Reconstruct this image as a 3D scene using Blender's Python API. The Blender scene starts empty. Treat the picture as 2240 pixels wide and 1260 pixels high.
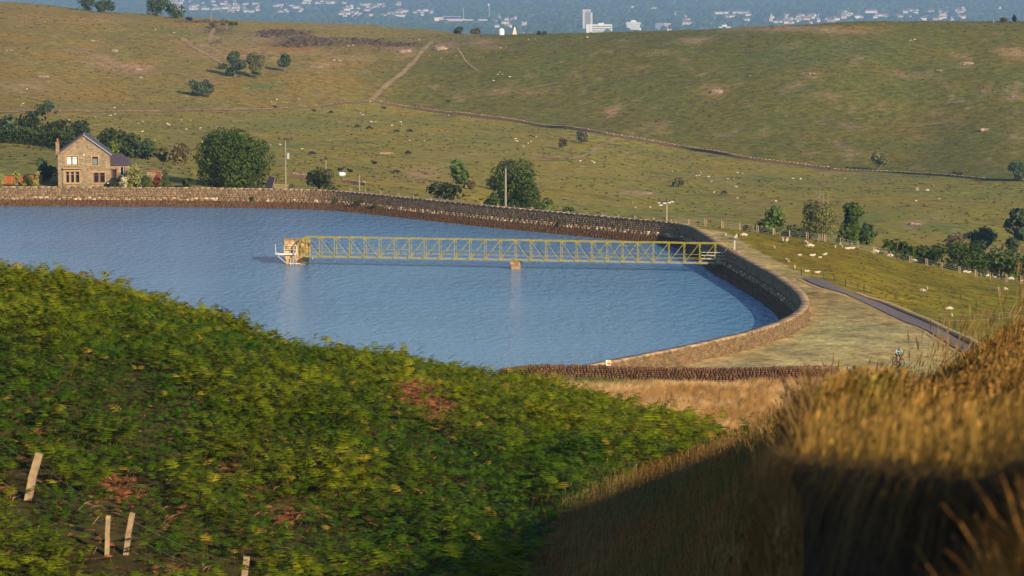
import bpy, bmesh, math, random
import numpy as np
from mathutils import Vector, Matrix

random.seed(7)
RNG = np.random.default_rng(11)
scene = bpy.context.scene

# ------------------------------------------------------------------ camera, sky, sun, exposure
F_PX = 6352.0                      # focal length in pixels of the 2240 px wide photograph
PITCH = math.radians(6.55)
CAM_H = 44.0                       # metres above the water of the reservoir
cam_data = bpy.data.cameras.new("camera")
cam_data.sensor_width = 36.0
cam_data.lens = 36.0 * F_PX / 2240.0
cam_data.clip_start = 0.5
cam_data.clip_end = 40000.0
cam_data.dof.use_dof = True
cam_data.dof.focus_distance = 330.0
cam_data.dof.aperture_fstop = 6.0
cam = bpy.data.objects.new("camera", cam_data)
cam.location = (0, 0, CAM_H)
cam.rotation_euler = (math.pi / 2 - PITCH, 0, 0)
scene.collection.objects.link(cam)
scene.camera = cam

SUN_EL, SUN_AZ = math.radians(22.0), math.radians(143.0)     # azimuth clockwise from +Y (the view)
world = bpy.data.worlds.new("World")
scene.world = world
world.use_nodes = True
wn = world.node_tree
sky = wn.nodes.new("ShaderNodeTexSky")
sky.sky_type = 'NISHITA'
sky.sun_disc = False
sky.sun_elevation = SUN_EL
sky.sun_rotation = SUN_AZ
sky.altitude = 250
sky.air_density = 1.0
sky.dust_density = 0.15
sky.ozone_density = 3.0
bg = wn.nodes["Background"]
bg.inputs[1].default_value = 0.105
wn.links.new(sky.outputs[0], bg.inputs[0])
sun_data = bpy.data.lights.new("sun", 'SUN')
sun_data.energy = 5.0
sun_data.angle = math.radians(0.5)
sun_data.color = (1.0, 0.82, 0.57)
sun = bpy.data.objects.new("sun", sun_data)
to_sun = Vector((math.sin(SUN_AZ) * math.cos(SUN_EL), math.cos(SUN_AZ) * math.cos(SUN_EL), math.sin(SUN_EL)))
sun.rotation_euler = to_sun.to_track_quat('Z', 'Y').to_euler()
scene.collection.objects.link(sun)
vs = scene.view_settings
vs.view_transform = 'Standard'
vs.look = 'None'
vs.exposure = 0.42
vs.gamma = 1.0
scene.cycles.max_bounces = 5
scene.cycles.diffuse_bounces = 2
scene.cycles.glossy_bounces = 2
scene.cycles.transparent_max_bounces = 4
scene.cycles.volume_bounces = 0
scene.cycles.use_adaptive_sampling = True
scene.cycles.use_denoising = True

# ------------------------------------------------------------------ small maths
CP, SP = math.cos(PITCH), math.sin(PITCH)

def slope(py):
    """downward slope of the view ray through photograph row py"""
    v = (630.0 - py) / F_PX
    return -(-SP + v * CP) / (CP + v * SP)

def at_d(px, py, d):
    """point on the ray through (px,py) at ground distance d along +Y"""
    v = (630.0 - py) / F_PX
    k = d / (CP + v * SP)
    return Vector(((px - 1120.0) / F_PX * k, d, CAM_H - slope(py) * d))

def at_z(px, py, z):
    return at_d(px, py, (CAM_H - z) / slope(py))

def project(X, Y, Z):
    zc = Y * CP - (Z - CAM_H) * SP
    yc = Y * SP + (Z - CAM_H) * CP
    return 1120.0 + F_PX * X / zc, 630.0 - F_PX * yc / zc

def sstep(a, b, x):
    t = np.clip((x - a) / (b - a), 0, 1)
    return t * t * (3 - 2 * t)

def _hash(ix, iy, s):
    n = (ix.astype(np.int64) * 374761393 + iy.astype(np.int64) * 668265263 + s * 1442695041) & 0x7fffffff
    n = ((n ^ (n >> 13)) * 1274126177) & 0x7fffffff
    n = (n ^ (n >> 16)) & 0xffff
    return n / 65535.0

def vnoise(x, y, s=0):
    x = np.asarray(x, float); y = np.asarray(y, float)
    ix, iy = np.floor(x), np.floor(y)
    fx, fy = x - ix, y - iy
    fx = fx * fx * (3 - 2 * fx); fy = fy * fy * (3 - 2 * fy)
    a, b = _hash(ix, iy, s), _hash(ix + 1, iy, s)
    c, d = _hash(ix, iy + 1, s), _hash(ix + 1, iy + 1, s)
    return (a * (1 - fx) + b * fx) * (1 - fy) + (c * (1 - fx) + d * fx) * fy

def fbm(x, y, s=0, o=4):
    t, a, n = 0.0, 0.5, 0.0
    for i in range(o):
        t = t + a * vnoise(x * 2 ** i, y * 2 ** i, s + i * 17); n += a; a *= 0.55
    return t / n

def pchip(xs, ys, x):
    xs = np.asarray(xs, float); ys = np.asarray(ys, float)
    h = np.diff(xs); dl = np.diff(ys) / h
    m = np.zeros(len(xs)); m[0], m[-1] = dl[0], dl[-1]
    for i in range(1, len(xs) - 1):
        if dl[i - 1] * dl[i] > 0:
            w1, w2 = 2 * h[i] + h[i - 1], h[i] + 2 * h[i - 1]
            m[i] = (w1 + w2) / (w1 / dl[i - 1] + w2 / dl[i])
    x = np.clip(x, xs[0], xs[-1])
    i = np.clip(np.searchsorted(xs, x) - 1, 0, len(h) - 1)
    t = (x - xs[i]) / h[i]
    return ((1 + 2 * t) * (1 - t) ** 2 * ys[i] + t * (1 - t) ** 2 * h[i] * m[i]
            + t * t * (3 - 2 * t) * ys[i + 1] + t * t * (t - 1) * h[i] * m[i + 1])

# ------------------------------------------------------------------ object helpers
COL = scene.collection

def tag(o, label=None, cat=None, group=None, kind=None):
    if label: o["label"] = label
    if cat: o["category"] = cat
    if group: o["group"] = group
    if kind: o["kind"] = kind
    return o

def empty(name, loc=(0, 0, 0), rz=0.0):
    o = bpy.data.objects.new(name, None)
    o.location = loc; o.rotation_euler = (0, 0, rz)
    o.empty_display_size = 0.3
    COL.objects.link(o)
    return o

def link_mesh(name, me, parent=None, loc=None, rot=None, scl=None):
    o = bpy.data.objects.new(name, me)
    if parent is not None: o.parent = parent
    if loc is not None: o.location = loc
    if rot is not None: o.rotation_euler = rot
    if scl is not None: o.scale = scl if hasattr(scl, '__len__') else (scl,) * 3
    COL.objects.link(o)
    return o

def fast_mesh(name, V, F, mats, colors=None, smooth=False, mat_idx=None):
    """V (n,3), F (m,k) all faces with k corners; colors (n,3) -> point colour attribute 'Col'"""
    V = np.ascontiguousarray(V, np.float32); F = np.ascontiguousarray(F, np.int32)
    me = bpy.data.meshes.new(name)
    n, (m, k) = len(V), F.shape
    me.vertices.add(n); me.vertices.foreach_set("co", V.ravel())
    me.loops.add(m * k); me.loops.foreach_set("vertex_index", F.ravel())
    me.polygons.add(m)
    me.polygons.foreach_set("loop_start", np.arange(0, m * k, k, dtype=np.int32))
    if smooth: me.polygons.foreach_set("use_smooth", np.ones(m, bool))
    for mt in (mats if isinstance(mats, (list, tuple)) else [mats]): me.materials.append(mt)
    if mat_idx is not None: me.polygons.foreach_set("material_index", np.asarray(mat_idx, np.int32))
    if colors is not None:
        at = me.attributes.new("Col", 'FLOAT_COLOR', 'POINT')
        c = np.ones((n, 4), np.float32); c[:, :3] = colors
        at.data.foreach_set("color", c.ravel())
    me.update(calc_edges=True)
    me.validate()
    return me

class MB:
    """collects boxes, bars, prisms with mixed polygons"""
    def __init__(s): s.v, s.f, s.c = [], [], []
    def add(s, vs_, fs, c=None):
        b = len(s.v); s.v += [tuple(p) for p in vs_]; s.f += [tuple(i + b for i in f) for f in fs]
        s.c += [c or (1, 1, 1)] * len(vs_)
        return s
    def box(s, c, size, rz=0.0, col=None, taper=1.0, M=None):
        hx, hy, hz = size[0] / 2, size[1] / 2, size[2] / 2
        R = Matrix.Rotation(rz, 3, 'Z') if M is None else M
        P = []
        for z in (-1, 1):
            t = taper if z > 0 else 1.0
            for x, y in ((-1, -1), (1, -1), (1, 1), (-1, 1)):
                P.append(Vector(c) + R @ Vector((x * hx * t, y * hy * t, z * hz)))
        return s.add(P, [(0, 3, 2, 1), (4, 5, 6, 7), (0, 1, 5, 4), (1, 2, 6, 5), (2, 3, 7, 6), (3, 0, 4, 7)], col)
    def bar(s, a, b, w, h=None, col=None):
        """square-section bar from a to b"""
        a, b = Vector(a), Vector(b); h = h or w
        t = (b - a).normalized()
        up = Vector((0, 0, 1)) if abs(t.z) < 0.95 else Vector((0, 1, 0))
        x = t.cross(up).normalized(); y = x.cross(t)
        P = []
        for q in (a, b):
            for sx, sy in ((-1, -1), (1, -1), (1, 1), (-1, 1)): P.append(q + x * sx * w / 2 + y * sy * h / 2)
        return s.add(P, [(0, 3, 2, 1), (4, 5, 6, 7), (0, 1, 5, 4), (1, 2, 6, 5), (2, 3, 7, 6), (3, 0, 4, 7)], col)
    def tube(s, pts, rad, n=8, col=None):
        pts = [Vector(p) for p in pts]; rad = rad if hasattr(rad, '__len__') else [rad] * len(pts)
        b = len(s.v); rings = []
        for i, p in enumerate(pts):
            t = (pts[min(i + 1, len(pts) - 1)] - pts[max(i - 1, 0)]).normalized()
            up = Vector((0, 0, 1)) if abs(t.z) < 0.9 else Vector((0, 1, 0))
            x = t.cross(up).normalized(); y = x.cross(t)
            rings += [p + (x * math.cos(2 * math.pi * k / n) + y * math.sin(2 * math.pi * k / n)) * rad[i] for k in range(n)]
        fs = []
        for i in range(len(pts) - 1):
            for k in range(n):
                k2 = (k + 1) % n
                fs.append((i * n + k, i * n + k2, (i + 1) * n + k2, (i + 1) * n + k))
        fs.append(tuple(range(n - 1, -1, -1))); fs.append(tuple((len(pts) - 1) * n + k for k in range(n)))
        return s.add(rings, fs, col)
    def prism(s, poly, y0, y1, col=None):
        """poly in (x,z) extruded in y"""
        n = len(poly)
        P = [(x, y0, z) for x, z in poly] + [(x, y1, z) for x, z in poly]
        fs = [tuple(range(n)), tuple(range(2 * n - 1, n - 1, -1))]
        fs += [((i + 1) % n, i, i + n, (i + 1) % n + n) for i in range(n)]
        return s.add(P, fs, col)
    def mesh(s, name, mat, smooth=False):
        me = bpy.data.meshes.new(name)
        me.from_pydata(s.v, [], s.f)
        bm = bmesh.new(); bm.from_mesh(me)
        bmesh.ops.recalc_face_normals(bm, faces=bm.faces); bm.to_mesh(me); bm.free()
        me.materials.append(mat)
        at = me.attributes.new("Col", 'FLOAT_COLOR', 'POINT')
        c = np.ones((len(s.v), 4), np.float32); c[:, :3] = np.array(s.c, np.float32)
        at.data.foreach_set("color", c.ravel())
        if smooth: me.polygons.foreach_set("use_smooth", np.ones(len(me.polygons), bool))
        me.update()
        return me
    def build(s, name, mat, parent=None, loc=None, rot=None, smooth=False):
        return link_mesh(name, s.mesh(name, mat, smooth), parent, loc, rot)

def copy_tree(o, parent=None):
    c = o.copy(); COL.objects.link(c); c.parent = parent
    for ch in o.children: copy_tree(ch, c)
    return c

def scatter(V, F, pos, yaw, scl, lean=None, col=None, base_col=None, flat=None):
    """numpy copies of a template: returns V,F,C. lean (N,2): how far the top is pushed per metre of height"""
    V = np.asarray(V, np.float32); F = np.asarray(F, np.int32)
    N, n = len(pos), len(V)
    c, s_ = np.cos(yaw)[:, None], np.sin(yaw)[:, None]
    sc = scl if scl.ndim == 2 else np.repeat(scl[:, None], 3, 1)
    x, y, z = V[None, :, 0] * sc[:, :1], V[None, :, 1] * sc[:, 1:2], V[None, :, 2] * sc[:, 2:3]
    X, Y, Z = x * c - y * s_, x * s_ + y * c, z
    if lean is not None:
        X = X + lean[:, :1] * z; Y = Y + lean[:, 1:2] * z
    P = np.stack([X + pos[:, :1], Y + pos[:, 1:2], np.broadcast_to(Z, X.shape) + pos[:, 2:3]], -1).reshape(-1, 3)
    FF = (F[None] + (np.arange(N) * n)[:, None, None]).reshape(-1, F.shape[1])
    C = None
    if col is not None:
        bc = np.ones((n, 3)) if base_col is None else np.asarray(base_col)
        C = (col[:, None, :] * bc[None]).reshape(-1, 3)
    return P, FF, C

# ------------------------------------------------------------------ materials
def principled(name, base=(0.5, 0.5, 0.5), rough=0.8, spec=0.25, metallic=0.0):
    m = bpy.data.materials.new(name); m.use_nodes = True
    b = m.node_tree.nodes["Principled BSDF"]
    b.inputs["Base Color"].default_value = (*base, 1)
    b.inputs["Roughness"].default_value = rough
    b.inputs["Specular IOR Level"].default_value = spec
    b.inputs["Metallic"].default_value = metallic
    return m, m.node_tree, b

def nd(t, typ, **kw):
    n = t.nodes.new(typ)
    for k, v in kw.items(): setattr(n, k, v)
    return n

def mixc(t, mode, fac, a, b):
    n = nd(t, "ShaderNodeMix", data_type='RGBA', blend_type=mode)
    n.clamp_result = False
    for sock, val in ((n.inputs[0], fac), (n.inputs[6], a), (n.inputs[7], b)):
        if hasattr(val, 'links'): t.links.new(val, sock)
        elif hasattr(val, '__len__'): sock.default_value = (*val, 1) if len(val) == 3 else val
        else: sock.default_value = val
    return n.outputs[2]

def noise_out(t, scale, detail=4, rough=0.55, coord=None, stretch=None):
    n = nd(t, "ShaderNodeTexNoise"); n.inputs["Scale"].default_value = scale
    n.inputs["Detail"].default_value = detail; n.inputs["Roughness"].default_value = rough
    if coord is None: coord = nd(t, "ShaderNodeNewGeometry").outputs["Position"]
    if stretch:
        mp = nd(t, "ShaderNodeMapping"); mp.inputs["Scale"].default_value = stretch
        t.links.new(coord, mp.inputs[0]); coord = mp.outputs[0]
    t.links.new(coord, n.inputs["Vector"])
    return n.outputs["Fac"]

def ramp(t, src, stops):
    r = nd(t, "ShaderNodeValToRGB")
    el = r.color_ramp.elements
    while len(el) < len(stops): el.new(0.5)
    for e, (p, c) in zip(el, stops): e.position = p; e.color = (*c, 1) if hasattr(c, '__len__') else (c, c, c, 1)
    t.links.new(src, r.inputs[0])
    return r.outputs[0]

def mapr(t, src, a, b, c, d):
    n = nd(t, "ShaderNodeMapRange"); n.clamp = True
    for i, v in enumerate((a, b, c, d)): n.inputs[i + 1].default_value = v
    t.links.new(src, n.inputs[0]); return n.outputs[0]

def attr_col(t, name="Col"):
    return nd(t, "ShaderNodeAttribute", attribute_name=name).outputs["Color"]

def bump(t, bsdf, height, strength=0.5, dist=0.1):
    b = nd(t, "ShaderNodeBump"); b.inputs["Strength"].default_value = strength; b.inputs["Distance"].default_value = dist
    t.links.new(height, b.inputs["Height"]); t.links.new(b.outputs[0], bsdf.inputs["Normal"])

def vary_mat(name, base, scale=3.0, amount=0.35, rough=0.85, use_col=True, bump_s=0.3, bump_d=0.05, spec=0.2, object_space=False):
    """plain weathered colour: base x point colour x noise"""
    m, t, b = principled(name, base, rough, spec)
    co = nd(t, "ShaderNodeTexCoord").outputs["Object"] if object_space else None
    n1 = noise_out(t, scale, 5, 0.6, co)
    f = mapr(t, n1, 0.25, 0.75, 1 - amount, 1 + amount)
    src = attr_col(t) if use_col else None
    rgb = mixc(t, 'MULTIPLY', 1.0, src if src is not None else (1, 1, 1), (*base, 1))
    t.links.new(mixc(t, 'MULTIPLY', 1.0, rgb, f), b.inputs["Base Color"])
    if bump_s: bump(t, b, n1, bump_s, bump_d)
    return m

def leaf_mat(name, base, trans=0.25, rough=0.6):
    m, t, b = principled(name, base, rough, 0.06)
    c = mixc(t, 'MULTIPLY', 1.0, attr_col(t), (*base, 1))
    t.links.new(c, b.inputs["Base Color"])
    if trans:
        tr = nd(t, "ShaderNodeBsdfTranslucent"); t.links.new(c, tr.inputs[0])
        mx = nd(t, "ShaderNodeMixShader"); mx.inputs[0].default_value = trans
        t.links.new(b.outputs[0], mx.inputs[1]); t.links.new(tr.outputs[0], mx.inputs[2])
        t.links.new(mx.outputs[0], t.nodes["Material Output"].inputs["Surface"])
    return m

M = {}
def build_materials():
    # ground: albedo comes with the mesh (what grows where), grain from noise
    m, t, b = principled("ground", (0.1, 0.1, 0.05), 0.95, 0.05)
    geo = nd(t, "ShaderNodeNewGeometry").outputs["Position"]
    n1 = noise_out(t, 0.35, 6, 0.65, geo); n2 = noise_out(t, 0.035, 5, 0.6, geo); n3 = noise_out(t, 1.3, 4, 0.75, geo)
    c = mixc(t, 'MULTIPLY', 1.0, attr_col(t), mapr(t, n1, 0.3, 0.7, 0.5, 1.5))
    c = mixc(t, 'MULTIPLY', 1.0, c, ramp(t, n2, [(0.3, (1.16, 1.0, 0.86)), (0.5, (1, 1, 1)), (0.7, (0.84, 0.98, 0.95))]))
    c = mixc(t, 'MULTIPLY', 1.0, c, mapr(t, n3, 0.3, 0.7, 0.55, 1.45))
    t.links.new(c, b.inputs["Base Color"]); bump(t, b, n1, 0.5, 0.6)
    M['ground'] = m
    # water
    m, t, b = principled("water", (0.095, 0.245, 0.43), 0.09, 0.5)
    b.inputs["IOR"].default_value = 1.333
    geo = nd(t, "ShaderNodeNewGeometry").outputs["Position"]
    w1 = noise_out(t, 0.55, 4, 0.6, geo, (1.5, 0.62, 1)); w2 = noise_out(t, 2.1, 3, 0.55, geo, (0.8, 1.1, 1)); w3 = noise_out(t, 0.03, 3, 0.5, geo, (1, 1.5, 1))
    add = nd(t, "ShaderNodeMath", operation='MULTIPLY_ADD'); t.links.new(w2, add.inputs[0]); add.inputs[1].default_value = 0.35; t.links.new(w1, add.inputs[2])
    mul = nd(t, "ShaderNodeMath", operation='MULTIPLY'); t.links.new(add.outputs[0], mul.inputs[0])
    t.links.new(mapr(t, w3, 0.3, 0.7, 0.7, 1.2), mul.inputs[1])
    bump(t, b, mul.outputs[0], 1.0, 0.75)
    M['water'] = m
    M['stone'] = vary_mat("stone", (0.30, 0.215, 0.125), 1.6, 0.4, 0.9, bump_s=0.6, bump_d=0.06)
    M['house_stone'] = None
    # house stone: courses of sandstone
    m, t, b = principled("house_stone", (0.4, 0.3, 0.2), 0.9, 0.15)
    oc = nd(t, "ShaderNodeTexCoord").outputs["Object"]
    mp = nd(t, "ShaderNodeMapping"); mp.inputs["Rotation"].default_value = (math.pi / 2, 0, 0); t.links.new(oc, mp.inputs[0])
    bt = nd(t, "ShaderNodeTexBrick"); t.links.new(mp.outputs[0], bt.inputs["Vector"])
    for k, v in (("Scale", 1.0), ("Mortar Size", 0.012), ("Brick Width", 0.46), ("Row Height", 0.2), ("Bias", 0.0)): bt.inputs[k].default_value = v
    bt.inputs["Color1"].default_value = (0.33, 0.235, 0.13, 1); bt.inputs["Color2"].default_value = (0.20, 0.14, 0.08, 1); bt.inputs["Mortar"].default_value = (0.27, 0.21, 0.14, 1)
    nn = noise_out(t, 1.4, 5, 0.6, oc)
    c = mixc(t, 'MULTIPLY', 1.0, bt.outputs["Color"], mapr(t, nn, 0.3, 0.7, 0.75, 1.25))
    t.links.new(c, b.inputs["Base Color"]); bump(t, b, bt.outputs["Fac"], -0.5, 0.02)
    M['house_stone'] = m
    M['dressed'] = vary_mat("dressed_stone", (0.42, 0.27, 0.13), 2.5, 0.22)
    M['slate'] = vary_mat("slate", (0.075, 0.058, 0.075), 4, 0.35, 0.6)
    M['slate_edge'] = vary_mat("slate_edge", (0.30, 0.29, 0.29), 4, 0.2, 0.7)
    M['wood_frame'] = vary_mat("wood_frame", (0.20, 0.075, 0.03), 6, 0.25, 0.6)
    M['white_paint'] = vary_mat("white_paint", (0.62, 0.58, 0.52), 6, 0.1, 0.55)
    M['galv'] = vary_mat("galvanised", (0.62, 0.60, 0.56), 5, 0.15, 0.5)
    m, t, b = principled("glass_dark", (0.012, 0.014, 0.016), 0.06, 0.5); M['glass'] = m
    m, t, b = principled("window_blind", (0.75, 0.72, 0.66), 0.5, 0.3); M['blind'] = m
    M['yellow_steel'] = vary_mat("yellow_steel", (0.31, 0.255, 0.05), 2.5, 0.4, 0.6, bump_s=0.1)
    M['post_wood'] = vary_mat("post_wood", (0.34, 0.24, 0.135), 6, 0.35, 0.9)
    M['pole_wood'] = vary_mat("pole_wood", (0.30, 0.245, 0.18), 3, 0.25, 0.9)
    M['dark_metal'] = vary_mat("dark_metal", (0.05, 0.045, 0.04), 4, 0.3, 0.6)
    M['wire'] = vary_mat("wire", (0.35, 0.33, 0.30), 4, 0.2, 0.5)
    M['bark'] = vary_mat("bark", (0.15, 0.105, 0.065), 5, 0.35, 0.95)
    M['pale_bark'] = vary_mat("pale_bark", (0.30, 0.23, 0.13), 5, 0.3, 0.95)
    M['leaf'] = leaf_mat("leaf", (1.35, 1.4, 1.1), 0.2)
    M['fern'] = leaf_mat("fern", (1, 1, 1), 0.3, 0.55)
    M['straw'] = leaf_mat("straw", (1, 1, 1), 0.25, 0.7)
    M['asphalt'] = vary_mat("asphalt", (0.15, 0.12, 0.118), 1.2, 0.25, 0.9)
    M['earth'] = vary_mat("earth", (0.30, 0.20, 0.095), 0.25, 0.5, 0.95)
    M['verge'] = vary_mat("verge", (0.34, 0.24, 0.10), 1.2, 0.35, 0.95)
    M['rock'] = vary_mat("rock", (0.27, 0.19, 0.135), 0.8, 0.45, 0.95, bump_s=0.8, bump_d=0.3)
    M['peat'] = vary_mat("peat", (0.028, 0.02, 0.015), 9, 0.5, 1.0, bump_s=0.9, bump_d=0.05, spec=0.05)
    M['wool'] = vary_mat("wool", (0.55, 0.44, 0.33), 14, 0.14, 0.95, object_space=True)
    M['face'] = vary_mat("sheep_face", (0.22, 0.17, 0.13), 6, 0.2, 0.9, object_space=True)
    M['cow'] = vary_mat("cow_hide", (0.018, 0.014, 0.012), 1.5, 0.3, 0.7, object_space=True)
    M['paint'] = vary_mat("wall_paint", (1, 1, 1), 0.2, 0.08, 0.8)
    M['red_fence'] = vary_mat("red_fence", (0.40, 0.12, 0.035), 3, 0.25, 0.85)
    M['skin'] = vary_mat("skin", (0.45, 0.24, 0.15), 8, 0.08, 0.6, use_col=False, bump_s=0)
    M['plain'] = vary_mat("plain", (1, 1, 1), 5, 0.12, 0.6, bump_s=0)
    m, t, b = principled("car_paint", (1, 1, 1), 0.25, 0.5); t.links.new(attr_col(t), b.inputs["Base Color"]); M['car'] = m
build_materials()
# ------------------------------------------------------------------ the land: one height field over direction and distance
NEAR = {
 -1200: [(2,42),(20,37),(45,32),(60,31),(85,33),(110,33),(140,28),(200,12),(262,3),(290,1.5)],
 0:     [(2,42),(10,41),(25,35.5),(45,31),(60,30.5),(85,32.6),(110,31.5),(125,29.0),(170,14),(230,4),(290,1.5)],
 300:   [(2,42),(10,41),(25,35.3),(45,31),(60,30.4),(84,31.9),(108,30.6),(125,27.4),(170,13),(230,4),(290,1.5)],
 600:   [(2,42),(10,41),(25,35.2),(45,31),(60,30.3),(84,30.9),(108,29.0),(125,25.6),(170,12),(230,4),(290,1.5)],
 900:   [(2,42),(10,41),(25,35.4),(45,31.6),(60,30.3),(86,30.1),(112,27.6),(130,23.8),(170,12.5),(230,4.5),(290,1.5)],
 1150:  [(2,42),(10,41),(25,36),(42,33),(56,31.4),(87,29.5),(118,25.9),(135,22.2),(170,13.5),(200,9.6),(240,6.8),(268,4.5),(282,2.2),(290,1.5)],
 1300:  [(2,42),(10,41),(25,36.4),(50,32.7),(85,29.5),(120,24.9),(135,21.8),(170,14),(200,10.2),(215,9.0),(240,7.0),(265,4.9),(280,2.4),(290,1.5)],
 1450:  [(2,42),(10,41),(25,37.3),(42,34.7),(62,31.9),(88,28.9),(115,24.9),(130,22),(170,14.2),(200,10.2),(215,9.0),(240,7.0),(263,5.0),(280,2.4),(290,1.5)],
 1600:  [(2,42),(10,41),(20,39.2),(32,37.5),(60,33.45),(70,31.9),(95,27.6),(110,24.8),(130,21),(170,14),(200,10.2),(215,9.0),(240,7.0),(263,5.0),(280,2.4),(290,1.5)],
 1750:  [(2,42),(6,41.1),(9.5,41.2),(11.5,41.95),(20,40.45),(35,38.1),(60,34.35),(75,31.7),(100,26.4),(150,18.5),(200,11.5),(240,7.4),(262,5.3),(280,2.4),(290,1.5)],
 1900:  [(2,42),(6,41.3),(9.5,41.7),(11.5,42.0),(25,39.75),(45,36.6),(70,32.5),(90,29.2),(120,24.8),(170,17.5),(220,11.5),(250,7.6),(258,5.9),(266,4.8),(280,2.6),(290,1.6)],
 2050:  [(2,42.2),(6,42),(9.5,42.1),(11.5,42.0),(25,40.1),(45,37.2),(60,34.8),(80,31.2),(120,25.2),(180,16),(250,7.5),(290,1.5)],
 2240:  [(2,42.6),(6,42.4),(9.5,42.3),(11.5,42.1),(25,40.6),(45,37.85),(70,33.8),(120,25.6),(180,15),(250,5),(290,0)],
 3400:  [(2,43),(10,42.6),(25,41),(45,38),(70,34),(120,26),(180,15),(250,4),(290,-1)],
}
FAR = {
 -1200: [(285,1.5),(500,2.6),(540,4),(620,5),(700,2),(800,-4),(900,-6),(1000,-6),(1200,9),(1400,22),(1440,23),(1700,10),(2200,-60)],
 0:     [(285,1.5),(500,2.6),(515,3.0),(545,3.5),(600,4),(622,3.2),(660,1),(740,-3),(820,-6),(900,-7),(1000,-8),(1100,-2),(1200,7),(1300,14),(1400,20),(1430,20.9),(1600,12),(2200,-60)],
 300:   [(285,1.5),(500,2.6),(512,3.1),(530,3.3),(560,3),(600,2),(640,-1),(720,-6),(800,-8.5),(900,-10.5),(1000,-11.5),(1050,-11.5),(1150,-4),(1250,5),(1350,12.3),(1420,14.9),(1600,8),(2200,-60)],
 600:   [(285,1.5),(495,2.6),(520,2.5),(560,-1),(620,-4.5),(700,-8),(800,-11),(900,-13),(1000,-14),(1080,-14),(1150,-8),(1250,1),(1320,6),(1420,8.5),(1500,9.5),(1650,4),(2200,-62)],
 900:   [(285,1.5),(470,2.6),(498,2.4),(540,-1),(620,-7.2),(700,-11),(800,-14.5),(900,-16.5),(1000,-17.5),(1100,-18),(1140,-18),(1200,-9),(1250,-2.5),(1300,3),(1400,4.8),(1500,6.0),(1650,1),(2200,-64)],
 1200:  [(285,1.5),(445,2.6),(470,2.2),(500,-1),(560,-8),(620,-13),(680,-16),(750,-18),(850,-20),(950,-21),(1050,-21.5),(1100,-21.5),(1160,-14),(1230,-2),(1290,5.5),(1330,8),(1400,6),(1600,-10),(2200,-70)],
 1500:  [(285,1.5),(425,2.0),(445,2.3),(470,0),(520,-7),(600,-14),(700,-20),(800,-23),(900,-25.5),(1000,-27),(1040,-27),(1110,-18),(1180,-4),(1250,7),(1300,10.2),(1370,8),(1600,-12),(2200,-75)],
 1800:  [(285,1.5),(350,1.5),(400,0.7),(457,-1.1),(480,-4),(520,-9),(600,-15),(700,-20.5),(800,-24),(900,-27),(1000,-29.8),(1080,-19),(1150,-3),(1220,10),(1255,14.4),(1320,13),(1600,-12),(2200,-78)],
 2000:  [(285,1.5),(320,1.2),(345,0.1),(370,-1.6),(400,-2.6),(455,-4.35),(480,-7),(520,-12),(600,-17),(650,-19),(750,-22.5),(850,-26),(950,-29),(990,-30),(1070,-20),(1150,-3),(1220,10.5),(1255,14.8),(1320,13.5),(1600,-12),(2200,-78)],
 2240:  [(285,0.5),(320,-0.8),(350,-2.3),(385,-4.5),(450,-7),(480,-10),(520,-14),(600,-19),(700,-22),(800,-25),(900,-27.5),(960,-28),(1050,-18),(1150,0),(1220,11.5),(1255,15),(1320,14),(1600,-12),(2200,-80)],
 3400:  [(285,-1),(350,-6),(450,-12),(520,-18),(700,-24),(900,-28),(960,-28),(1050,-18),(1150,0),(1250,16),(1320,15),(1600,-10),(2200,-80)],
}
VALLEY = [(2200,-72),(3500,-150),(6500,-192),(9000,-197),(10500,-195),(12000,-186),(13500,-168),(15500,-120),(17500,-60)]
NEAR_K, FAR_K = sorted(NEAR), sorted(FAR)
NEAR_D = np.concatenate([np.arange(2, 30, 0.5), np.arange(30, 150, 1.0), np.arange(150, 291, 2.0)])
FAR_D = np.concatenate([np.arange(285, 540, 2.0), np.arange(540, 1700, 5.0), np.arange(1700, 2201, 25.0)])
NEAR_T = np.array([pchip(*zip(*NEAR[k]), NEAR_D) for k in NEAR_K])
FAR_T = np.array([pchip(*zip(*FAR[k]), FAR_D) for k in FAR_K])

def _table(keys, D, T, px, d):
    """smooth in px between key columns (cubic Hermite), linear in d"""
    keys = np.asarray(keys, float)
    p = np.clip(px, keys[0], keys[-1]); d = np.clip(d, D[0], D[-1])
    j = np.clip(np.searchsorted(D, d) - 1, 0, len(D) - 2); tj = (d - D[j]) / (D[j + 1] - D[j])
    i = np.clip(np.searchsorted(keys, p) - 1, 0, len(keys) - 2)
    h = keys[i + 1] - keys[i]; t = (p - keys[i]) / h
    def val(ii): return T[ii, j] * (1 - tj) + T[ii, j + 1] * tj
    n = len(keys)
    a, b, c, e = val(np.clip(i - 1, 0, n - 1)), val(i), val(i + 1), val(np.clip(i + 2, 0, n - 1))
    k0, k3 = keys[np.clip(i - 1, 0, n - 1)], keys[np.clip(i + 2, 0, n - 1)]
    m1 = (c - a) / np.maximum(keys[i + 1] - k0, 1) * h * 0.8; m2 = (e - b) / np.maximum(k3 - keys[i], 1) * h * 0.8
    return ((1 + 2 * t) * (1 - t) ** 2 * b + t * (1 - t) ** 2 * m1 + t * t * (3 - 2 * t) * c + t * t * (t - 1) * m2)

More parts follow.
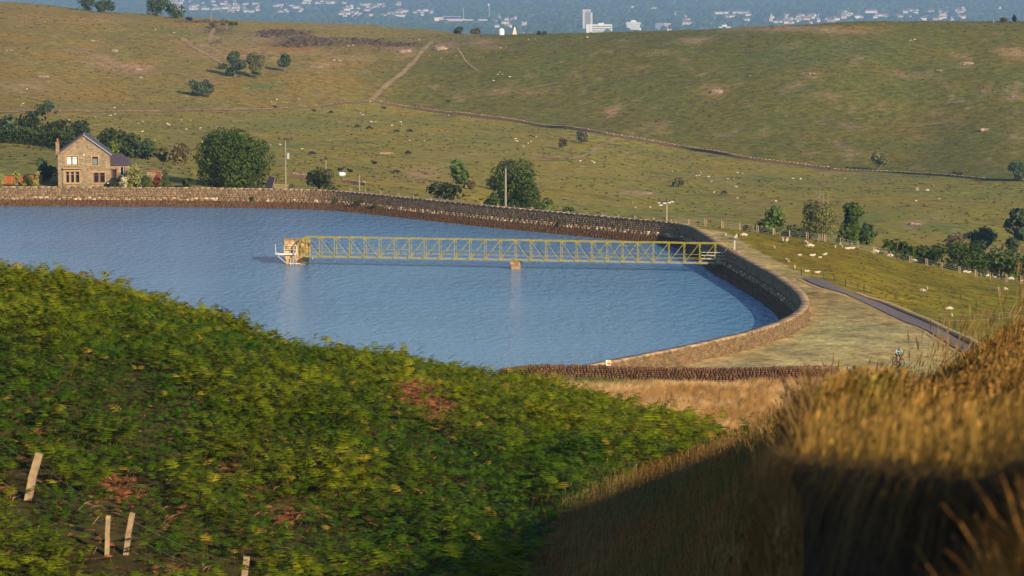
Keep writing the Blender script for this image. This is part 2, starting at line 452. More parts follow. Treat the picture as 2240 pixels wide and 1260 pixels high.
# the reservoir wall: centre line, clockwise as seen from above (water on the left-hand side of the walk is 'inside')
def _w(px, py): p = at_z(px, py, 3.3); return (p.x, p.y)
WALL_CTRL = [(-300, 513), (-200, 511), (-140, 510)] + [_w(*q) for q in ((0, 408), (250, 409), (500, 411), (700, 415), (800, 422), (900, 432), (1000, 442), (1100, 452), (1200, 461), (1300, 470), (1400, 479), (1465, 485), (1502, 491),
            (1530, 502), (1590, 541), (1650, 574), (1700, 601), (1740, 630), (1758, 649), (1760, 667), (1742, 686), (1700, 706), (1650, 722), (1600, 735), (1500, 757), (1400, 777), (1300, 796), (1200, 812))] + [(-6, 277), (-40, 271), (-120, 264), (-300, 256)]

def catmull(P, step):
    P = [np.array(p, float) for p in P]; out = []
    for i in range(len(P) - 1):
        p0, p1, p2, p3 = P[max(i - 1, 0)], P[i], P[i + 1], P[min(i + 2, len(P) - 1)]
        n = max(2, int(np.linalg.norm(p2 - p1) / step))
        for k in range(n):
            t = k / n
            out.append(0.5 * ((2 * p1) + (p2 - p0) * t + (2 * p0 - 5 * p1 + 4 * p2 - p3) * t * t + (3 * p1 - p0 - 3 * p2 + p3) * t ** 3))
    out.append(P[-1])
    return np.array(out)

def resample(L, step):
    s = np.concatenate([[0], np.cumsum(np.linalg.norm(np.diff(L, axis=0), axis=1))])
    n = max(2, int(round(s[-1] / step)) + 1)
    q = np.linspace(0, s[-1], n)
    return np.stack([np.interp(q, s, L[:, k]) for k in range(L.shape[1])], 1)

WALL = resample(catmull(WALL_CTRL, 2.0), 1.0)
def normals_of(L):
    t = np.gradient(L, axis=0); t /= np.linalg.norm(t, axis=1)[:, None]
    return np.stack([t[:, 1], -t[:, 0]], 1)          # right-hand side of the walk = towards the water
WALL_N = normals_of(WALL)

def inside(X, Y, poly):
    r = np.zeros(X.shape, bool); j = len(poly) - 1
    for i in range(len(poly)):
        xi, yi = poly[i]; xj, yj = poly[j]
        if yi != yj:
            c = ((yi > Y) != (yj > Y)) & (X < (xj - xi) * (Y - yi) / (yj - yi) + xi)
            r ^= c
        j = i
    return r
WATER_POLY = (WALL + WALL_N * 0.35)[::2]

EDGE_Y = np.array([285, 315, 345, 388, 410, 440, 452]); EDGE_X = np.array([58, 48, 42.5, 36.2, 33.6, 30.5, 28])

def land(X, Y):
    """outer ground height, without the reservoir basin"""
    X = np.asarray(X, float); Y = np.asarray(Y, float)
    px = 1120 + F_PX * X / np.maximum(Y, 0.5)
    zn = _table(NEAR_K, NEAR_D, NEAR_T, px, Y)
    zf = _table(FAR_K, FAR_D, FAR_T, px, Y)
    sd = X - np.interp(Y, EDGE_Y, EDGE_X)
    w = (1 - sstep(0, 5, sd)) * sstep(282, 290, Y) * (1 - sstep(425, 445, Y)) * sstep(-5, 5, X)
    zf = zf * (1 - w) + 1.5 * w
    zv = np.interp(Y, *zip(*VALLEY)) + 6 * (fbm(X / 600, Y / 900, 3, 3) - 0.5) * sstep(2200, 4000, Y)
    wn = 1 - sstep(280, 290, Y); wv = sstep(1900, 2200, Y)
    z = zn * wn + zf * (1 - wn)
    z = z * (1 - wv) + zv * wv
    # gentle unevenness
    amp = np.interp(Y, [5, 30, 60, 110, 200, 285, 300, 500, 600, 1000, 1600, 2200], [0.02, 0.12, 0.45, 0.45, 0.25, 0.02, 0.04, 0.04, 0.4, 0.9, 1.0, 0])
    sc = np.interp(Y, [5, 60, 300, 1000], [2, 5, 9, 28])
    return z + amp * (fbm(X / 6, Y / 6, 5, 3) - 0.5) * (Y < 300) + amp * (fbm(X / 26, Y / 34, 9, 4) - 0.5) * 2 * (Y >= 300)

def land1(x, y): return float(land(np.array([x]), np.array([y]))[0])

_DS = np.concatenate([np.arange(3, 150, 0.5), np.arange(150, 700, 1.5), np.arange(700, 2200, 4.0), np.arange(2200, 17400, 20.0)])
def hit(px, py, dmin=0.0, dmax=1e9):
    """first point of the land on the ray through a photograph pixel, at least dmin metres away"""
    D = _DS[(_DS >= dmin) & (_DS <= dmax)]
    v = (630.0 - py) / F_PX
    X = (px - 1120.0) / F_PX * D / (CP + v * SP)
    g = land(X, D) - (CAM_H - slope(py) * D)
    k = np.argmax(g > 0) if (g > 0).any() else int(np.argmax(g))
    if k > 0 and g[k] > 0:
        t = g[k - 1] / (g[k - 1] - g[k]); d = D[k - 1] + t * (D[k] - D[k - 1])
    else: d = D[k]
    x = (px - 1120.0) / F_PX * d / (CP + v * SP)
    return Vector((x, d, land1(x, d)))

def drape(pts_px, step=4.0, dmin=0, dmax=1e9):
    return resample(catmull([tuple(hit(px, py, dmin, dmax))[:2] for px, py in pts_px], step), step)

# ---- what grows where: albedo of the land
EARTH = [  # px, py, rx, ry, strength   bare ochre ground, sheep scrapes
 (225,130,30,14,.7),(180,112,45,8,.6),(300,150,40,14,.6),(270,145,60,8,.5),(60,190,70,12,.45),(420,100,60,14,.6),(470,130,60,9,.6),(455,175,25,14,.6),(880,110,40,14,.7),(970,103,30,12,.7),(1070,95,35,12,.6),
 (800,125,40,14,.5),(700,140,40,12,.55),(1120,200,60,8,.5),(1340,243,16,9,.7),(1565,198,26,14,.6),(1745,185,14,7,.6),(2115,137,20,10,.6),(2220,120,30,18,.7),(2090,265,16,9,.7),(1520,88,40,6,.6),(1700,62,160,7,.6),(1850,70,50,7,.6),
 (2190,108,30,6,.5),(1450,390,80,8,.3),(1380,420,40,8,.55),(1415,423,22,5,.6),(930,380,50,16,.6),(1050,340,70,6,.55),(1190,345,70,6,.5),(2000,492,24,10,.75),(600,120,140,20,.35),(480,210,60,8,.4),(350,245,300,6,.3),(1900,340,60,6,.35),
 (2040,250,22,8,.3),(1930,235,20,8,.3),(1800,210,30,8,.3),(2215,300,30,12,.35),(1430,275,20,8,.35),(1250,165,30,6,.3),(1960,160,20,6,.35),(2160,200,18,8,.4),(1440,115,50,6,.3),(50,40,80,8,.25),(230,45,60,8,.4),(560,85,60,14,.4),
]
LUSH = [(570,190,50,14,.8),(430,200,120,40,.25),(650,275,90,10,.6),(1650,395,90,8,.6),(1950,395,220,14,.6),(2100,420,160,10,.5),(1400,470,200,10,.35),(640,318,60,8,.5),(330,100,120,30,.3),(1330,330,180,10,.25),(2060,500,90,12,.4),(1800,120,200,40,.25),(1900,480,60,8,.5)]
SCRUB = [(620,72,60,6,.8),(660,88,70,9,.7),(740,92,110,7,.7),(640,98,50,6,.7),(480,66,40,10,.6),(870,98,60,6,.6),(1500,345,30,4,.4)]

BRK_EDGE_Y = ([900, 945, 962, 985, 1015, 1045, 1085, 1160, 1262, 1330], [1720, 1630, 1560, 1480, 1400, 1330, 1260, 1200, 1150, 1100])
def paint(X, Y, Z, inside_mask):
    px, py = project(X, Y, Z)
    n1, n2 = fbm(X / 40, Y / 60, 21, 4), fbm(X / 9, Y / 12, 31, 4)
    def A(*c): return np.array(c)[None, :]
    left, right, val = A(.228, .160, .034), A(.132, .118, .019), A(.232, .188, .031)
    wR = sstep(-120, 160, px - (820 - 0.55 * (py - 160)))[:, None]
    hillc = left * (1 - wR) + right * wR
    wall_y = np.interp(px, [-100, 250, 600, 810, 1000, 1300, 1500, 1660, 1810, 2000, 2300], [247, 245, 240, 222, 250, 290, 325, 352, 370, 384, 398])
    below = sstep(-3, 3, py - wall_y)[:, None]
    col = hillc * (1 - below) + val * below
    # hill-top plateau behind the rim
    col = col * (1 - (sstep(0, 1, (105 - py) / 20) * (px < 1050) * (px > 420))[:, None] * 0.5) + A(.27, .205, .062) * ((sstep(0, 1, (105 - py) / 20) * (px < 1050) * (px > 420))[:, None] * 0.5)
    for lst, c in ((EARTH, A(.36, .22, .115)), (LUSH, A(.105, .155, .04)), (SCRUB, A(.085, .062, .042))):
        for (cx, cy, rx, ry, st) in lst:
            q = ((px - cx) / rx) ** 2 + ((py - cy) / ry) ** 2
            w = (st * np.exp(-q * 1.1) * sstep(0.30, 0.62, 0.5 * n1 + 0.5 * n2) * 1.5)
            w = (np.clip(w, 0, 1) * (Y > 540))[:, None]
            col = col * (1 - w) + c * w
    # pocks of bare soil and rushes over the whole hill
    w = (sstep(0.66, 0.78, fbm(X / 7, Y / 14, 55, 3)) * 0.45 * (Y > 560))[:, None]; col = col * (1 - w) + A(.30, .20, .11) * w
    w = (sstep(0.64, 0.76, fbm(X / 12, Y / 9, 77, 3)) * 0.5 * (Y > 560))[:, None] * (0.4 + 0.6 * below); col = col * (1 - w) + A(.085, .095, .035) * w
    # field with the sheep, verge and dam crest
    mid = ((Y > 268) & (Y < 545))
    field = A(.185, .148, .009)
    fcol = np.where((X > 12)[:, None] & mid[:, None], field, A(.205, .165, .06))
    sd = X - np.interp(Y, EDGE_Y, EDGE_X)
    dw = np.interp(Y, [285, 345, 440], [1, 1, 1])
    crest = ((sd < 3.0) & (Y < 445) & (X > 0))
    stripe = 0.5 + 0.5 * np.sin((X * 0.92 + Y * 0.38) * 2.4)
    dam = A(.37, .295, .125) * (0.90 + 0.12 * stripe + 0.35 * (n2 - 0.5))[:, None]
    g = sstep(0.5, 0.75, n1)[:, None] * 0.6; dam = dam * (1 - g) + A(.19, .18, .06) * g
    fcol = np.where(crest[:, None], dam, fcol)
    e = (np.exp(-((sd + 0.3) / 1.1) ** 2) * crest * 0.8)[:, None]; fcol = fcol * (1 - e) + A(.40, .285, .115) * e
    fcol = fcol * (1 + 0.5 * (n2 - 0.5))[:, None] * (1 + 0.45 * (n1 - 0.5))[:, None]
    w = (sstep(0.55, 0.72, fbm(X / 14, Y / 7, 91, 3)) * 0.4 * mid)[:, None]; fcol = fcol * (1 - w) + A(.24, .16, .03) * w
    k = np.where(mid & (X > -20) & (X < 60))[0]
    if len(k):
        Wp = WALL[::2]; dist = np.full(len(k), 99.0)
        for c0 in range(0, len(k), 4000):
            kk = k[c0:c0 + 4000]; dist[c0:c0 + 4000] = np.sqrt(((np.stack([X[kk], Y[kk]], 1)[:, None] - Wp[None]) ** 2).sum(-1)).min(1)
        w = np.zeros(len(X)); w[k] = np.exp(-(np.maximum(dist - .9, 0) / .9) ** 2) * .75; w = w[:, None]
        fcol = fcol * (1 - w) + A(.46, .30, .12) * w
    col = np.where(mid[:, None], fcol, col)
    # hillside left of the house
    lf = ((Y > 505) & (Y < 640) & (px < 420))[:, None]; col = np.where(lf, A(.19, .165, .042) * (1 + 0.4 * (n2 - .5))[:, None], col)
    # rough meadow before the dry stone wall, bank and bracken floor
    mead = (Y <= 268) & (Y > 150)
    col = np.where(mead[:, None], A(.40, .25, .10) * (1 + 0.8 * (n2 - .5))[:, None], col)
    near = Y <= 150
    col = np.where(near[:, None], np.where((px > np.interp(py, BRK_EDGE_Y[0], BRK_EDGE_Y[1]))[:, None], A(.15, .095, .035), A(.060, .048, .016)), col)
    col = np.where(((Y > 2000))[:, None], A(.085, .105, .045) * (0.7 + 0.6 * n1)[:, None], col)
    col = np.where(inside_mask[:, None], A(.06, .05, .035), col)
    return np.clip(col, 0.005, 0.9)

def build_ground():
    pxs = np.concatenate([[-3000, -2200, -1700], np.arange(-1300, -200, 60), np.arange(-200, 2441, 12), np.arange(2500, 3500, 60), [3700, 4300, 5200]])
    ds = np.concatenate([np.arange(2, 14, 0.5), np.arange(14, 60, 1.0), np.arange(60, 150, 1.5), np.arange(150, 270, 2.5), np.arange(270, 530, 0.75),
                         np.arange(530, 900, 5), np.arange(900, 1520, 3.5), np.arange(1520, 2200, 40), np.arange(2200, 6500, 250), np.arange(6500, 14000, 120), np.arange(14000, 17501, 350)])
    a, D = np.meshgrid((pxs - 1120) / F_PX, ds)
    X = (a * D).ravel(); Y = D.ravel()
    Z = land(X, Y)
    ins = np.zeros(X.shape, bool); cand = (Y > 250) & (Y < 520) & (X < 45) & (X > -299)
    ins[cand] = inside(X[cand], Y[cand], WATER_POLY)
    Zg = np.where(ins, -4.0, Z)
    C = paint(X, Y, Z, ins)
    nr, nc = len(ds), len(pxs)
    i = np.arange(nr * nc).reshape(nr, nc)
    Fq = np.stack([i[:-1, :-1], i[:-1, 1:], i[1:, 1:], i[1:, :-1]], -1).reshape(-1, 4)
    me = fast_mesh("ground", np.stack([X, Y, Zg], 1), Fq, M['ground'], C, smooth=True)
    tag(link_mesh("ground", me), "grass hills and valley floor running from the bank to the far town", kind='structure')
build_ground()

# ground the camera stands on, behind and beside it
def build_back():
    xs = np.linspace(-60, 60, 41); ys = np.linspace(-80, 2.0, 28)
    X, Y = np.meshgrid(xs, ys); X, Y = X.ravel(), Y.ravel()
    Z = 41.9 + np.clip(-Y, 0, 80) * 0.06 - 0.08 * np.abs(np.minimum(X, 0)) + 0.2 * fbm(X / 5, Y / 5, 2, 3) - 0.25 * sstep(-8, 2, Y)
    i = np.arange(len(X)).reshape(28, 41)
    Fq = np.stack([i[:-1, :-1], i[:-1, 1:], i[1:, 1:], i[1:, :-1]], -1).reshape(-1, 4)
    me = fast_mesh("hillside", np.stack([X, Y, Z], 1), Fq, M['ground'], np.tile([[.13, .10, .035]], (len(X), 1)), smooth=True)
    tag(link_mesh("hillside", me), "grassy hillside behind the viewpoint", kind='structure')
build_back()

# ------------------------------------------------------------------ water
def build_water():
    poly = [(x, y) for x, y in (WALL + WALL_N * 2.4)[::3]]
    me = bpy.data.meshes.new("water")
    bm = bmesh.new()
    f = bm.faces.new([bm.verts.new((x, y, 0)) for x, y in poly])
    bmesh.ops.triangulate(bm, faces=[f]); bmesh.ops.recalc_face_normals(bm, faces=bm.faces)
    for q in bm.faces:
        if q.normal.z < 0: q.normal_flip()
    bm.to_mesh(me); bm.free()
    me.materials.append(M['water'])
    tag(link_mesh("water", me), "rippled blue reservoir water inside the curved stone wall", kind='structure')
build_water()

# ------------------------------------------------------------------ reservoir wall with its stones
def strip(L, N, prof, name, mat, parent, colf=None):
    """sweep a profile [(u,z)...] along line L; u towards the water"""
    n, k = len(L), len(prof)
    V = np.zeros((n, k, 3))
    for j, (u, z) in enumerate(prof):
        V[:, j, :2] = L + N * u; V[:, j, 2] = z
    i = np.arange(n * k).reshape(n, k)
    Fq = np.stack([i[:-1, :-1], i[1:, :-1], i[1:, 1:], i[:-1, 1:]], -1).reshape(-1, 4)
    return link_mesh(name, fast_mesh(name, V.reshape(-1, 3), Fq, mat, np.tile([[1., 1, 1]] if colf is None else [colf], (n * k, 1))), parent)

def stone_course(L, N, u0, z0, u1, z1, ln, out, colfun, rs, holes=0.0):
    """blocks laid along L between (u0,z0) bottom and (u1,z1) top; returns V,F,C"""
    s = np.concatenate([[0], np.cumsum(np.linalg.norm(np.diff(L, axis=0), axis=1))])
    q = 0.0; Vs, Fs, Cs = [], [], []; b = 0
    P = lambda t: np.array([np.interp(t, s, L[:, 0]), np.interp(t, s, L[:, 1])])
    Q = lambda t: np.array([np.interp(t, s, N[:, 0]), np.interp(t, s, N[:, 1])])
    nrm = np.array([z1 - z0, -(u1 - u0)]); nrm = nrm / np.linalg.norm(nrm) * np.sign(out)   # outward in (u,z)
    out = abs(out)
    while q < s[-1] - 0.2:
        w = ln * rs.uniform(0.6, 1.5); a, e = q + 0.01, min(q + w - 0.01, s[-1]); q += w
        if rs.random() < holes: continue
        du = rs.uniform(0.1, 1.0) * out; f = 0.03
        base = [(a, u0 + f * (u1 - u0), z0 + f * (z1 - z0)), (e, u0 + f * (u1 - u0), z0 + f * (z1 - z0)), (e, u1 - f * (u1 - u0), z1 - f * (z1 - z0)), (a, u1 - f * (u1 - u0), z1 - f * (z1 - z0))]
        vv = []
        for t, u, z in base: p = P(t) + Q(t) * (u - nrm[0] * 0.04); vv.append((p[0], p[1], z - nrm[1] * 0.04))
        g = 0.03
        top = [(a + g, base[0][1], base[0][2] + g), (e - g, base[1][1], base[1][2] + g), (e - g, base[2][1], base[2][2] - g), (a + g, base[3][1], base[3][2] - g)]
        for t, u, z in top:
            j = rs.uniform(-0.015, 0.015); p = P(t) + Q(t) * (u + nrm[0] * (du + j)); vv.append((p[0], p[1], z + nrm[1] * (du + j)))
        Vs += vv; Fs += [[b + k for k in f4] for f4 in ((4, 5, 6, 7), (0, 1, 5, 4), (1, 2, 6, 5), (2, 3, 7, 6), (3, 0, 4, 7))]
        Cs += [colfun(P(q), rs)] * 8; b += 8
    return np.array(Vs), np.array(Fs), np.array(Cs)

def merge(lst):
    V, F, C, b = [], [], [], 0
    for v, f, c in lst:
        if len(v) == 0: continue
        V.append(v); F.append(f + b); C.append(c); b += len(v)
    return np.concatenate(V), np.concatenate(F), np.concatenate(C)

def build_reservoir_wall():
    rs = random.Random(4)
    root = tag(empty("reservoir_wall", (0, 0, 0)), "long curved stone parapet wall with pitched lower courses holding the reservoir", "wall")
    core = strip(WALL, WALL_N, [(-.42, -1.0), (-.42, 3.14), (.42, 3.14), (.42, 1.66), (.62, 1.60), (.95, 1.05), (3.2, -0.9)], "masonry_core", M['stone'], root, (.42, .34, .28))
    # keep the stones to the length that can be seen
    k0 = int(np.argmin(np.linalg.norm(WALL - np.array(_w(-80, 408)), axis=1)))
    kb = int(np.argmin(np.linalg.norm(WALL - np.array(_w(1502, 491)), axis=1)))
    kc = int(np.argmin(np.linalg.norm(WALL - np.array(_w(1735, 627)), axis=1)))
    ke = int(np.argmin(np.linalg.norm(WALL - np.array((-2, 278)), axis=1)))
    SL = slice(k0, ke + 1)
    L, N = WALL[SL], WALL_N[SL]
    def para(p, r):
        v = r.uniform(0.5, .98); return (v * r.uniform(.95, 1.1), v * r.uniform(.88, 1.02), v * r.uniform(.8, 1.05))
    def pale(p, r):
        v = r.choice([0.65, 0.75, 0.9, 1.1, 1.8]) * r.uniform(.85, 1.1); w = min(1.0, max(0, v - 1)); return (v, v * (0.93 + .06 * w), v * (0.85 + .18 * w))
    def wet(p, r):
        v = r.uniform(0.26, 0.42); return (v * 1.1, v * .74, v * .56)
    inner = [stone_course(L, N, .43, z, .43, z + .296, .48, .04, para, rs) for z in (1.66, 1.956, 2.252, 2.548, 2.844)]
    V, F, C = merge(inner)
    tag(link_mesh("parapet_stones", fast_mesh("parapet_stones", V, F, M['stone'], C), root), kind='stuff')
    Lo, No = WALL[kc - 6:ke + 1], WALL_N[kc - 6:ke + 1]
    para0 = para
    para = lambda p, r: tuple(a * b for a, b in zip(para0(p, r), (.80, .78, .66)))
    outer = [stone_course(Lo, No, -.43, z, -.43, z + .243, .38, -.035, para, rs) for z in (1.44, 1.683, 1.926, 2.169, 2.412, 2.655, 2.898)]
    V, F, C = merge(outer)
    tag(link_mesh("outer_face_stones", fast_mesh("outer_face_stones", V, F, M['stone'], C), root), kind='stuff')
    led = [stone_course(L, N, .63, 1.58, .78, 1.32, .8, -.07, pale, rs, .12), stone_course(L, N, .79, 1.31, .95, 1.05, .7, -.06, pale, rs, .1)]
    V, F, C = merge(led)
    tag(link_mesh("ledge_stones", fast_mesh("ledge_stones", V, F, M['stone'], C), root), "pale weathered stones of the ledge below the parapet", kind='stuff')
    u = lambda z: .95 + (1.05 - z) / 1.95 * 2.25
    pit = [stone_course(L, N, u(z), z, u(z - .24), z - .24, .5, -.03, wet, rs) for z in (1.03, .78, .53, .28, .03)]
    V, F, C = merge(pit)
    tag(link_mesh("pitching_stones", fast_mesh("pitching_stones", V, F, M['stone'], C), root), "dark wet stone pitching at the waterline", kind='stuff')
    # coping: flat slabs laid across the top
    Vs, Fs, Cs, b = [], [], [], 0
    s = np.concatenate([[0], np.cumsum(np.linalg.norm(np.diff(L, axis=0), axis=1))]); q = 0
    P = lambda t: np.array([np.interp(t, s, L[:, 0]), np.interp(t, s, L[:, 1])]); Q = lambda t: np.array([np.interp(t, s, N[:, 0]), np.interp(t, s, N[:, 1])])
    while q < s[-1] - .5:
        w = rs.uniform(.9, 1.5); a, e = q + .012, q + w - .012; q += w; h = rs.uniform(.15, .19); v = para0(None, rs); v = tuple(1.5 * x for x in v)
        for t in (a, e):
            for uu, zz in ((-.50, 3.145), (.50, 3.145), (.47, 3.145 + h), (-.47, 3.145 + h)):
                p = P(t) + Q(t) * uu; Vs.append((p[0], p[1], zz))
        Fs += [[b + k for k in f] for f in ((0, 1, 2, 3), (7, 6, 5, 4), (0, 4, 5, 1), (1, 5, 6, 2), (2, 6, 7, 3), (3, 7, 4, 0))]; Cs += [v] * 8; b += 8
    tag(link_mesh("coping_stones", fast_mesh("coping_stones", np.array(Vs), np.array(Fs), M['stone'], np.array(Cs)), root), kind='stuff')
build_reservoir_wall()
# ------------------------------------------------------------------ road, kerb, paths
def ribbon(L, half, name, mat, lift, label, zoff=None):
    N = normals_of(L); n = len(L)
    offs = np.linspace(-1, 1, 5)
    V = np.zeros((n, 5, 3))
    hw = half * ((.35 + 1.1 * fbm(L[:, 0] / 14, L[:, 1] / 14, 15, 3)) if name == 'footpath' else np.ones(n))
    for j, u in enumerate(offs):
        q = L + N * (u * hw)[:, None]; V[:, j, :2] = q; V[:, j, 2] = land(q[:, 0], q[:, 1])
    zc = V[:, :, 2].max(1); V[:, :, 2] = V[:, :, 2] * 0.5 + zc[:, None] * 0.5 + lift
    i = np.arange(n * 5).reshape(n, 5)
    Fq = np.stack([i[:-1, :-1], i[1:, :-1], i[1:, 1:], i[:-1, 1:]], -1).reshape(-1, 4)
    rs = np.random.default_rng(3)
    me = fast_mesh(name, V.reshape(-1, 3), Fq, mat, np.tile(1 + 0.15 * (rs.random((n, 1, 1)) - .5), (1, 5, 3)).reshape(-1, 3), smooth=True)
    o = link_mesh(name, me); tag(o, label, kind='structure'); return o

ROAD = drape([(1776, 612), (1830, 636), (1900, 664), (1960, 691), (2020, 719), (2090, 752), (2170, 790), (2300, 850)], 1.5, 270, 500)
ribbon(ROAD, 1.4, "road", M['asphalt'], 0.16, "narrow grey tarmac road running down beside the dam")
RN = normals_of(ROAD)
def build_kerb():
    for side, name, lab, w, h, mat in ((-1, "kerb", "dark stone kerb along the field edge of the road", .35, .34, 'stone'), (-1, "verge", "dry straw coloured verge strip above the road kerb", 1.1, .36, 'verge'), (1, "verge", "dry grass verge strip between the road and the dam slope", .9, .06, 'verge')):
        u0 = 1.38 if name == "kerb" or side > 0 else 1.70
        k = slice(9, None) if side < 0 else slice(0, None)
        L, N = ROAD[k], RN[k] * side
        base = land(L[:, 0], L[:, 1])
        V = []
        for u, dz in ((u0, -.2), (u0, h), (u0 + w, h + (.02 if name == 'kerb' else -.05)), (u0 + w + .25, -.3)):
            q = L + N * u; z = np.maximum(land(q[:, 0], q[:, 1]), base - .1)
            V.append(np.column_stack([q, z + dz + 0.08 * (fbm(L[:, 0], L[:, 1], 4, 2) - .5)]))
        V = np.stack(V, 1); n = len(L); i = np.arange(n * 4).reshape(n, 4)
        Fq = np.stack([i[:-1, :-1], i[1:, :-1], i[1:, 1:], i[:-1, 1:]], -1).reshape(-1, 4)
        c = (.28, .24, .25) if name == 'kerb' else (1, 1, 1)
        tag(link_mesh(name, fast_mesh(name, V.reshape(-1, 3), Fq, M[mat], np.tile([c], (n * 4, 1)))), lab, kind='structure')
build_kerb()
for pts, half, lab in (([(812, 221), (840, 192), (880, 160), (912, 128), (935, 100), (944, 90)], 2.0, "pinkish eroded track climbing straight up the hill from the wall corner"),
                       ([(1000, 217), (1060, 210), (1120, 203), (1200, 186), (1300, 172), (1450, 160), (1600, 145), (1720, 128), (1850, 112), (2040, 98)], 0.9, "faint sheep track crossing the green hillside"),
                       ([(1185, 352), (1255, 348), (1285, 338), (1320, 315), (1352, 302)], 1.4, "dusty track bending up to the long field wall"),
                       ([(125, 95), (150, 102), (190, 115), (230, 136), (270, 152)], 1.2, "thin ochre path slanting across the tan hill"),
                       ([(395, 82), (430, 108), (470, 130), (490, 140)], 2.0, "worn ochre path down to the hillside trees"),
                       ([(470, 60), (460, 85), (466, 100)], 1.8, "pale curve of track beside the hilltop bushes"),
                       ([(1000, 105), (1020, 135), (1045, 155)], 1.0, "faint bare line below the rock outcrop")):
    ribbon(drape(pts, 4.0, 700, 1500), half * .62, "footpath", M['earth'], 0.12, lab)

# ------------------------------------------------------------------ field walls of dry stone
def dry_wall(L, h, w, label, course=0.28, ln=0.45, mult=1.0, detail=True, dark=(1, 1, 1), dz=0.0):
    """tapered wall of stacked stones following the land"""
    N = normals_of(L); n = len(L); rs = random.Random(len(L))
    mid = len(L) // 2; o0 = Vector((L[mid, 0], L[mid, 1], land1(*L[mid]) + dz))
    root = tag(empty("dry_stone_wall", o0), label, "wall")
    g = land(L[:, 0], L[:, 1]) + dz
    prof = [(-w / 2, -.4), (-w * .32, h * .93), (w * .32, h * .93), (w / 2, -.4)]
    V = np.zeros((n, 4, 3))
    for j, (u, z) in enumerate(prof): V[:, j, :2] = L + N * u; V[:, j, 2] = g + z
    i = np.arange(n * 4).reshape(n, 4)
    Fq = np.stack([i[:-1, :-1], i[1:, :-1], i[1:, 1:], i[:-1, 1:]], -1).reshape(-1, 4)
    link_mesh("hearting", fast_mesh("hearting", V.reshape(-1, 3) - np.array(o0), Fq, M['stone'], np.tile([[.42 * dark[0] * mult, .36 * dark[1] * mult, .34 * dark[2] * mult]], (n * 4, 1))), root)
    s = np.concatenate([[0], np.cumsum(np.linalg.norm(np.diff(L, axis=0), axis=1))])
    def frame(t):
        k = np.clip(np.searchsorted(s, t) - 1, 0, n - 2); f = (t - s[k]) / max(s[k + 1] - s[k], 1e-6)
        p = L[k] * (1 - f) + L[k + 1] * f; m_ = N[k]; return p, m_, g[k] * (1 - f) + g[k + 1] * f
    def boxes(name, items):
        Vs, Fs, Cs, b = [], [], [], 0
        for (t, u, z, sx, sy, sz, rot, c) in items:
            p, m_, gz = frame(t); tx = np.array([-m_[1], m_[0]])
            cr, sr = math.cos(rot), math.sin(rot)
            for zz in (-1, 1):
                for xx, yy in ((-1, -1), (1, -1), (1, 1), (-1, 1)):
                    lx, lz = xx * sx / 2 * (1 - .18 * (zz > 0)), zz * sz / 2
                    X_, Z_ = lx * cr - lz * sr, lx * sr + lz * cr
                    q = p + tx * X_ + m_ * (u + yy * sy / 2 * (1 - .15 * (zz > 0))) + np.array([rs.uniform(-.02, .02), rs.uniform(-.02, .02)])
                    Vs.append((q[0] - o0.x, q[1] - o0.y, gz + z + Z_ + rs.uniform(-.02, .02) - o0.z))
            Fs += [[b + k for k in f] for f in ((0, 3, 2, 1), (4, 5, 6, 7), (0, 1, 5, 4), (1, 2, 6, 5), (2, 3, 7, 6), (3, 0, 4, 7))]
            Cs += [c] * 8; b += 8
        tag(link_mesh(name, fast_mesh(name, np.array(Vs), np.array(Fs), M['stone'], np.array(Cs)), root), kind='stuff')
    def colr(k=1.0):
        v = rs.uniform(.5, 1.15) * k * mult; return (v * dark[0] * rs.uniform(.95, 1.08), v * dark[1] * rs.uniform(.86, 1.0), v * dark[2] * rs.uniform(.8, 1.0))
    if detail:
        items = []
        z = 0.05
        while z < h * .9:
            for side in (-1, 1):
                t = rs.uniform(0, .3)
                while t < s[-1] - .2:
                    sx = ln * rs.uniform(.6, 1.5); u = side * (w / 2 - (w * .18) * z / h - .10)
                    items.append((t + sx / 2, u, z + course / 2, sx * .95, .28, course * rs.uniform(.8, 1.02), rs.uniform(-.06, .06), colr()))
                    t += sx
            z += course
        boxes("wall_stones", items)
    items = []; t = 0.1
    while t < s[-1] - .2:
        sx = ln * rs.uniform(.35, .7) if detail else ln
        items.append((t + sx / 2, rs.uniform(-.04, .04), h * .93 + rs.uniform(.06, .16), sx * .92, w * .72, rs.uniform(.24, .42) if detail else .2, rs.uniform(-.22, .22), colr(1.35)))
        t += sx
    boxes("coping_stones", items)
    return root

NEARWALL_L = resample(catmull([tuple(at_d(px, py, d))[:2] for px, py, d in ((1090, 836, 268), (1180, 835, 267), (1300, 836, 266), (1450, 838, 264), (1600, 839, 262), (1740, 838, 260), (1790, 840, 260.5), (1835, 842, 261))], .8), .8)
dry_wall(NEARWALL_L, 1.30, .62, "dark dry stone wall with upright coping stones below the dam", .19, .30, 0.5, dark=(1.0, .80, .70))
dry_wall(drape([(812, 222), (900, 238), (1000, 251), (1150, 271), (1300, 291), (1400, 308), (1500, 326), (1600, 343), (1660, 353), (1750, 364), (1815, 371)], 3.0, 850, 1250), 1.0, .7, "long dark field wall sloping across the foot of the green hill", ln=1.6, detail=False, mult=1.15)
dry_wall(drape([(0, 249), (250, 246), (420, 243), (600, 240), (700, 234), (770, 226), (808, 222)], 3.0, 850, 1250), .5, .5, "low pinkish field wall along the foot of the tan hill", ln=1.6, detail=False, mult=.75)
dry_wall(drape([(638, 386), (680, 391), (720, 396)], 1.5, 520, 900), 0.7, .5, "short purple grey wall piece behind the spiky bush and utility pole", ln=.7, detail=False, mult=1.7, dark=(.9, .8, 1.0))
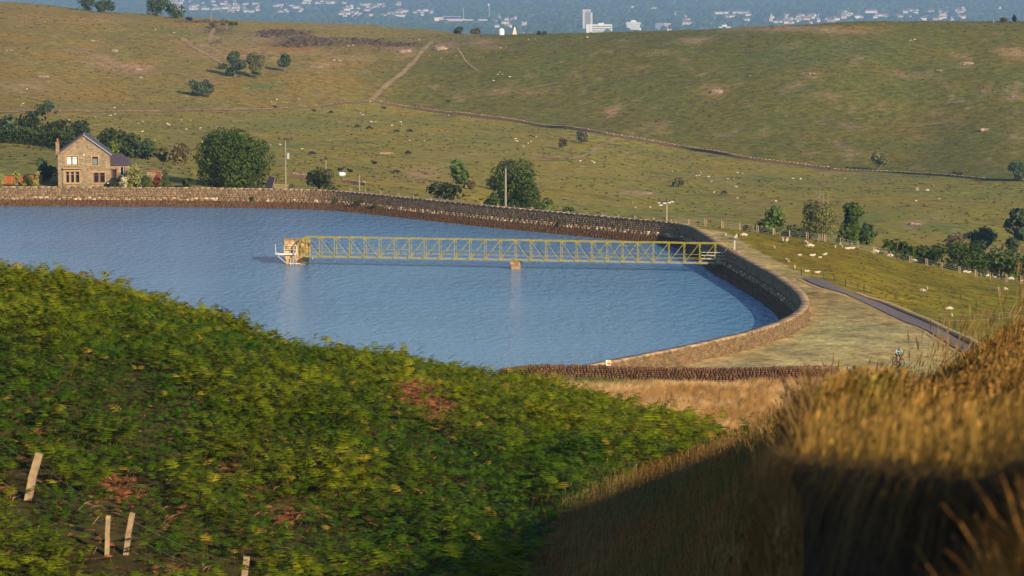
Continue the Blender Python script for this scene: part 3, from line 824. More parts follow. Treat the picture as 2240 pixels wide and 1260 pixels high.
dry_wall(drape([(748, 399), (770, 402), (796, 406)], 1.5, 520, 900), 0.7, .5, "low purple grey wall piece behind the fence posts right of the bush", ln=.7, detail=False, mult=1.7, dark=(.9, .8, 1.0))
dry_wall(drape([(1820, 372), (1950, 378), (2080, 386), (2240, 397)], 3.0, 850, 1250), .5, .8, "crumbling low wall line at the foot of the right hill", ln=1.6, detail=False, mult=1.0)

# ------------------------------------------------------------------ trees and shrubs
PAL = {'oak': (.038, .058, .013), 'dark': (.028, .040, .017), 'mid': (.060, .092, .022), 'bright': (.085, .125, .022), 'olive': (.095, .10, .035), 'brown': (.10, .078, .045),
       'pale': (.21, .22, .075), 'silver': (.42, .40, .30), 'yellow': (.20, .19, .02), 'red': (.10, .028, .025), 'blue': (.042, .062, .032), 'conifer': (.06, .075, .02)}

def crown_mesh(name, w, h, z0, n, leaf, col, rs, shape='round', lobes=14, gap=0.25, flat=1.0):
    """leaf-sized faces gathered in clumps over an uneven crown; returns a mesh"""
    L = []
    for k in range(lobes):
        a = rs.random() * 2 * math.pi
        if shape == 'round':
            r = math.sqrt(rs.random()) * .68; q = (rs.random() * .86 + .04)
            wz = math.sin(math.pi * (0.18 + 0.74 * q)) ** .7
            L.append((math.cos(a) * r * w / 2 * wz, math.sin(a) * r * w / 2 * wz * flat, z0 + h * q, (0.12 + .19 * rs.random()) * min(w, h * 1.25)))
        elif shape == 'cone':
            q = rs.random() * .95; r = (1 - q) * .55
            L.append((math.cos(a) * r * w / 2, math.sin(a) * r * w / 2, z0 + h * q, w * (.30 * (1 - q) + .08)))
        elif shape == 'low':
            r = math.sqrt(rs.random()) * .80; q = .15 + .5 * rs.random() * (1 - r * r)
            L.append((math.cos(a) * r * w / 2, math.sin(a) * r * w / 2 * flat, z0 + h * q, (.42 + .2 * rs.random()) * h * .75))
        elif shape == 'spiky':
            r = math.sqrt(rs.random()) * .78; q = .12 + .76 * rs.random() * (1 - .5 * r)
            L.append((math.cos(a) * r * w / 2, math.sin(a) * r * w / 2 * flat, z0 + h * q, (.10 + .10 * rs.random()) * w))
    zt = max(l[2] + l[3] for l in L); k = (z0 + h) / zt
    cx = max(max(abs(l[0]) + l[3] for l in L), .01); kx = w / 2 / cx
    L = np.array([(l[0] * kx, l[1] * kx, l[2] * min(1.15, max(k, .7)), l[3] * min(1.1, kx)) for l in L])
    g = np.random.default_rng(rs.randint(0, 1 << 30))
    wts = L[:, 3] ** 2; idx = g.choice(len(L), n, p=wts / wts.sum())
    d = g.normal(size=(n, 3)); d /= np.linalg.norm(d, axis=1)[:, None]
    rad = L[idx, 3] * (0.62 + .42 * g.random(n) ** .6)
    # ragged clumps: leave out leaves where clump noise is low
    P = L[idx, :3] + d * rad[:, None]
    keep = vnoise(P[:, 0] / (leaf * 4) + P[:, 2] / (leaf * 5), P[:, 1] / (leaf * 4) - P[:, 2] / (leaf * 4), 3) > gap
    keep &= P[:, 2] > z0 * 0.55
    P, d, idx = P[keep], d[keep], idx[keep]; n = len(P)
    nrm = d + g.normal(size=(n, 3)) * .55 + np.array([0, 0, .25]); nrm /= np.linalg.norm(nrm, axis=1)[:, None]
    t = np.cross(nrm, g.normal(size=(n, 3))); t /= np.linalg.norm(t, axis=1)[:, None]; b = np.cross(nrm, t)
    s = leaf * (.55 + .9 * g.random(n))[:, None]
    q = np.stack([P - t * s * .5 - b * s * .25, P + t * s * .1 - b * s * .5, P + t * s * .55 + b * s * .05, P + b * s * .5], 1).reshape(-1, 3)
    lobev = (.72 + .6 * g.random(len(L)))[idx]
    v = lobev * (.65 + .7 * g.random(n)); hue = g.random(n)
    C = np.stack([col[0] * v * (.85 + .4 * hue), col[1] * v, col[2] * v * (1.1 - .3 * hue)], 1)
    return fast_mesh(name, q, np.arange(n * 4).reshape(-1, 4), M['leaf'], np.repeat(C, 4, 0))

def trunk_mesh(w, h, z0, rs, mat, stems=1, thick=.035, limbs=6, top=.75):
    mb = MB()
    for st in range(stems):
        ox, oy = ((rs.uniform(-.16, .16) * w, rs.uniform(-.1, .1) * w) if stems > 1 else (0, 0))
        r0 = max(thick * h / (stems ** .4), .05); H = z0 + h * top
        pts = [(ox * .7, oy * .7, -.4)]
        for k in range(1, 5): pts.append((ox * (1 + .5 * k / 4) + rs.uniform(-.02, .02) * h, oy + rs.uniform(-.02, .02) * h, H * k / 4))
        mb.tube(pts, [r0 * 1.3, r0, r0 * .75, r0 * .5, r0 * .2], 7)
        for k in range(limbs):
            q = rs.uniform(.3, .85); a = rs.random() * 6.28; l = rs.uniform(.25, .42) * w
            b0 = Vector(pts[0]).lerp(Vector(pts[-1]), q); e = b0 + Vector((math.cos(a) * l, math.sin(a) * l, rs.uniform(.08, .3) * h))
            mb.tube([b0, b0.lerp(e, .5) + Vector((0, 0, .04 * h)), e], [r0 * .5, r0 * .33, r0 * .1], 5)
    return mb.mesh("trunk", mat)

def plant(name, cat, label, px, py, w_px, h_px, kind, d=None, dmin=500, shape='round', group=None, trunk=.22, n=None, leaf=None, stems=1, gap=.25, lobes=14, bark='bark', flat=1.0, sink=0.0, limbs=6, thick=.035):
    rs = random.Random(int(px * 31 + py * 17))
    p = hit(px, py, dmin) if d is None else at_d(px, py, d)
    if d is not None: p.z = land1(p.x, p.y)
    k = F_PX / (p.y * CP)
    w, h = w_px / k, h_px / k
    if d is not None: h = max(h, (at_d(px, py - h_px, d).z - p.z))
    p.z -= sink
    o = tag(empty(name, p, rs.random() * 6.28 if flat == 1.0 else 0), label, cat, group)
    z0 = h * trunk; hc = h - z0
    area = w_px * h_px / 4.8
    leaf = leaf or max(.16, min(.7, 2.7 / k * 2.5))
    n = n or int(min(9000, max(260, 10.5 * (w * h) / (leaf * leaf))))
    trunk = trunk * .7
    link_mesh("crown", crown_mesh("crown", w, hc, z0, n, leaf, PAL[kind], rs, shape, lobes, gap, flat), o)
    link_mesh("trunk", trunk_mesh(w, h, z0, rs, M[bark], stems, thick, limbs), o)
    return o

def T(label, *a, **k): return plant("tree", "tree", label, *a, **k)
def B(label, *a, **k): k.setdefault('trunk', .04); k.setdefault('shape', 'low'); k.setdefault('limbs', 4); return plant("shrub", "shrub", label, *a, **k)

T("large dense dark green tree standing beside the house wall", 511, 414, 152, 120, 'oak', d=519, n=26000, leaf=.36, trunk=.03, lobes=40, gap=.12)
T("tall bushy dark green tree behind the bare pole", 1130, 447, 128, 100, 'oak', d=560, n=13000, leaf=.36, trunk=.14, lobes=24, stems=3)
T("light green layered tree left of the tall bushy tree", 1003, 408, 56, 62, 'mid', dmin=560, trunk=.12, lobes=12, gap=.36)
B("spiky dark shrub sprouting just behind the parapet", 707, 418, 78, 55, 'dark', d=508, shape='spiky', lobes=26, stems=5, limbs=5, n=3600, leaf=.3, trunk=.08)
B("low dark spreading shrub by the fence left of the pole", 966, 432, 94, 34, 'dark', d=520, lobes=14)
B("brown scrubby bush between the two valley trees", 1030, 414, 46, 26, 'brown', dmin=560)
B("dark rounded bush tucked left of the tall bushy tree", 1075, 414, 44, 30, 'dark', dmin=560)
B("small green bush right of the bare pole's tree", 1193, 450, 40, 28, 'mid', d=520)
B("low green hump of bush beside the parapet fence", 1240, 459, 46, 14, 'mid', d=512)
B("small bush at the foot of the tall bushy tree", 1080, 440, 44, 22, 'oak', d=530)
T("small brownish tree with a long shadow, left of the slope pair", 1233, 329, 22, 30, 'brown', dmin=800)
T("small brownish tree higher on the slope, right of the pair", 1272, 313, 28, 28, 'brown', dmin=800)
B("lone round olive bush in the middle of the pasture", 1487, 409, 40, 22, 'olive', dmin=700)
T("ragged brown green tree at the foot of the right hill", 1921, 372, 38, 38, 'olive', dmin=850)
T("dark round tree at the frame edge below the right hill", 2228, 396, 52, 44, 'blue', dmin=850)
B("low dark bush on the wall line right of the ragged tree", 2090, 384, 40, 11, 'dark', dmin=850)
T("bright green bushy tree behind the sheep field fence", 1686, 508, 72, 58, 'mid', d=545, trunk=.08, lobes=16)
B("brown bush left of the bright green tree", 1636, 503, 34, 28, 'brown', d=520)
T("olive tree with many pale bare stems behind the fence", 1796, 534, 96, 98, 'olive', d=520, trunk=.42, stems=9, bark='pale_bark', lobes=16, n=2600, leaf=.34, thick=.02, limbs=4)
T("dark upright tree right of the pale stemmed tree", 1862, 507, 58, 66, 'oak', d=545, trunk=.2, lobes=20)
B("dark green bush under the pale stemmed tree", 1740, 517, 76, 34, 'dark', d=510)
B("green bush right of the dark upright tree", 1897, 503, 44, 24, 'oak', d=600)
B("tiny dark bush beside a fence post in the sheep field", 1836, 536, 14, 20, 'dark', d=470, shape='round')
T("spreading grey green tree at the frame edge with a broad shadow", 2226, 512, 74, 58, 'blue', d=600, trunk=.2, lobes=14)
B("dark bush standing in for the shadow left of the grey green tree", 2150, 515, 110, 28, 'blue', d=610)  # dark foliage put where the tree's cast shadow lies
B("brown scrub between the valley hedge bushes", 2090, 520, 90, 14, 'brown', d=605)
B("dark green thicket behind the fence, nearest the field corner", 1962, 566, 88, 52, 'oak', d=485, lobes=16)
B("leafy green thicket beside the first thicket", 2030, 576, 92, 50, 'oak', d=488, lobes=16)
B("largest dark green thicket behind the fence", 2108, 594, 120, 74, 'oak', d=480, lobes=22, n=5200, leaf=.32)
B("dense thicket with bare brown stems near the frame edge", 2186, 602, 104, 66, 'oak', d=482, lobes=20, stems=6, bark='pale_bark')
B("dark thicket cut off by the frame edge", 2252, 606, 84, 64, 'dark', d=484, lobes=16)
# hillside of the left
T("left dark tree of the clump on the tan hillside", 513, 168, 52, 58, 'blue', dmin=900, trunk=.1)
T("brown green tree in the middle of the hillside clump", 560, 170, 48, 54, 'olive', dmin=900, trunk=.1)
T("single green tree right of the hillside clump", 622, 156, 32, 40, 'blue', dmin=900, trunk=.15)
B("dark bush fringing the left side of the hillside clump", 484, 150, 30, 14, 'dark', dmin=900)
B("round dark bush alone on the tan hillside", 438, 211, 62, 36, 'blue', dmin=850, shape='round')
T("round dark tree above the left hedge", 101, 252, 50, 32, 'blue', dmin=700, trunk=.05)
T("dark tree at the left edge above the hedge", 18, 292, 50, 42, 'blue', d=700, trunk=.05)
T("largest dark tree of the row above the hedge", 72, 300, 76, 56, 'dark', d=690, trunk=.05, lobes=18)
T("dark tree in the row above the house roof", 128, 308, 70, 46, 'dark', d=680, trunk=.05)
T("dark bushy tree directly behind the chimney", 172, 312, 56, 50, 'dark', d=670, trunk=.05)
T("tall dark tree right of the house roof ridge", 242, 345, 46, 66, 'dark', d=650, trunk=.05)
T("broad dark tree behind the slate extension", 278, 352, 70, 66, 'dark', d=660, trunk=.05, lobes=18)
T("lower dark tree right of the broad one behind the house", 318, 354, 56, 46, 'blue', d=665, trunk=.05)
B("brown green bush at the end of the tree row", 352, 357, 56, 36, 'olive', d=660, shape='round')
B("green and brown bush closing the row toward the big tree", 388, 358, 50, 46, 'brown', d=655, shape='round')
T("small green tree behind the top of the big tree", 470, 322, 28, 30, 'mid', dmin=700)
T("bright green rounded tree behind the slate extension roof", 251, 352, 48, 44, 'bright', d=545, trunk=.05)
# hilltop
T("dark round tree left of the hilltop group", 188, 17, 48, 26, 'blue', d=1412, trunk=.05)
T("second dark tree on the hilltop skyline", 228, 20, 50, 26, 'blue', d=1412, trunk=.05)
T("tall hilltop tree cut by the top of the frame", 312, 29, 46, 40, 'blue', dmin=1100, trunk=.1)
T("broad hilltop tree in the middle of the skyline group", 346, 35, 54, 42, 'blue', dmin=1100, trunk=.05)
T("rounded hilltop tree at the end of the skyline group", 380, 40, 46, 34, 'oak', dmin=1100, trunk=.03)
B("dark low bush on the skyline beside the hilltop group", 412, 45, 20, 9, 'dark', dmin=1100)
B("low dark hedge tuft near the hilltop post", 500, 56, 40, 10, 'dark', dmin=1150)
B("brown bush under the hilltop post", 462, 62, 26, 16, 'brown', dmin=1150)
B("dark clipped bush on the skyline in front of the town", 1004, 68, 32, 13, 'dark', d=1455)
B("brown clipped bush on the skyline in front of the town", 1041, 70, 26, 15, 'brown', d=1450)
B("tiny dark bush on the skyline below the tower block", 1182, 77, 30, 9, 'dark', d=1325)
B("brown bush on the right skyline", 2196, 50, 28, 13, 'brown', d=1262)
T("slim dark tree on the right skyline", 2219, 50, 11, 17, 'dark', d=1262, trunk=.02)
B("left dark bush in the wall gap", 1680, 503, 30, 14, 'dark', d=505)
# garden
T("small round pale green garden tree with a pale trunk", 298, 404, 42, 46, 'pale', d=512.6, trunk=.32, n=1300, leaf=.24, bark='pale_bark', lobes=14, thick=.03)
B("silvery white flowering shrub by the garden tree", 269, 406, 28, 19, 'silver', d=512.0, shape='round', leaf=.18)
B("yellow green clipped shrub under the garden tree", 288, 407, 15, 13, 'yellow', d=511.8, shape='round', leaf=.16)
B("second yellow green clump beside the garden tree trunk", 305, 408, 18, 12, 'yellow', d=511.8, shape='round', leaf=.16)
B("green rounded garden shrub left of the red one", 322, 408, 26, 24, 'conifer', d=511.8, shape='round', leaf=.2)
B("dark red leaved garden shrub", 342, 409, 20, 26, 'red', d=511.6, shape='round', leaf=.2)
B("pointed dwarf conifer beside the red shrub", 363, 409, 22, 40, 'conifer', d=511.6, shape='cone', lobes=26, leaf=.18)
B("dark shrub by the big tree's left side", 405, 409, 44, 24, 'dark', d=513)
B("green shrub in front of the slate extension door", 252, 407, 22, 12, 'oak', d=511.6, leaf=.18)
B("dark green garden shrub beside the red panel fence", 60, 401, 26, 20, 'oak', d=512.5, shape='round', leaf=.2)
B("yellow flowering shrub below the red panel fence", 52, 405, 18, 9, 'yellow', d=511.8, leaf=.16)
B("pale yellow shrub in front of the red panel fence", 36, 388, 20, 14, 'pale', d=514, shape='round', leaf=.2)
B("pale green shrub near the end of the red panel fence", 80, 389, 18, 15, 'pale', d=514, shape='round', leaf=.2)
B("pale yellow tuft at the frame edge by the red fence", 4, 392, 14, 12, 'pale', d=514, shape='round', leaf=.2)
T("blue green bushy tree left of the house behind the fence", 102, 398, 56, 52, 'blue', d=523, trunk=.05)
for px, py, w, h, lab in ((590, 425, 14, 14, "small weed tuft growing from the parapet face"), (735, 439, 16, 14, "green weed tuft on the ledge stones"), (806, 443, 26, 16, "bushy weed on the ledge under the parapet"), (828, 448, 24, 12, "trailing weed further along the ledge"), (1250, 487, 10, 10, "tiny weed on the ledge below the tree")):
    q = at_z(px, py, 1.5); k = int(np.argmin(np.linalg.norm(WALL - np.array((q.x, q.y)), axis=1)))
    c = WALL[k] + WALL_N[k] * .75; rs = random.Random(px)
    o = tag(empty("wall_plant", (c[0], c[1], 1.15)), lab, "plant"); s = F_PX / q.y
    link_mesh("foliage", crown_mesh("foliage", w / s, h / s, 0.0, 320, .14, PAL['oak'], rs, 'low', 6, .2), o)

def build_hedge():
    root = tag(empty("hedge", at_d(95, 322, 622)), "long clipped dark hedge with pale stems above the left field", "hedge")
    rs = random.Random(5); me_list = []
    L = resample(np.array([tuple(at_d(px, py, d))[:2] for px, py, d in ((-60, 312, 630), (0, 314, 628), (60, 322, 624), (130, 332, 618), (190, 340, 612))]), 1.2)
    g = np.random.default_rng(2); n = 11000
    k = g.integers(0, len(L), n); z = g.random(n)
    P = np.column_stack([L[k] + g.normal(size=(n, 2)) * np.array([.5, .55]), land(L[k, 0], L[k, 1]) + .7 + z * (3.0 + .5 * np.sin(k * .7))])
    P -= np.array(root.location)
    s = .38 * (.6 + .8 * g.random(n))[:, None]; nr = g.normal(size=(n, 3)) + np.array([0, -.8, .5]); nr /= np.linalg.norm(nr, axis=1)[:, None]
    t = np.cross(nr, g.normal(size=(n, 3))); t /= np.linalg.norm(t, axis=1)[:, None]; b = np.cross(nr, t)
    q = np.stack([P - t * s * .5, P - b * s * .4, P + t * s * .5, P + b * s * .5], 1).reshape(-1, 3)
    v = (.6 + .8 * g.random(n)) * (.7 + .6 * vnoise(k * .25, z * 3, 4)); C = np.stack([.040 * v, .055 * v, .017 * v], 1)
    link_mesh("foliage", fast_mesh("foliage", q, np.arange(n * 4).reshape(-1, 4), M['leaf'], np.repeat(C, 4, 0)), root)
    for j in range(0, len(L), 2):
        x, y = L[j]; mb = MB(); mb.tube([(0, 0, -.3), (rs.uniform(-.1, .1), 0, 1.6)], [.06, .04], 5)
        mb.build("stem", M['pale_bark'], root, Vector((x + rs.uniform(-.3, .3), y - .35, land1(x, y))) - root.location)
build_hedge()
# ------------------------------------------------------------------ bracken
def frond_template(seed, pairs=9, length=.62, stem=.42, arch=.55):
    """one bracken frond: stem, arching midrib and tapering leaflets (triangles); returns V,F,base colour"""
    r = random.Random(seed); V, F, C = [], [], []
    def tri(a, b, c, col):
        k = len(V); V.extend([a, b, c]); F.append((k, k + 1, k + 2)); C.extend([col] * 3)
    def mid(t):        # midrib curve
        return Vector((length * (t - .12 * t * t), 0, stem + arch * length * (math.sin(t * 2.2) * .62 - .25 * t * t)))
    w = .008; sc = (1.25, 1.15, .9)
    tri((-.0, -w, -.1), (0, w, -.1), (mid(0).x, 0, mid(0).z), sc)
    for i in range(4):
        a, b = mid(i / 4), mid((i + 1) / 4); ww = .007 * (1 - i / 5)
        tri((a.x, -ww, a.z), (a.x, ww, a.z), tuple(b), sc)
    for i in range(pairs):
        t = (i + .4) / pairs; p = mid(t); tn = (mid(min(t + .05, 1)) - p).normalized()
        L_ = length * .55 * (1 - t) ** .8 * (0.75 + .25 * min(1, t * 6)) + .02; wd = L_ * .25 + .014
        for s in (-1, 1):
            out = Vector((tn.x * .45, s, .10 + r.uniform(-.12, .12))).normalized()
            e = p + out * L_ + Vector((0, 0, -.10 * L_)); m_ = p + out * L_ * .45 + Vector((0, 0, .05 * L_))
            v = r.uniform(.75, 1.2)
            fwd = tn * wd
            tri(tuple(p - fwd * .55), tuple(p + fwd * .55 + out * L_ * .12), tuple(e), (v, v, v))
    return np.array(V, np.float32), np.array(F), np.array(C)

BRK_EDGE = ([-100, 1100, 1150, 1200, 1260, 1330, 1400, 1480, 1560, 1630, 1700], [1500, 1330, 1262, 1160, 1085, 1045, 1015, 985, 962, 945, 920])
RUST = [(915, 850, 62, 46), (965, 895, 52, 34), (45, 1040, 46, 34), (280, 1050, 60, 44), (235, 1105, 46, 34), (240, 1190, 60, 44), (625, 1110, 46, 36), (70, 930, 26, 16), (385, 1230, 56, 30), (860, 815, 20, 14), (500, 1010, 30, 26), (700, 980, 30, 20), (395, 1105, 26, 20), (80, 570, 36, 8)]

def build_bracken():
    g = np.random.default_rng(8)
    n = 138000
    d = 44 + (160 - 44) * g.random(n) ** .92
    px = -160 + (1720 + 160) * g.random(n)
    wgt = d / 160.0                       # even density per square metre
    keep = g.random(n) < np.clip(wgt, .22, 1) * np.where(d > 129, .22, 1.0)
    d, px = d[keep], px[keep]
    X = (px - 1120) / F_PX * d; Z = land(X, d)
    ix, iy = project(X, d, Z + .4)
    n0 = len(d)
    ok = ((ix < 1640) | (d > 100)) & (iy < np.interp(ix, *BRK_EDGE) + 34 * (fbm(X / 1.5, d / 1.5, 3, 3) - .5))
    for x0, x1, y0, y1 in ((28, 108, 985, 1085), (205, 315, 1118, 1200), (495, 570, 1212, 1420)):
        ok &= ~((ix > x0) & (ix < x1) & (iy > y0) & (iy < y1 + 55) & (d < 90) & (g.random(n0) < .9))
    d, X, Z, ix, iy = d[ok], X[ok], Z[ok], ix[ok], iy[ok]
    n = len(d)
    clump = np.clip((fbm(X / 1.5, d / 2.4, 41, 3) - .22) * 1.6, 0, 1); big = fbm(X / 7, d / 11, 43, 3)
    rust = np.zeros(n)
    for cx, cy, rx, ry in RUST: rust = np.maximum(rust, np.exp(-(((ix - cx) / rx) ** 2 + ((iy - cy) / ry) ** 2) * 1.3))
    rust = rust * (.5 + .9 * fbm(X / .8, d / 1.2, 47, 2))
    dead = g.random(n) < np.clip((rust - .22) * 2.6, 0, .95)
    dead |= g.random(n) < .025
    size = (.34 + .56 * clump ** 1.2 + .20 * g.random(n)) * np.where(dead, .8, 1.0) * np.interp(big, [.3, .7], [.85, 1.12])
    yaw = g.random(n) * 2 * math.pi
    # colour: yellower green on taller clumps, deeper green on lower ones, some bronzed
    v = .8 + .4 * g.random(n) ; hue = np.clip(.5 * big + .5 * g.random(n), 0, 1)
    warm = np.clip(np.interp(big + .35 * clump, [.48, .90], [0, 1]) + .25 * (g.random(n) - .5), 0, 1)[:, None]
    col = np.array([[.042, .095, .004]]) * (1 - warm) + np.array([[.175, .185, .005]]) * warm
    bron = (g.random(n) < .05)[:, None]; col = np.where(bron, np.array([[.27, .20, .02]]), col)
    col = col * v[:, None]
    col = np.where(dead[:, None], np.array([[.46, .17, .06]]) * (.55 + .8 * g.random(n))[:, None], col)
    parts = []
    tmpl = [frond_template(s, pairs=p, length=l, stem=st, arch=a) for s, p, l, st, a in ((1, 7, .58, .62, .55), (2, 7, .50, .85, .7), (3, 8, .66, .56, .40), (4, 6, .42, 1.0, .9), (5, 7, .54, .76, .3))]
    which = g.integers(0, len(tmpl), n)
    for k, (V, F, C) in enumerate(tmpl):
        s = which == k; m = int(s.sum())
        sz = np.stack([size[s] * (.85 + .4 * g.random(m)), size[s] * (.85 + .4 * g.random(m)), size[s] * (.8 + .35 * g.random(m)) * np.where(dead[s], .45, 1)], 1)
        lean = g.normal(size=(m, 2)) * .22
        pos = np.stack([X[s], d[s], Z[s] - .04], 1)
        parts.append(scatter(V, F, pos, yaw[s], sz, lean, col[s], C))
    V, F, C = merge(parts)
    print("bracken tris", len(F), "fronds", n)
    tag(link_mesh("bracken", fast_mesh("bracken", V, F, M['fern'], C)), "dense green bracken covering the near hillside with rusty dead patches", kind='stuff')
    # bracken litter under the fronds: dead stems lying about in the gaps
    m = 3400; pick = g.choice(n, m, p=(rust + .03) / (rust + .03).sum())
    pos = np.stack([X[pick] + g.normal(size=m) * .25, d[pick] + g.normal(size=m) * .25, Z[pick] + .05], 1); pos[:, 2] = land(pos[:, 0], pos[:, 1]) + .02
    Vt = np.array([(0, -.006, 0), (0, .006, 0), (.35, .012, .22), (.7, 0, .26), (.35, -.004, .20)], np.float32); Ft = np.array([(0, 1, 2), (0, 2, 4), (4, 2, 3)])
    V, F, C = scatter(Vt, Ft, pos, g.random(m) * 6.28, .3 + .5 * g.random(m), g.normal(size=(m, 2)) * .6, np.array([[.42, .22, .11]]) * (.5 + .9 * g.random(m))[:, None])
    tag(link_mesh("bracken_litter", fast_mesh("bracken_litter", V, F, M['straw'], C)), "rust brown dead bracken stems lying in the gaps", kind='stuff')
build_bracken()

# ------------------------------------------------------------------ grasses
def blade(h=1.0, w=.006, bend=.25, head=0.0, seg=4):
    """a curved blade along +x; optional seed head; triangles"""
    V, F = [], []
    for i in range(seg + 1):
        t = i / seg; x = bend * t * t; z = h * t * (1 - .12 * bend * t); ww = w * (1 - .75 * t)
        V += [(x, -ww, z), (x, ww, z)]
        if i: k = 2 * i; F += [(k - 2, k - 1, k), (k - 1, k + 1, k)]
    if head:
        a, b = V[-1], head; k = len(V); x, z = a[0], a[2]
        for q in range(2):
            dx, dy = (0, w * 2.6) if q == 0 else (w * 2.2, 0)
            V += [(x - .02 * bend, 0, z - .03), (x + b * .35 * bend + dx, dy, z + b * .45), (x + b * .9 * bend, 0, z + b), (x + b * .35 * bend - dx, -dy, z + b * .45)]
            F += [(k, k + 1, k + 2), (k, k + 2, k + 3)]; k += 4
    return np.array(V, np.float32), np.array(F)

def grass_patch(name, label, pos, h, cols, rng, wide=1.0, heads=.35, wind=(.30, -.05), wname='straw'):
    n = len(pos); parts = []
    T_ = [blade(1, .0042 * wide, .22, 0, 3), blade(1, .0036 * wide, .42, 0, 3), blade(.9, .0026 * wide, .18, .16, 3), blade(.85, .0026 * wide, .35, .22, 3)]
    pr = np.array([(1 - heads) / 2, (1 - heads) / 2, heads / 2, heads / 2])
    w = rng.choice(4, n, p=pr)
    for k, (V, F) in enumerate(T_):
        s = w == k; m = int(s.sum())
        if not m: continue
        sz = np.stack([h[s], np.ones(m), h[s]], 1)
        sz[:, 1] = 1.0; sz[:, 0] = h[s]
        lean = rng.normal(size=(m, 2)) * .16 + np.array(wind)
        parts.append(scatter(V, F, pos[s], rng.random(m) * 6.28, sz, lean, cols[s]))
    V, F, C = merge(parts)
    print(name, "tris", len(F))
    return tag(link_mesh(name, fast_mesh(name, V, F, M[wname], C)), label, kind='stuff')

BANK_EDGE_PX = ([9, 12, 20, 32, 60, 80, 120], [1745, 1725, 1665, 1630, 1640, 1670, 1720])
def bank_top(X, Y): return 42.42 - .150 * (Y - 9) + .17 * (vnoise(np.asarray(Y) * 1.25, np.asarray(Y) * 0 + 2.5, 12) - .5)

# the turf edge of the sunken way beside the viewpoint
BANK_LINE = np.array([(2.6, 12.6), (1.9, 12.0), (1.25, 10.9), (.95, 9.9), (.885, 9.2), (.96, 8.0), (1.06, 7.2), (1.30, 5.6), (1.7, 3.4), (2.1, 1.5)])
def build_peat_bank():
    L = resample(catmull(BANK_LINE, .1), .07); n = len(L)
    t = np.gradient(L, axis=0); t /= np.linalg.norm(t, axis=1)[:, None]; N = np.stack([-t[:, 1], t[:, 0]], 1)   # to the right of travel towards the camera? fixed below
    if N[-1, 0] < 0: N = -N                           # N points into the bank (to the right)
    rows = []
    prof = [(-.02, -1.6), (.05, -.9), (.08, -.55), (.10, -.30), (.07, -.16), (.03, -.07), (.01, -.02), (.06, .005), (.35, .03), (.8, .04), (1.6, .02), (3.2, -.25)]
    for j, (u, dz) in enumerate(prof):
        rough = .035 if 0 < j < 5 else .012
        nz = (fbm(L[:, 1] * 3 + j * 1.7, np.full(n, j * .9), 6, 3) - .5) * 2 * rough * 1.6
        q = L + N * (u + nz)[:, None]
        top = bank_top(q[:, 0], L[:, 1])
        zz = np.where(L[:, 1] > 9.5, np.maximum(top, -9), top) + dz + (fbm(L[:, 1] * 4, np.full(n, j * 2.3), 8, 2) - .5) * rough
        rows.append(np.column_stack([q, zz]))
    V = np.stack(rows, 1); k = len(prof); i = np.arange(n * k).reshape(n, k)
    Fq = np.stack([i[:-1, :-1], i[1:, :-1], i[1:, 1:], i[:-1, 1:]], -1).reshape(-1, 4)
    root = tag(empty("peat_bank", (1.0, 9.0, 41.0)), "dark eroded peat bank under overhanging grass in the near corner", "bank")
    o3 = np.array(root.location)
    fi = np.arange(len(Fq)) % (k - 1)
    link_mesh("peat_face", fast_mesh("peat_face", V.reshape(-1, 3) - o3, Fq[fi < 7], M['peat'], np.ones((n * k, 3)), smooth=True), root)
    link_mesh("turf_top", fast_mesh("turf_top", V.reshape(-1, 3) - o3, Fq[fi >= 7], M['ground'], np.tile([[.10, .062, .02]], (n * k, 1)), smooth=True), root)
    rs = random.Random(9)
    for j in range(0):                               # stones caught in the face
        kq = rs.randrange(int(n * .25), int(n * .62)); x, y = L[kq] - N[kq] * .02
        bm = bmesh.new(); bmesh.ops.create_icosphere(bm, subdivisions=2, radius=rs.uniform(.03, .06))
        for v in bm.verts: v.co = Vector((v.co.x * 1.3, v.co.y, v.co.z * .7)) * (1 + rs.uniform(-.15, .15))
        me = bpy.data.meshes.new("stone"); bm.to_mesh(me); bm.free(); me.materials.append(M['rock'])
        at = me.attributes.new("Col", 'FLOAT_COLOR', 'POINT'); at.data.foreach_set("color", np.tile([.16, .15, .14, 1.], len(me.vertices)))
        link_mesh("stone", me, root, Vector((x, y, bank_top(x, y) - rs.uniform(.1, .36))) - root.location, (rs.random(), rs.random(), rs.random() * 6))
build_peat_bank()

def bank_ground(X, Y):
    z = land(X, Y)
    ex = np.interp(Y, BANK_LINE[::-1, 1], BANK_LINE[::-1, 0])
    on = (Y < 12.4) & (X > ex)
    return np.where(on, np.maximum(z, bank_top(X, Y) + .02), z), on

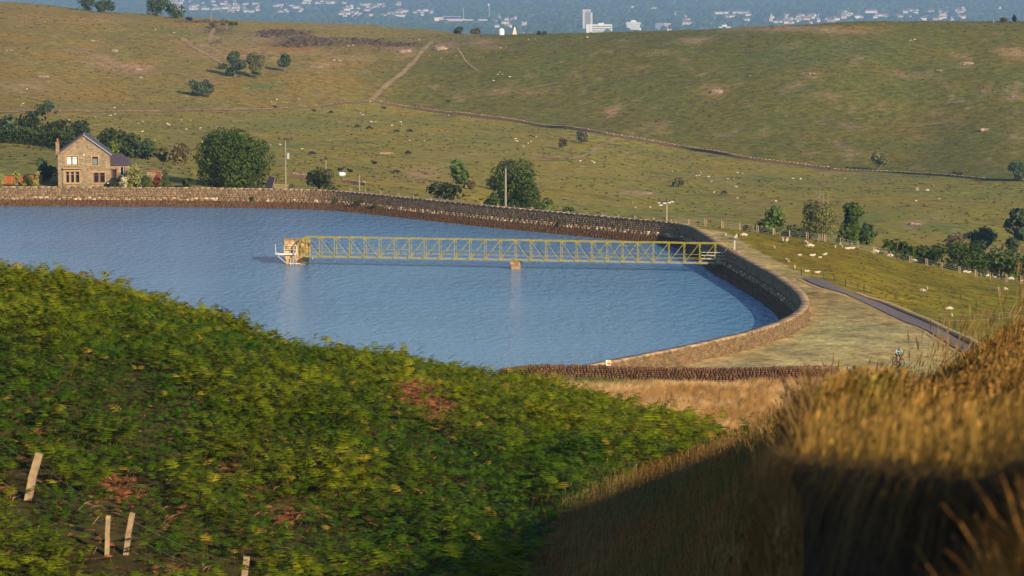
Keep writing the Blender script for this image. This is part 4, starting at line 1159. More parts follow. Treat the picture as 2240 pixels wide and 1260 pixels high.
GREENISH = [(1895, 850, 60, 40), (1760, 850, 40, 30), (1960, 790, 80, 20)]
def build_bank_grass():
    g = np.random.default_rng(15)
    P, H, Cc, = [], [], []
    # density per square metre falls with distance
    for d0, d1, dens, hm in ((3.2, 6.5, 520, .13), (6.5, 12, 1300, .13), (12, 22, 620, .12), (22, 40, 230, .22), (40, 75, 95, .30), (75, 125, 24, .34)):
        x0 = (1660 - 1120) / F_PX * d0 if d0 > 12 else .55
        xa, xb = (1600 - 1120) / F_PX * d0, (2420 - 1120) / F_PX * d1
        n = int((d1 - d0) * (xb - xa) * dens)
        Y = d0 + (d1 - d0) * g.random(n); X = xa + (xb - xa) * g.random(n)
        px = 1120 + F_PX * X / Y
        lim = np.interp(Y, *BANK_EDGE_PX) + 60 * (fbm(X / .8, Y / 2, 3, 2) - .5)
        ok = (px > lim - 40) & (px < 2440) & (g.random(n) < sstep(-40, 70, px - lim) + .06)
        ok &= g.random(n) < .35 + .9 * fbm(X / .5 * np.minimum(1, 12 / Y), Y / 1.2 * np.minimum(1, 12 / Y), 12, 3)
        X, Y = X[ok], Y[ok]
        Z, on = bank_ground(X, Y)
        ex = np.interp(Y, BANK_LINE[::-1, 1], BANK_LINE[::-1, 0])
        ok = (Y > 9.6) | (X > ex - .03)
        X, Y, Z = X[ok], Y[ok], Z[ok]; n = len(X)
        h = hm * (.5 + .8 * g.random(n)) * (.7 + .6 * fbm(X / 1.1, Y / 2.2, 19, 2))
        ix, iy = project(X, Y, Z + h * .6)
        h = np.where((ix > 1915) & (ix < 2015) & (iy < 815), h * .35, h)
        v = (.65 + .7 * g.random(n)) * (.6 + .8 * fbm(X / .9 * np.minimum(1, 14 / Y) , Y / 1.6 * np.minimum(1, 14 / Y), 23, 3))
        gold = np.array([[.28, .16, .038]]); rusty = np.array([[.23, .105, .028]]); green = np.array([[.16, .135, .022]])
        a = fbm(X / 1.4, Y / 3.4, 27, 3)
        wg = np.clip((a - .50) * 5, 0, 1) * np.interp(Y, [10, 22, 40], [.15, .5, 1.0]); wr = np.clip((.46 - a) * 5, 0, 1) * np.interp(Y, [10, 30, 60], [1.0, .8, .45])
        for cx, cy, rx, ry in GREENISH: wg = np.maximum(wg, np.exp(-(((ix - cx) / rx) ** 2 + ((iy - cy) / ry) ** 2)))
        c = gold * (1 - wg - wr).clip(0, 1)[:, None] + green * wg[:, None] + rusty * wr[:, None]
        c = np.where((g.random(n) < .22)[:, None], c * .35, c); c = np.where((g.random(n) < .05)[:, None], c * 1.7, c)  # share of stems darkened, painting shadow streaks into the grass; a few paler
        P.append(np.stack([X, Y, Z - .02], 1)); H.append(h); Cc.append(c * v[:, None])
    P, H, Cc = np.concatenate(P), np.concatenate(H), np.concatenate(Cc)
    near = P[:, 1] < 12
    grass_patch("bank_grass", "golden seeding grass over the near bank", P[near], H[near], Cc[near], g, 1.0, .3)
    grass_patch("tall_grass", "tall wind bent golden grass along the bank in front of the cyclist", P[~near], H[~near], Cc[~near], g, 2.1, .4)
    # shaded brown grass of the sunken way
    n = 46000
    d = 16 + 95 * g.random(n) ** .85; px = 1020 + 760 * g.random(n)
    X = (px - 1120) / F_PX * d; Z = land(X, d); ix, iy = project(X, d, Z + .2)
    ok = (iy > np.interp(ix, *BRK_EDGE) - 20) & (g.random(n) < d / 80 + .25) & (px < np.interp(d, *BANK_EDGE_PX) + 70)
    X, d, Z, ix, iy = X[ok], d[ok], Z[ok], ix[ok], iy[ok]; n = len(X)
    a = fbm(X / 1.2, d / 3, 33, 3)
    c = np.array([[.30, .155, .05]]) * (1 - np.clip((a - .45) * 4, 0, 1))[:, None] + np.array([[.19, .165, .05]]) * np.clip((a - .45) * 4, 0, 1)[:, None]
    c = c * (.55 + .8 * g.random(n))[:, None]
    grass_patch("rough_grass", "rusty brown grass in the shaded hollow beside the bank", np.stack([X, d, Z - .02], 1), .42 * (.5 + .9 * g.random(n)), c, g, 2.2, .25, (.12, 0))
    # ragged tufts added along the bank's shoulder to break up its hard shadow edge
    tp = []
    for k in range(95):
        d0 = 13 + 50 * g.random() ** 1.3; p0 = 1625 + 110 * g.random(); x0 = (p0 - 1120) / F_PX * d0; m = int(26 + 30 * g.random())
        tp.append(np.column_stack([x0 + g.normal(size=m) * .05, d0 + g.normal(size=m) * .06, np.full(m, (.16 + .30 * g.random()) * min(1, d0 / 34))]))
    tp = np.concatenate(tp); n = len(tp); Z = land(tp[:, 0], tp[:, 1])
    c = np.array([[.24, .125, .035]]) * (.4 + .9 * g.random(n))[:, None]
    grass_patch("grass_tufts", "ragged brown grass tufts along the shoulder of the bank", np.column_stack([tp[:, :2], Z - .02]), tp[:, 2] * (.6 + .6 * g.random(n)), c, g, 1.8, .35, (.05, 0))
    # a few tall stems standing against the view
    n = 520; px = 1800 + 520 * g.random(n); px = np.where((px > 1930) & (px < 2000), px + 90, px); d = 34 + 44 * g.random(n)
    X = (px - 1120) / F_PX * d; Z = land(X, d)
    c = np.array([[.30, .19, .06]]) * (.5 + .9 * g.random(n))[:, None]
    grass_patch("tall_stems", "sparse tall seed stems rising above the bank", np.stack([X, d, Z], 1), .55 + .5 * g.random(n), c, g, 2.2, 1.0, (.32, 0))
    # golden meadow before the dry stone wall
    n = 30000; d = 165 + 102 * g.random(n); px = 1060 + 900 * g.random(n); X = (px - 1120) / F_PX * d
    wl = np.interp(px, [1060, 1300, 1600, 1900], [267, 265.5, 261.5, 258])
    ok = d < wl - .5; X, d, px = X[ok], d[ok], px[ok]; Z = land(X, d); n = len(X)
    a = fbm(X / 3.2, d / 9, 61, 3); t1 = np.clip((a - .48) * 6, 0, 1)[:, None]
    c = np.array([[.66, .43, .19]]) * (1 - t1) + np.array([[.40, .22, .07]]) * t1
    gr = (np.exp(-((d - 262) / 5) ** 2) * np.exp(-((px - 1300) / 130) ** 2))[:, None]; c = c * (1 - gr) + np.array([[.09, .12, .025]]) * gr
    c = c * (.7 + .6 * g.random(n))[:, None]
    h = (.38 + .35 * g.random(n)) * np.interp(a, [.4, .6], [.8, 1.25])
    Vt = np.concatenate([np.array([(-.015, 0, 0), (.015, 0, 0), (.10 * s, .05 * q, 1)], np.float32) for s, q in ((1, 1), (2.2, -1), (-1, .5), (.4, -2), (3, 1))])
    Ft = np.arange(15).reshape(5, 3)
    sz = np.stack([np.full(n, 1.3), np.full(n, 1.3), h], 1)
    V, F, C = scatter(Vt, Ft, np.stack([X, d, Z - .03], 1), g.random(n) * 6.28, sz, np.tile([[.2, 0.]], (n, 1)) + g.normal(size=(n, 2)) * .12, c)
    tag(link_mesh("meadow_grass", fast_mesh("meadow_grass", V, F, M['straw'], C)), "pale golden rough meadow below the dry stone wall", kind='stuff')
build_bank_grass()

# ------------------------------------------------------------------ leaning old fence in the bracken
def build_old_fence():
    root = tag(empty("old_fence", hit(75, 1060, 55)), "old leaning wooden fence with slack wire half buried in bracken", "fence")
    rs = random.Random(2); tops = []
    for bx, by, tx, ty, wpx in ((54, 1078, 86, 992, 17), (270, 1198, 290, 1122, 12), (232, 1200, 237, 1128, 10), (527, 1300, 540, 1218, 14)):
        b = hit(bx, by + 12, 55, 90) ; d = b.y - .1
        a, e = at_d(bx, by + 25, d), at_d(tx, ty, d); w = wpx / F_PX * d
        mb = MB(); mb.bar(a - Vector((0, 0, .3)), a.lerp(e, .5) + Vector((.01, 0, 0)), w, w * .8); mb.bar(a.lerp(e, .49), e, w * .97, w * .78)
        mb.build("post", M['post_wood'], root, -root.location); tops.append((a, e))
    for q in (.25, .55, .85):
        pts = [t[0].lerp(t[1], q) for t in (tops[0], tops[1], tops[3])]
        pts = [pts[0] + (pts[0] - pts[1]) * .5] + pts
        path = []
        for i in range(len(pts) - 1):
            for k in range(8):
                t = k / 8; p = pts[i].lerp(pts[i + 1], t); p.z -= .14 * math.sin(math.pi * t); path.append(p)
        MB().tube(path, .0022, 4).build("wire", M['wire'], root, -root.location)
build_old_fence()

def build_foxglove():
    p = at_d(239, 634, 107); p.z = land1(p.x, p.y)
    root = tag(empty("foxglove", p), "single red pink foxglove spike on the bracken crest", "flower")
    top = at_d(240, 616, 107).z - p.z
    MB().tube([(0, 0, -.1), (.01, 0, top * .6), (.02, 0, top)], [.012, .009, .004], 5, (.12, .16, .03)).build("stem", M['plain'], root)
    mb = MB(); rs = random.Random(1)
    for k in range(22):
        z = top * (.62 + .37 * k / 22); a = k * 2.4; r = .05 * (1 - .6 * k / 22)
        q = Vector((.018 + math.cos(a) * r * .5, math.sin(a) * r * .5, z)); e = q + Vector((math.cos(a) * r, math.sin(a) * r, -r * .7))
        mb.tube([q, e], [r * .3, r * .65], 6, (.55, .05, .10))
    tag(mb.build("blossoms", M['plain'], root), kind='stuff')
build_foxglove()

# grass hanging over the lip of the peat, and the turf shoulder that closes it on the right
def build_overhang():
    g = np.random.default_rng(31)
    L = resample(catmull(BANK_LINE, .1), .02); t = np.gradient(L, axis=0); t /= np.linalg.norm(t, axis=1)[:, None]; N = np.stack([-t[:, 1], t[:, 0]], 1)
    if N[-1, 0] < 0: N = -N
    V, F = [], []
    for i in range(5):
        q = i / 4; x = .55 * q; z = .22 * math.sin(q * 2.6) - .75 * q * q; w = .005 * (1 - .7 * q); V += [(x, -w, z), (x, w, z)]
        if i: k = 2 * i; F += [(k - 2, k - 1, k), (k - 1, k + 1, k)]
    n = 3600; k = g.integers(0, len(L), n); ok = (L[k, 1] < 10.6) & (L[k, 1] > 4.0); k = k[ok]; n = len(k)
    u = g.random(n) ** 2 * .22; P = L[k] + N[k] * u[:, None]; z = bank_top(P[:, 0], L[k, 1]) + .01
    yaw = np.arctan2(-N[k, 1], -N[k, 0]) + g.normal(size=n) * .7
    den = .35 + .9 * fbm(L[k, 1] * 2.2, L[k, 0], 5, 2)
    s = (.10 + .16 * g.random(n)) * den; c = np.array([[.22, .13, .04]]) * (.35 + .9 * g.random(n))[:, None]
    Vv, Ff, Cc = scatter(np.array(V), np.array(F), np.column_stack([P, z]), yaw, s / .6, None, c)
    tag(link_mesh("overhanging_grass", fast_mesh("overhanging_grass", Vv, Ff, M['straw'], Cc)), "grass hanging over the lip of the dark peat bank", kind='stuff')
    # turf shoulder
    cx, cy, cz, ra, rb, rc = 1.84, 6.0, 42.30, .86, .8, .66
    bm = bmesh.new(); bmesh.ops.create_icosphere(bm, subdivisions=4, radius=1)
    for v in bm.verts:
        k_ = 1 + .10 * (float(vnoise(np.array([v.co.x * 4 + 9]), np.array([v.co.y * 4 + v.co.z * 5]), 4)[0]) - .5); v.co = Vector((v.co.x * ra, v.co.y * rb, v.co.z * rc)) * k_
    me = bpy.data.meshes.new("turf_shoulder"); bm.to_mesh(me); bm.free(); me.materials.append(M['ground'])
    at = me.attributes.new("Col", 'FLOAT_COLOR', 'POINT'); at.data.foreach_set("color", np.tile([.10, .055, .02, 1.], len(me.vertices)))
    tag(link_mesh("turf_shoulder", me, None, (cx, cy, cz)), "rounded grassy shoulder of the bank at the frame edge", "bank")
    n = 9000; d = g.normal(size=(n, 3)); d[:, 2] = np.abs(d[:, 2]) * .9 - .15; d /= np.linalg.norm(d, axis=1)[:, None]
    P = np.array([[cx, cy, cz]]) + d * np.array([[ra, rb, rc]]) * .98
    lean = d[:, :2] * .45 + np.array([[.2, 0]]) + g.normal(size=(n, 2)) * .25
    v = (.45 + .9 * g.random(n)) * (.6 + .8 * fbm(P[:, 0] * 2, P[:, 2] * 3, 6, 2)); a = g.random(n)[:, None]
    c = (np.array([[.42, .22, .05]]) * a + np.array([[.36, .15, .035]]) * (1 - a)) * v[:, None]
    Vb, Fb = blade(1, .0032, .3, 0, 3)
    Vv, Ff, Cc = scatter(Vb, Fb, P, g.random(n) * 6.28, np.stack([.15 + .14 * g.random(n), np.ones(n), .12 + .14 * g.random(n)], 1), lean, c)
    tag(link_mesh("shoulder_grass", fast_mesh("shoulder_grass", Vv, Ff, M['straw'], Cc)), "orange gold grass on the rounded shoulder of the bank", kind='stuff')
    # short grass on the steep side of the bank just left of the peat
    n = 6000; Y = 8.6 + 13 * g.random(n); px = 1520 + 260 * g.random(n); X = (px - 1120) / F_PX * Y
    ex = np.interp(Y, BANK_LINE[::-1, 1], BANK_LINE[::-1, 0]); ok = (Y > 9.9) | (X < ex - .05); X, Y = X[ok], Y[ok]; n = len(X); Z = land(X, Y)
    c = np.array([[.26, .15, .05]]) * (.4 + .9 * g.random(n))[:, None]
    grass_patch("side_grass", "dark short grass on the steep side of the bank", np.column_stack([X, Y, Z - .01]), .10 + .14 * g.random(n), c, g, 1.3, .2, (-.1, -.2))
build_overhang()
# ------------------------------------------------------------------ stone house above the reservoir
HS = F_PX / (513.0)                         # photograph pixels per metre at the house front
def hx(px): return at_d(px, 400, 513).x
def hz(py): return at_d(185, py, 513).z
HB = land1(hx(185), 516) - .1
def build_house():
    root = tag(empty("house", (hx(185), 513, HB), .125), "two storey sandstone house with gable end and slate extension above the reservoir", "house")
    O = Vector(root.location); rx = lambda px: hx(px) - O.x; rz = lambda py: hz(py) - O.z
    xl, xr, xm = rx(128), rx(241), rx(185); ze, za = rz(338), rz(297); dep = 9.0
    # front wall with real openings: built from panels around the windows
    wins = {'bed': (146, 171, 342, 361), 'landing': (202, 215, 343, 362), 'bay': (143, 174, 375, 400), 'dining': (203, 229, 378, 400)}
    W = MB()
    xs = sorted({xl, xr, *[rx(v) for w in wins.values() for v in w[:2]]}); zs = sorted({-.6, ze, *[rz(v) for w in wins.values() for v in w[2:]]})
    for i in range(len(xs) - 1):
        for j in range(len(zs) - 1):
            cx, cz = (xs[i] + xs[i + 1]) / 2, (zs[j] + zs[j + 1]) / 2
            if any(rx(a) < cx < rx(b) and rz(d) < cz < rz(c) for a, b, c, d in wins.values()): continue
            W.box((cx, .2, cz), (xs[i + 1] - xs[i], .4, zs[j + 1] - zs[j]))
    W.prism([(xl, ze), (xr, ze), (xm, za)], 0, .4)
    W.box((xl + .2, dep / 2 + .2, (ze - .6) / 2), (.4, dep - .4, ze + .6)); W.box((xr - .2, dep / 2 + .2, (ze - .6) / 2), (.4, dep - .4, ze + .6)); W.box((xm, dep, (ze - .6) / 2), (xr - xl, .4, ze + .6)); W.prism([(xl, ze), (xr, ze), (xm, za)], dep - .2, dep + .2)
    W.build("wall", M['house_stone'], root)
    rf = MB()
    for s in (-1, 1):
        e = xl - .32 if s < 0 else xr + .32; k = (za - ze) / (xm - xl); zl = ze - .32 * k
        rf.prism([(e, zl), (xm, za), (xm, za + .2), (e, zl + .2)], -.28, dep + .4)
    roof = rf.build("roof", M['slate'], root)
    for s in (-1, 1):                     # pale verge boards
        e = xl - .34 if s < 0 else xr + .34; k = (za - ze) / (xm - xl); zl = ze - .34 * k
        v = MB(); v.prism([(e, zl + .02), (xm, za + .02), (xm, za + .24), (e, zl + .24)], -.36, -.285); v.build("verge_board", M['slate_edge'] if s > 0 else M['wood_frame'], roof)
    MB().tube([(xm, -.1, za - .05), (xm, -.1, za + .45)], .07, 6).build("finial", M['dressed'], roof)
    MB().box((xm, -.05, za - .55), (.28, .1, .5)).build("kneeler_stone", M['dressed'], root)
    # chimney on the left eave
    ch = MB(); ch.box((xl - .05, 1.2, ze + .75), (.62, .62, 2.6)); ch.box((xl - .05, 1.2, ze + 2.1), (.74, .74, .14)); cho = ch.build("chimney", M['house_stone'], roof)
    MB().tube([(xl - .05, 1.2, ze + 2.15), (xl - .05, 1.2, ze + 2.6), (xl - .05, 1.2, ze + 2.85)], [.2, .16, .08], 8).build("chimney_pot", M['red_fence'], roof)
    def window(key, lights, blind=False, surround=True, mull='wood_frame'):
        a, b, c, d = wins[key]; x0, x1, z1, z0 = rx(a), rx(b), rz(c), rz(d)
        wf = MB(); t = .09
        wf.box(((x0 + x1) / 2, .22, z1 - t / 2), (x1 - x0, .10, t)); wf.box(((x0 + x1) / 2, .22, z0 + t / 2), (x1 - x0, .10, t))
        for k in range(lights + 1):
            x = x0 + (x1 - x0) * k / lights; tt = .20 if 0 < k < lights and lights > 1 else t
            wf.box((min(max(x, x0 + tt / 2), x1 - tt / 2), .221, (z0 + z1) / 2), (tt, .105, z1 - z0 - 2 * t))
        fo = wf.build("window", M[mull], root)
        for k in range(lights):
            p0, p1 = x0 + (x1 - x0) * k / lights + .07, x0 + (x1 - x0) * (k + 1) / lights - .07
            MB().box(((p0 + p1) / 2, .27, (z0 + z1) / 2), (p1 - p0, .02, z1 - z0 - .1)).build("pane", M['glass'], fo)
            zt = z0 + (z1 - z0) * .74
            MB().box(((p0 + p1) / 2, .235, zt), (p1 - p0, .05, .06)).build("transom", M[mull], fo)
            if blind: MB().box(((p0 + p1) / 2, .255, (z0 + z1) / 2), (p1 - p0 - .08, .012, z1 - z0 - .24)).build("blind", M['blind'], fo)
            elif key != 'landing': MB().box((p0 + .10, .262, (z0 + z1) / 2), (.12, .01, z1 - z0 - .2), col=(.3, .2, .12)).build("curtain", M['plain'], fo)
            else: MB().box(((p0 + p1) / 2, .262, (z0 + z1) / 2 - .1), (p1 - p0 - .1, .01, (z1 - z0) * .7), col=(.14, .20, .19)).build("frosted_blind", M['plain'], fo)
        if surround:
            MB().box(((x0 + x1) / 2, -.05, z0 - .09), (x1 - x0 + .5, .30, .16)).build("sill", M['dressed'], fo)
            MB().box(((x0 + x1) / 2, -.012, z1 + .13), (x1 - x0 + .4, .05, .24)).build("lintel", M['dressed'], fo)
            for x in (x0 - .09, x1 + .09): MB().box((x, -.012, (z0 + z1) / 2), (.17, .05, z1 - z0 - .01)).build("jamb", M['dressed'], fo)
        return fo
    window('bed', 2, True); window('landing', 1); window('dining', 2)
    bay = window('bay', 3, mull='dressed')
    x0, x1, z1 = rx(140), rx(178), rz(368)
    MB().box(((x0 + x1) / 2, -.22, z1), (x1 - x0 + .3, .5, .16)).build("hood_moulding", M['dressed'], bay)
    MB().tube([(rx(137), -.06, rz(366)), (rx(137), -.06, -.2)], .05, 6).build("drainpipe", M['dark_metal'], root)
    MB().tube([(xm, -.02, rz(339)), (xm, -.14, rz(339))], .17, 8).build("security_lamp", M['white_paint'], root)
    MB().box((xm, -.03, -.25), (xr - xl + .08, .08, .7)).build("plinth", M['house_stone'], root)
    # extension on the right
    ex0, ex1 = xr, rx(282); ez, er, y0, y1 = rz(362), rz(341), 2.2, 8.2
    E = MB(); dx0, dx1 = rx(245), rx(254); wx0, wx1, wz1, wz0 = rx(262), rx(272), rz(367), rz(387)
    for a, b, z0, z1 in ((ex0, dx0, -.6, ez), (dx0, dx1, rz(374), ez), (dx1, wx0, -.6, ez), (wx0, wx1, -.6, wz0), (wx0, wx1, wz1, ez), (wx1, ex1, -.6, ez)): E.box(((a + b) / 2, y0 + .2, (z0 + z1) / 2), (b - a, .4, z1 - z0))
    E.box((ex1 - .2, (y0 + y1) / 2 + .2, (ez - .6) / 2), (.4, y1 - y0 - .4, ez + .6)); E.box(((ex0 + ex1) / 2, y1, (ez - .6) / 2), (ex1 - ex0, .4, ez + .6))
    E.build("extension_wall", M['house_stone'], root)
    ym = (y0 + y1) / 2; hip = 1.4
    R = MB(); P = [(ex0, y0 - .3, ez - .05), (ex1 + .3, y0 - .3, ez - .05), (ex1 + .3, y1 + .3, ez - .05), (ex0, y1 + .3, ez - .05), (ex0, ym, er), (ex1 + .3 - hip, ym, er)]
    P2 = [(x, y, z - .14) for x, y, z in P[:4]]
    R.add(P + P2, [(0, 1, 5, 4), (2, 3, 4, 5), (1, 2, 5), (0, 4, 3), (0, 6, 7, 1), (1, 7, 8, 2), (2, 8, 9, 3), (6, 9, 8, 7), (0, 3, 9, 6)])
    R.build("extension_roof", M['slate'], root)
    dr = MB().box(((dx0 + dx1) / 2, y0 + .25, (rz(374) - .1) / 2 - .1), (dx1 - dx0 - .02, .06, rz(374) + .05), col=(.03, .03, .035)).build("door", M['plain'], root)
    for x in (dx0 - .06, dx1 + .06): MB().box((x, y0 - .02, rz(374) / 2), (.15, .06, rz(374))).build("door_frame", M['wood_frame'], dr)
    MB().box(((dx0 + dx1) / 2, y0 - .05, rz(372.6)), (dx1 - dx0 + .5, .25, .14)).build("door_hood", M['wood_frame'], dr)
    MB().box((dx1 - .12, y0 + .19, .95), (.05, .06, .12)).build("handle", M['galv'], dr)
    wo = MB(); t = .08
    for z in (wz0 + t / 2, wz1 - t / 2): wo.box(((wx0 + wx1) / 2, y0 + .15, z), (wx1 - wx0, .1, t))
    for x in (wx0 + t / 2, wx1 - t * 2.2): wo.box((x, y0 + .152, (wz0 + wz1) / 2), (t, .1, wz1 - wz0 - 2 * t))
    wi = wo.build("window", M['white_paint'], root)
    MB().box(((wx0 + wx1) / 2, y0 + .2, (wz0 + wz1) / 2), (wx1 - wx0 - .05, .03, wz1 - wz0 - .05)).build("pane", M['glass'], wi)
build_house()

def build_red_fence():
    a, b = at_d(-30, 394, 521), at_d(93, 394, 519.5); root = tag(empty("panel_fence", (a.x, a.y, land1(a.x, a.y))), "orange red wooden panel fence left of the house", "fence")
    n = 9; h0, h1 = 1.15, 1.65
    for k in range(n):
        p, q = a.lerp(b, k / n), a.lerp(b, (k + 1) / n); h = h0 + (h1 - h0) * k / n; z = land1(p.x, p.y)
        mb = MB(); m_ = 10
        for j in range(m_):
            u, w = p.lerp(q, (j + .04) / m_), p.lerp(q, (j + .96) / m_); c = random.Random(k * 31 + j).uniform(.75, 1.2)
            mb.add([(u.x, u.y, z - .1), (w.x, w.y, z - .1), (w.x, w.y, z + h), (u.x, u.y, z + h), (u.x, u.y + .03, z - .1), (w.x, w.y + .03, z - .1), (w.x, w.y + .03, z + h), (u.x, u.y + .03, z + h)],
                   [(0, 1, 2, 3), (7, 6, 5, 4), (3, 2, 6, 7), (0, 3, 7, 4), (1, 5, 6, 2)], (c, c, c))
        mb.build("fence_panel", M['red_fence'], root, -Vector(root.location))
        MB().box((p.x, p.y + .08, z + h / 2), (.11, .11, h + .2), col=(.7, .7, .7)).build("post", M['red_fence'], root, -Vector(root.location))
build_red_fence()

def build_shed():
    p = at_d(341, 396, 528); p.z = land1(p.x, p.y)
    root = tag(empty("garden_shed", p), "low brown garden outbuilding right of the small garden tree", "shed")
    MB().box((0, 0, .8), (2.9, 2.4, 1.9)).build("wall", M['house_stone'], root)
    MB().prism([(-1.6, 1.72), (1.6, 1.5), (1.6, 1.6), (-1.6, 1.82)], -1.4, 1.4).build("roof", M['red_fence'], root)
    MB().box((-1.4, 0, 2.0), (.7, .7, .18)).build("roof_cap", M['slate'], root)
    MB().box((.6, -1.22, .75), (.75, .05, 1.6)).build("door", M['wood_frame'], root)
build_shed()

def build_car(px, py, d, rz, col, label):
    p = at_d(px, py, d); p.z = land1(p.x, p.y)
    root = tag(empty("parked_car", p, rz), label, "car")
    body = MB(); pr = [(-2.0, .32), (-2.05, .7), (-1.9, .88), (-1.1, .95), (1.2, .98), (1.95, .80), (2.05, .55), (2.0, .32)]
    n = len(pr); P = [(x, y, z) for y in (-.84, .84) for x, z in pr]
    body.add(P, [tuple(range(n)), tuple(range(2 * n - 1, n - 1, -1))] + [((i + 1) % n, i, i + n, (i + 1) % n + n) for i in range(n)], col).build("body", M['car'], root)
    cb = [(-1.75, .9), (-1.35, 1.38), (.35, 1.42), (1.15, .95)]
    c2 = MB(); P = [(x, y * (1 if z < 1 else .84), z) for y in (-.76, .76) for x, z in cb]
    c2.add(P, [(0, 1, 2, 3), (7, 6, 5, 4), (1, 0, 4, 5), (2, 1, 5, 6), (3, 2, 6, 7)], col); c2.build("roof", M['car'], root)
    for y in (-.775, .775):
        MB().add([(-1.55, y, .97), (.95, y, .99), (.30, y * .865, 1.36), (-1.28, y * .865, 1.33)], [(0, 1, 2, 3)]).build("side_window", M['glass'], root)
    MB().add([(1.13, -.7, 1.0), (1.13, .7, 1.0), (.40, .6, 1.39), (.40, -.6, 1.39)], [(0, 1, 2, 3)]).build("windscreen", M['glass'], root)
    for x in (-1.3, 1.3):
        for y in (-.78, .78):
            w = MB().tube([(x, y - .1, .31), (x, y + .1, .31)], .31, 14, (.02, .02, .02)).build("wheel", M['plain'], root)
            MB().tube([(x, y - .115, .31), (x, y + .115, .31)], .18, 10, (.5, .5, .5)).build("rim", M['plain'], w)
    for y in (-.6, .6): MB().box((2.0, y, .68), (.08, .3, .14), col=(.85, .85, .8)).build("headlight", M['plain'], root)
    MB().box((2.03, 0, .42), (.06, .5, .11), col=(.8, .8, .75)).build("number_plate", M['plain'], root)
build_car(303, 400, 517, -1.9, (.02, .07, .28), "blue car parked behind the small garden tree")
build_car(250, 400, 514.4, -1.7, (.015, .017, .022), "dark car parked in front of the slate extension door")

# ------------------------------------------------------------------ valve tower and footbridge
BR_A, BR_B = Vector((at_z(668, 562, 1.27).x, 412.0, 1.27)), Vector((at_z(1592, 567, 1.27).x, 402.0, 1.27))
def build_bridge():
    ax = (BR_B - BR_A); Ln = ax.length; ang = math.atan2(ax.y, ax.x)
    root = tag(empty("footbridge", BR_A, ang), "long yellow steel lattice footbridge from the dam to the valve tower", "bridge")
    n = 28; dx = Ln / n; H = 2.80; W = 1.45; m = M['yellow_steel']
    vert = MB().box((0, 0, H / 2), (.085, .085, H)).mesh("vertical_post", m)
    def gus(): return MB().box((0, 0, 0), (.28, .13, .28)).mesh("gusset_plate", m)
    g_me = gus()
    dl = math.hypot(dx, H)
    diag = MB().bar((0, 0, 0), (dx, 0, H), .06, .06).mesh("diagonal_brace", m)
    thin = MB().bar((0, 0, 0), (dx, 0, H), .045, .045).mesh("counter_brace", m)
    rs = random.Random(3)
    for s, y in ((0, -W / 2), (1, W / 2)):
        for k in range(n):                                    # chords in short lengths, not perfectly straight
            wob = lambda i: .02 * math.sin(i * 1.9 + s)
            MB().bar((k * dx, y, H + wob(k)), ((k + 1) * dx + .03, y, H + wob(k + 1)), .11, .11).build("top_chord", m, root)
            MB().bar((k * dx, y, 0), ((k + 1) * dx + .03, y, 0), .13, .13).build("bottom_chord", m, root)
        for z in (.62, 1.10) if s else (.62,):
            MB().bar((0, y + (.09 if s else -.02), z), (Ln, y + (.09 if s else -.02), z), .05, .05).build("handrail", m, root)
        for k in range(n + 1):
            link_mesh("vertical_post", vert, root, (k * dx, y, 0))
            link_mesh("gusset_plate", g_me, root, (k * dx, y * 1.06, .14))
            link_mesh("gusset_plate", g_me, root, (k * dx, y * 1.05, H - .12), scl=(.8, 1, .7))
        for k in range(n):
            left_half = k < 5 or 14 <= k < 20
            if left_half: link_mesh("diagonal_brace", diag, root, ((k + 1) * dx, y, 0), scl=(-1, 1, 1))
            else: link_mesh("diagonal_brace", diag, root, (k * dx, y, 0))
            if 19 <= k < 23: link_mesh("counter_brace", thin, root, ((k + 1) * dx if not left_half else k * dx, y + .04, 0), scl=(-1 if not left_half else 1, 1, 1))
    for k in range(n + 1): MB().bar((k * dx, -W / 2, H), (k * dx, W / 2, H), .09).build("cross_strut", m, root)
    for k in range(n * 2):
        MB().box(((k + .5) * dx / 2, 0, .10), (dx / 2 - .03, W - .2, .05), col=(.55, .6, .7)).build("deck_board", M['galv'], root)
    for z in (.55, 1.0, 1.45): MB().bar((Ln - 4.2, W / 2 - .12, z), (Ln + .1, W / 2 - .12, z), .08).build("end_rail", M['galv'], root)
    for y in (-W / 2, W / 2): MB().bar((-.9, y, H - .9), (0, y, H), .12).build("end_frame", m, root)
    for y in (-W / 2, W / 2): MB().bar((-.9, y, .1), (-.9, y, H - .9), .12).build("end_post", m, root)
    # cage and gate at the dam end
    for y in (-.7, .7):
        MB().bar((Ln + .5, y, 1.2), (Ln + .5, y, 3.2), .07).build("gate_post", M['galv'], root)
    for z in (2.3, 2.75, 3.15): MB().bar((Ln + .5, -.7, z), (Ln + .5, .7, z), .06).build("gate_rail", M['galv'], root)
    for j in range(4): MB().box((Ln + .25 + j * .28, 0, .3 + j * .45), (.3, 1.2, .08)).build("step", M['galv'], root)
build_bridge()

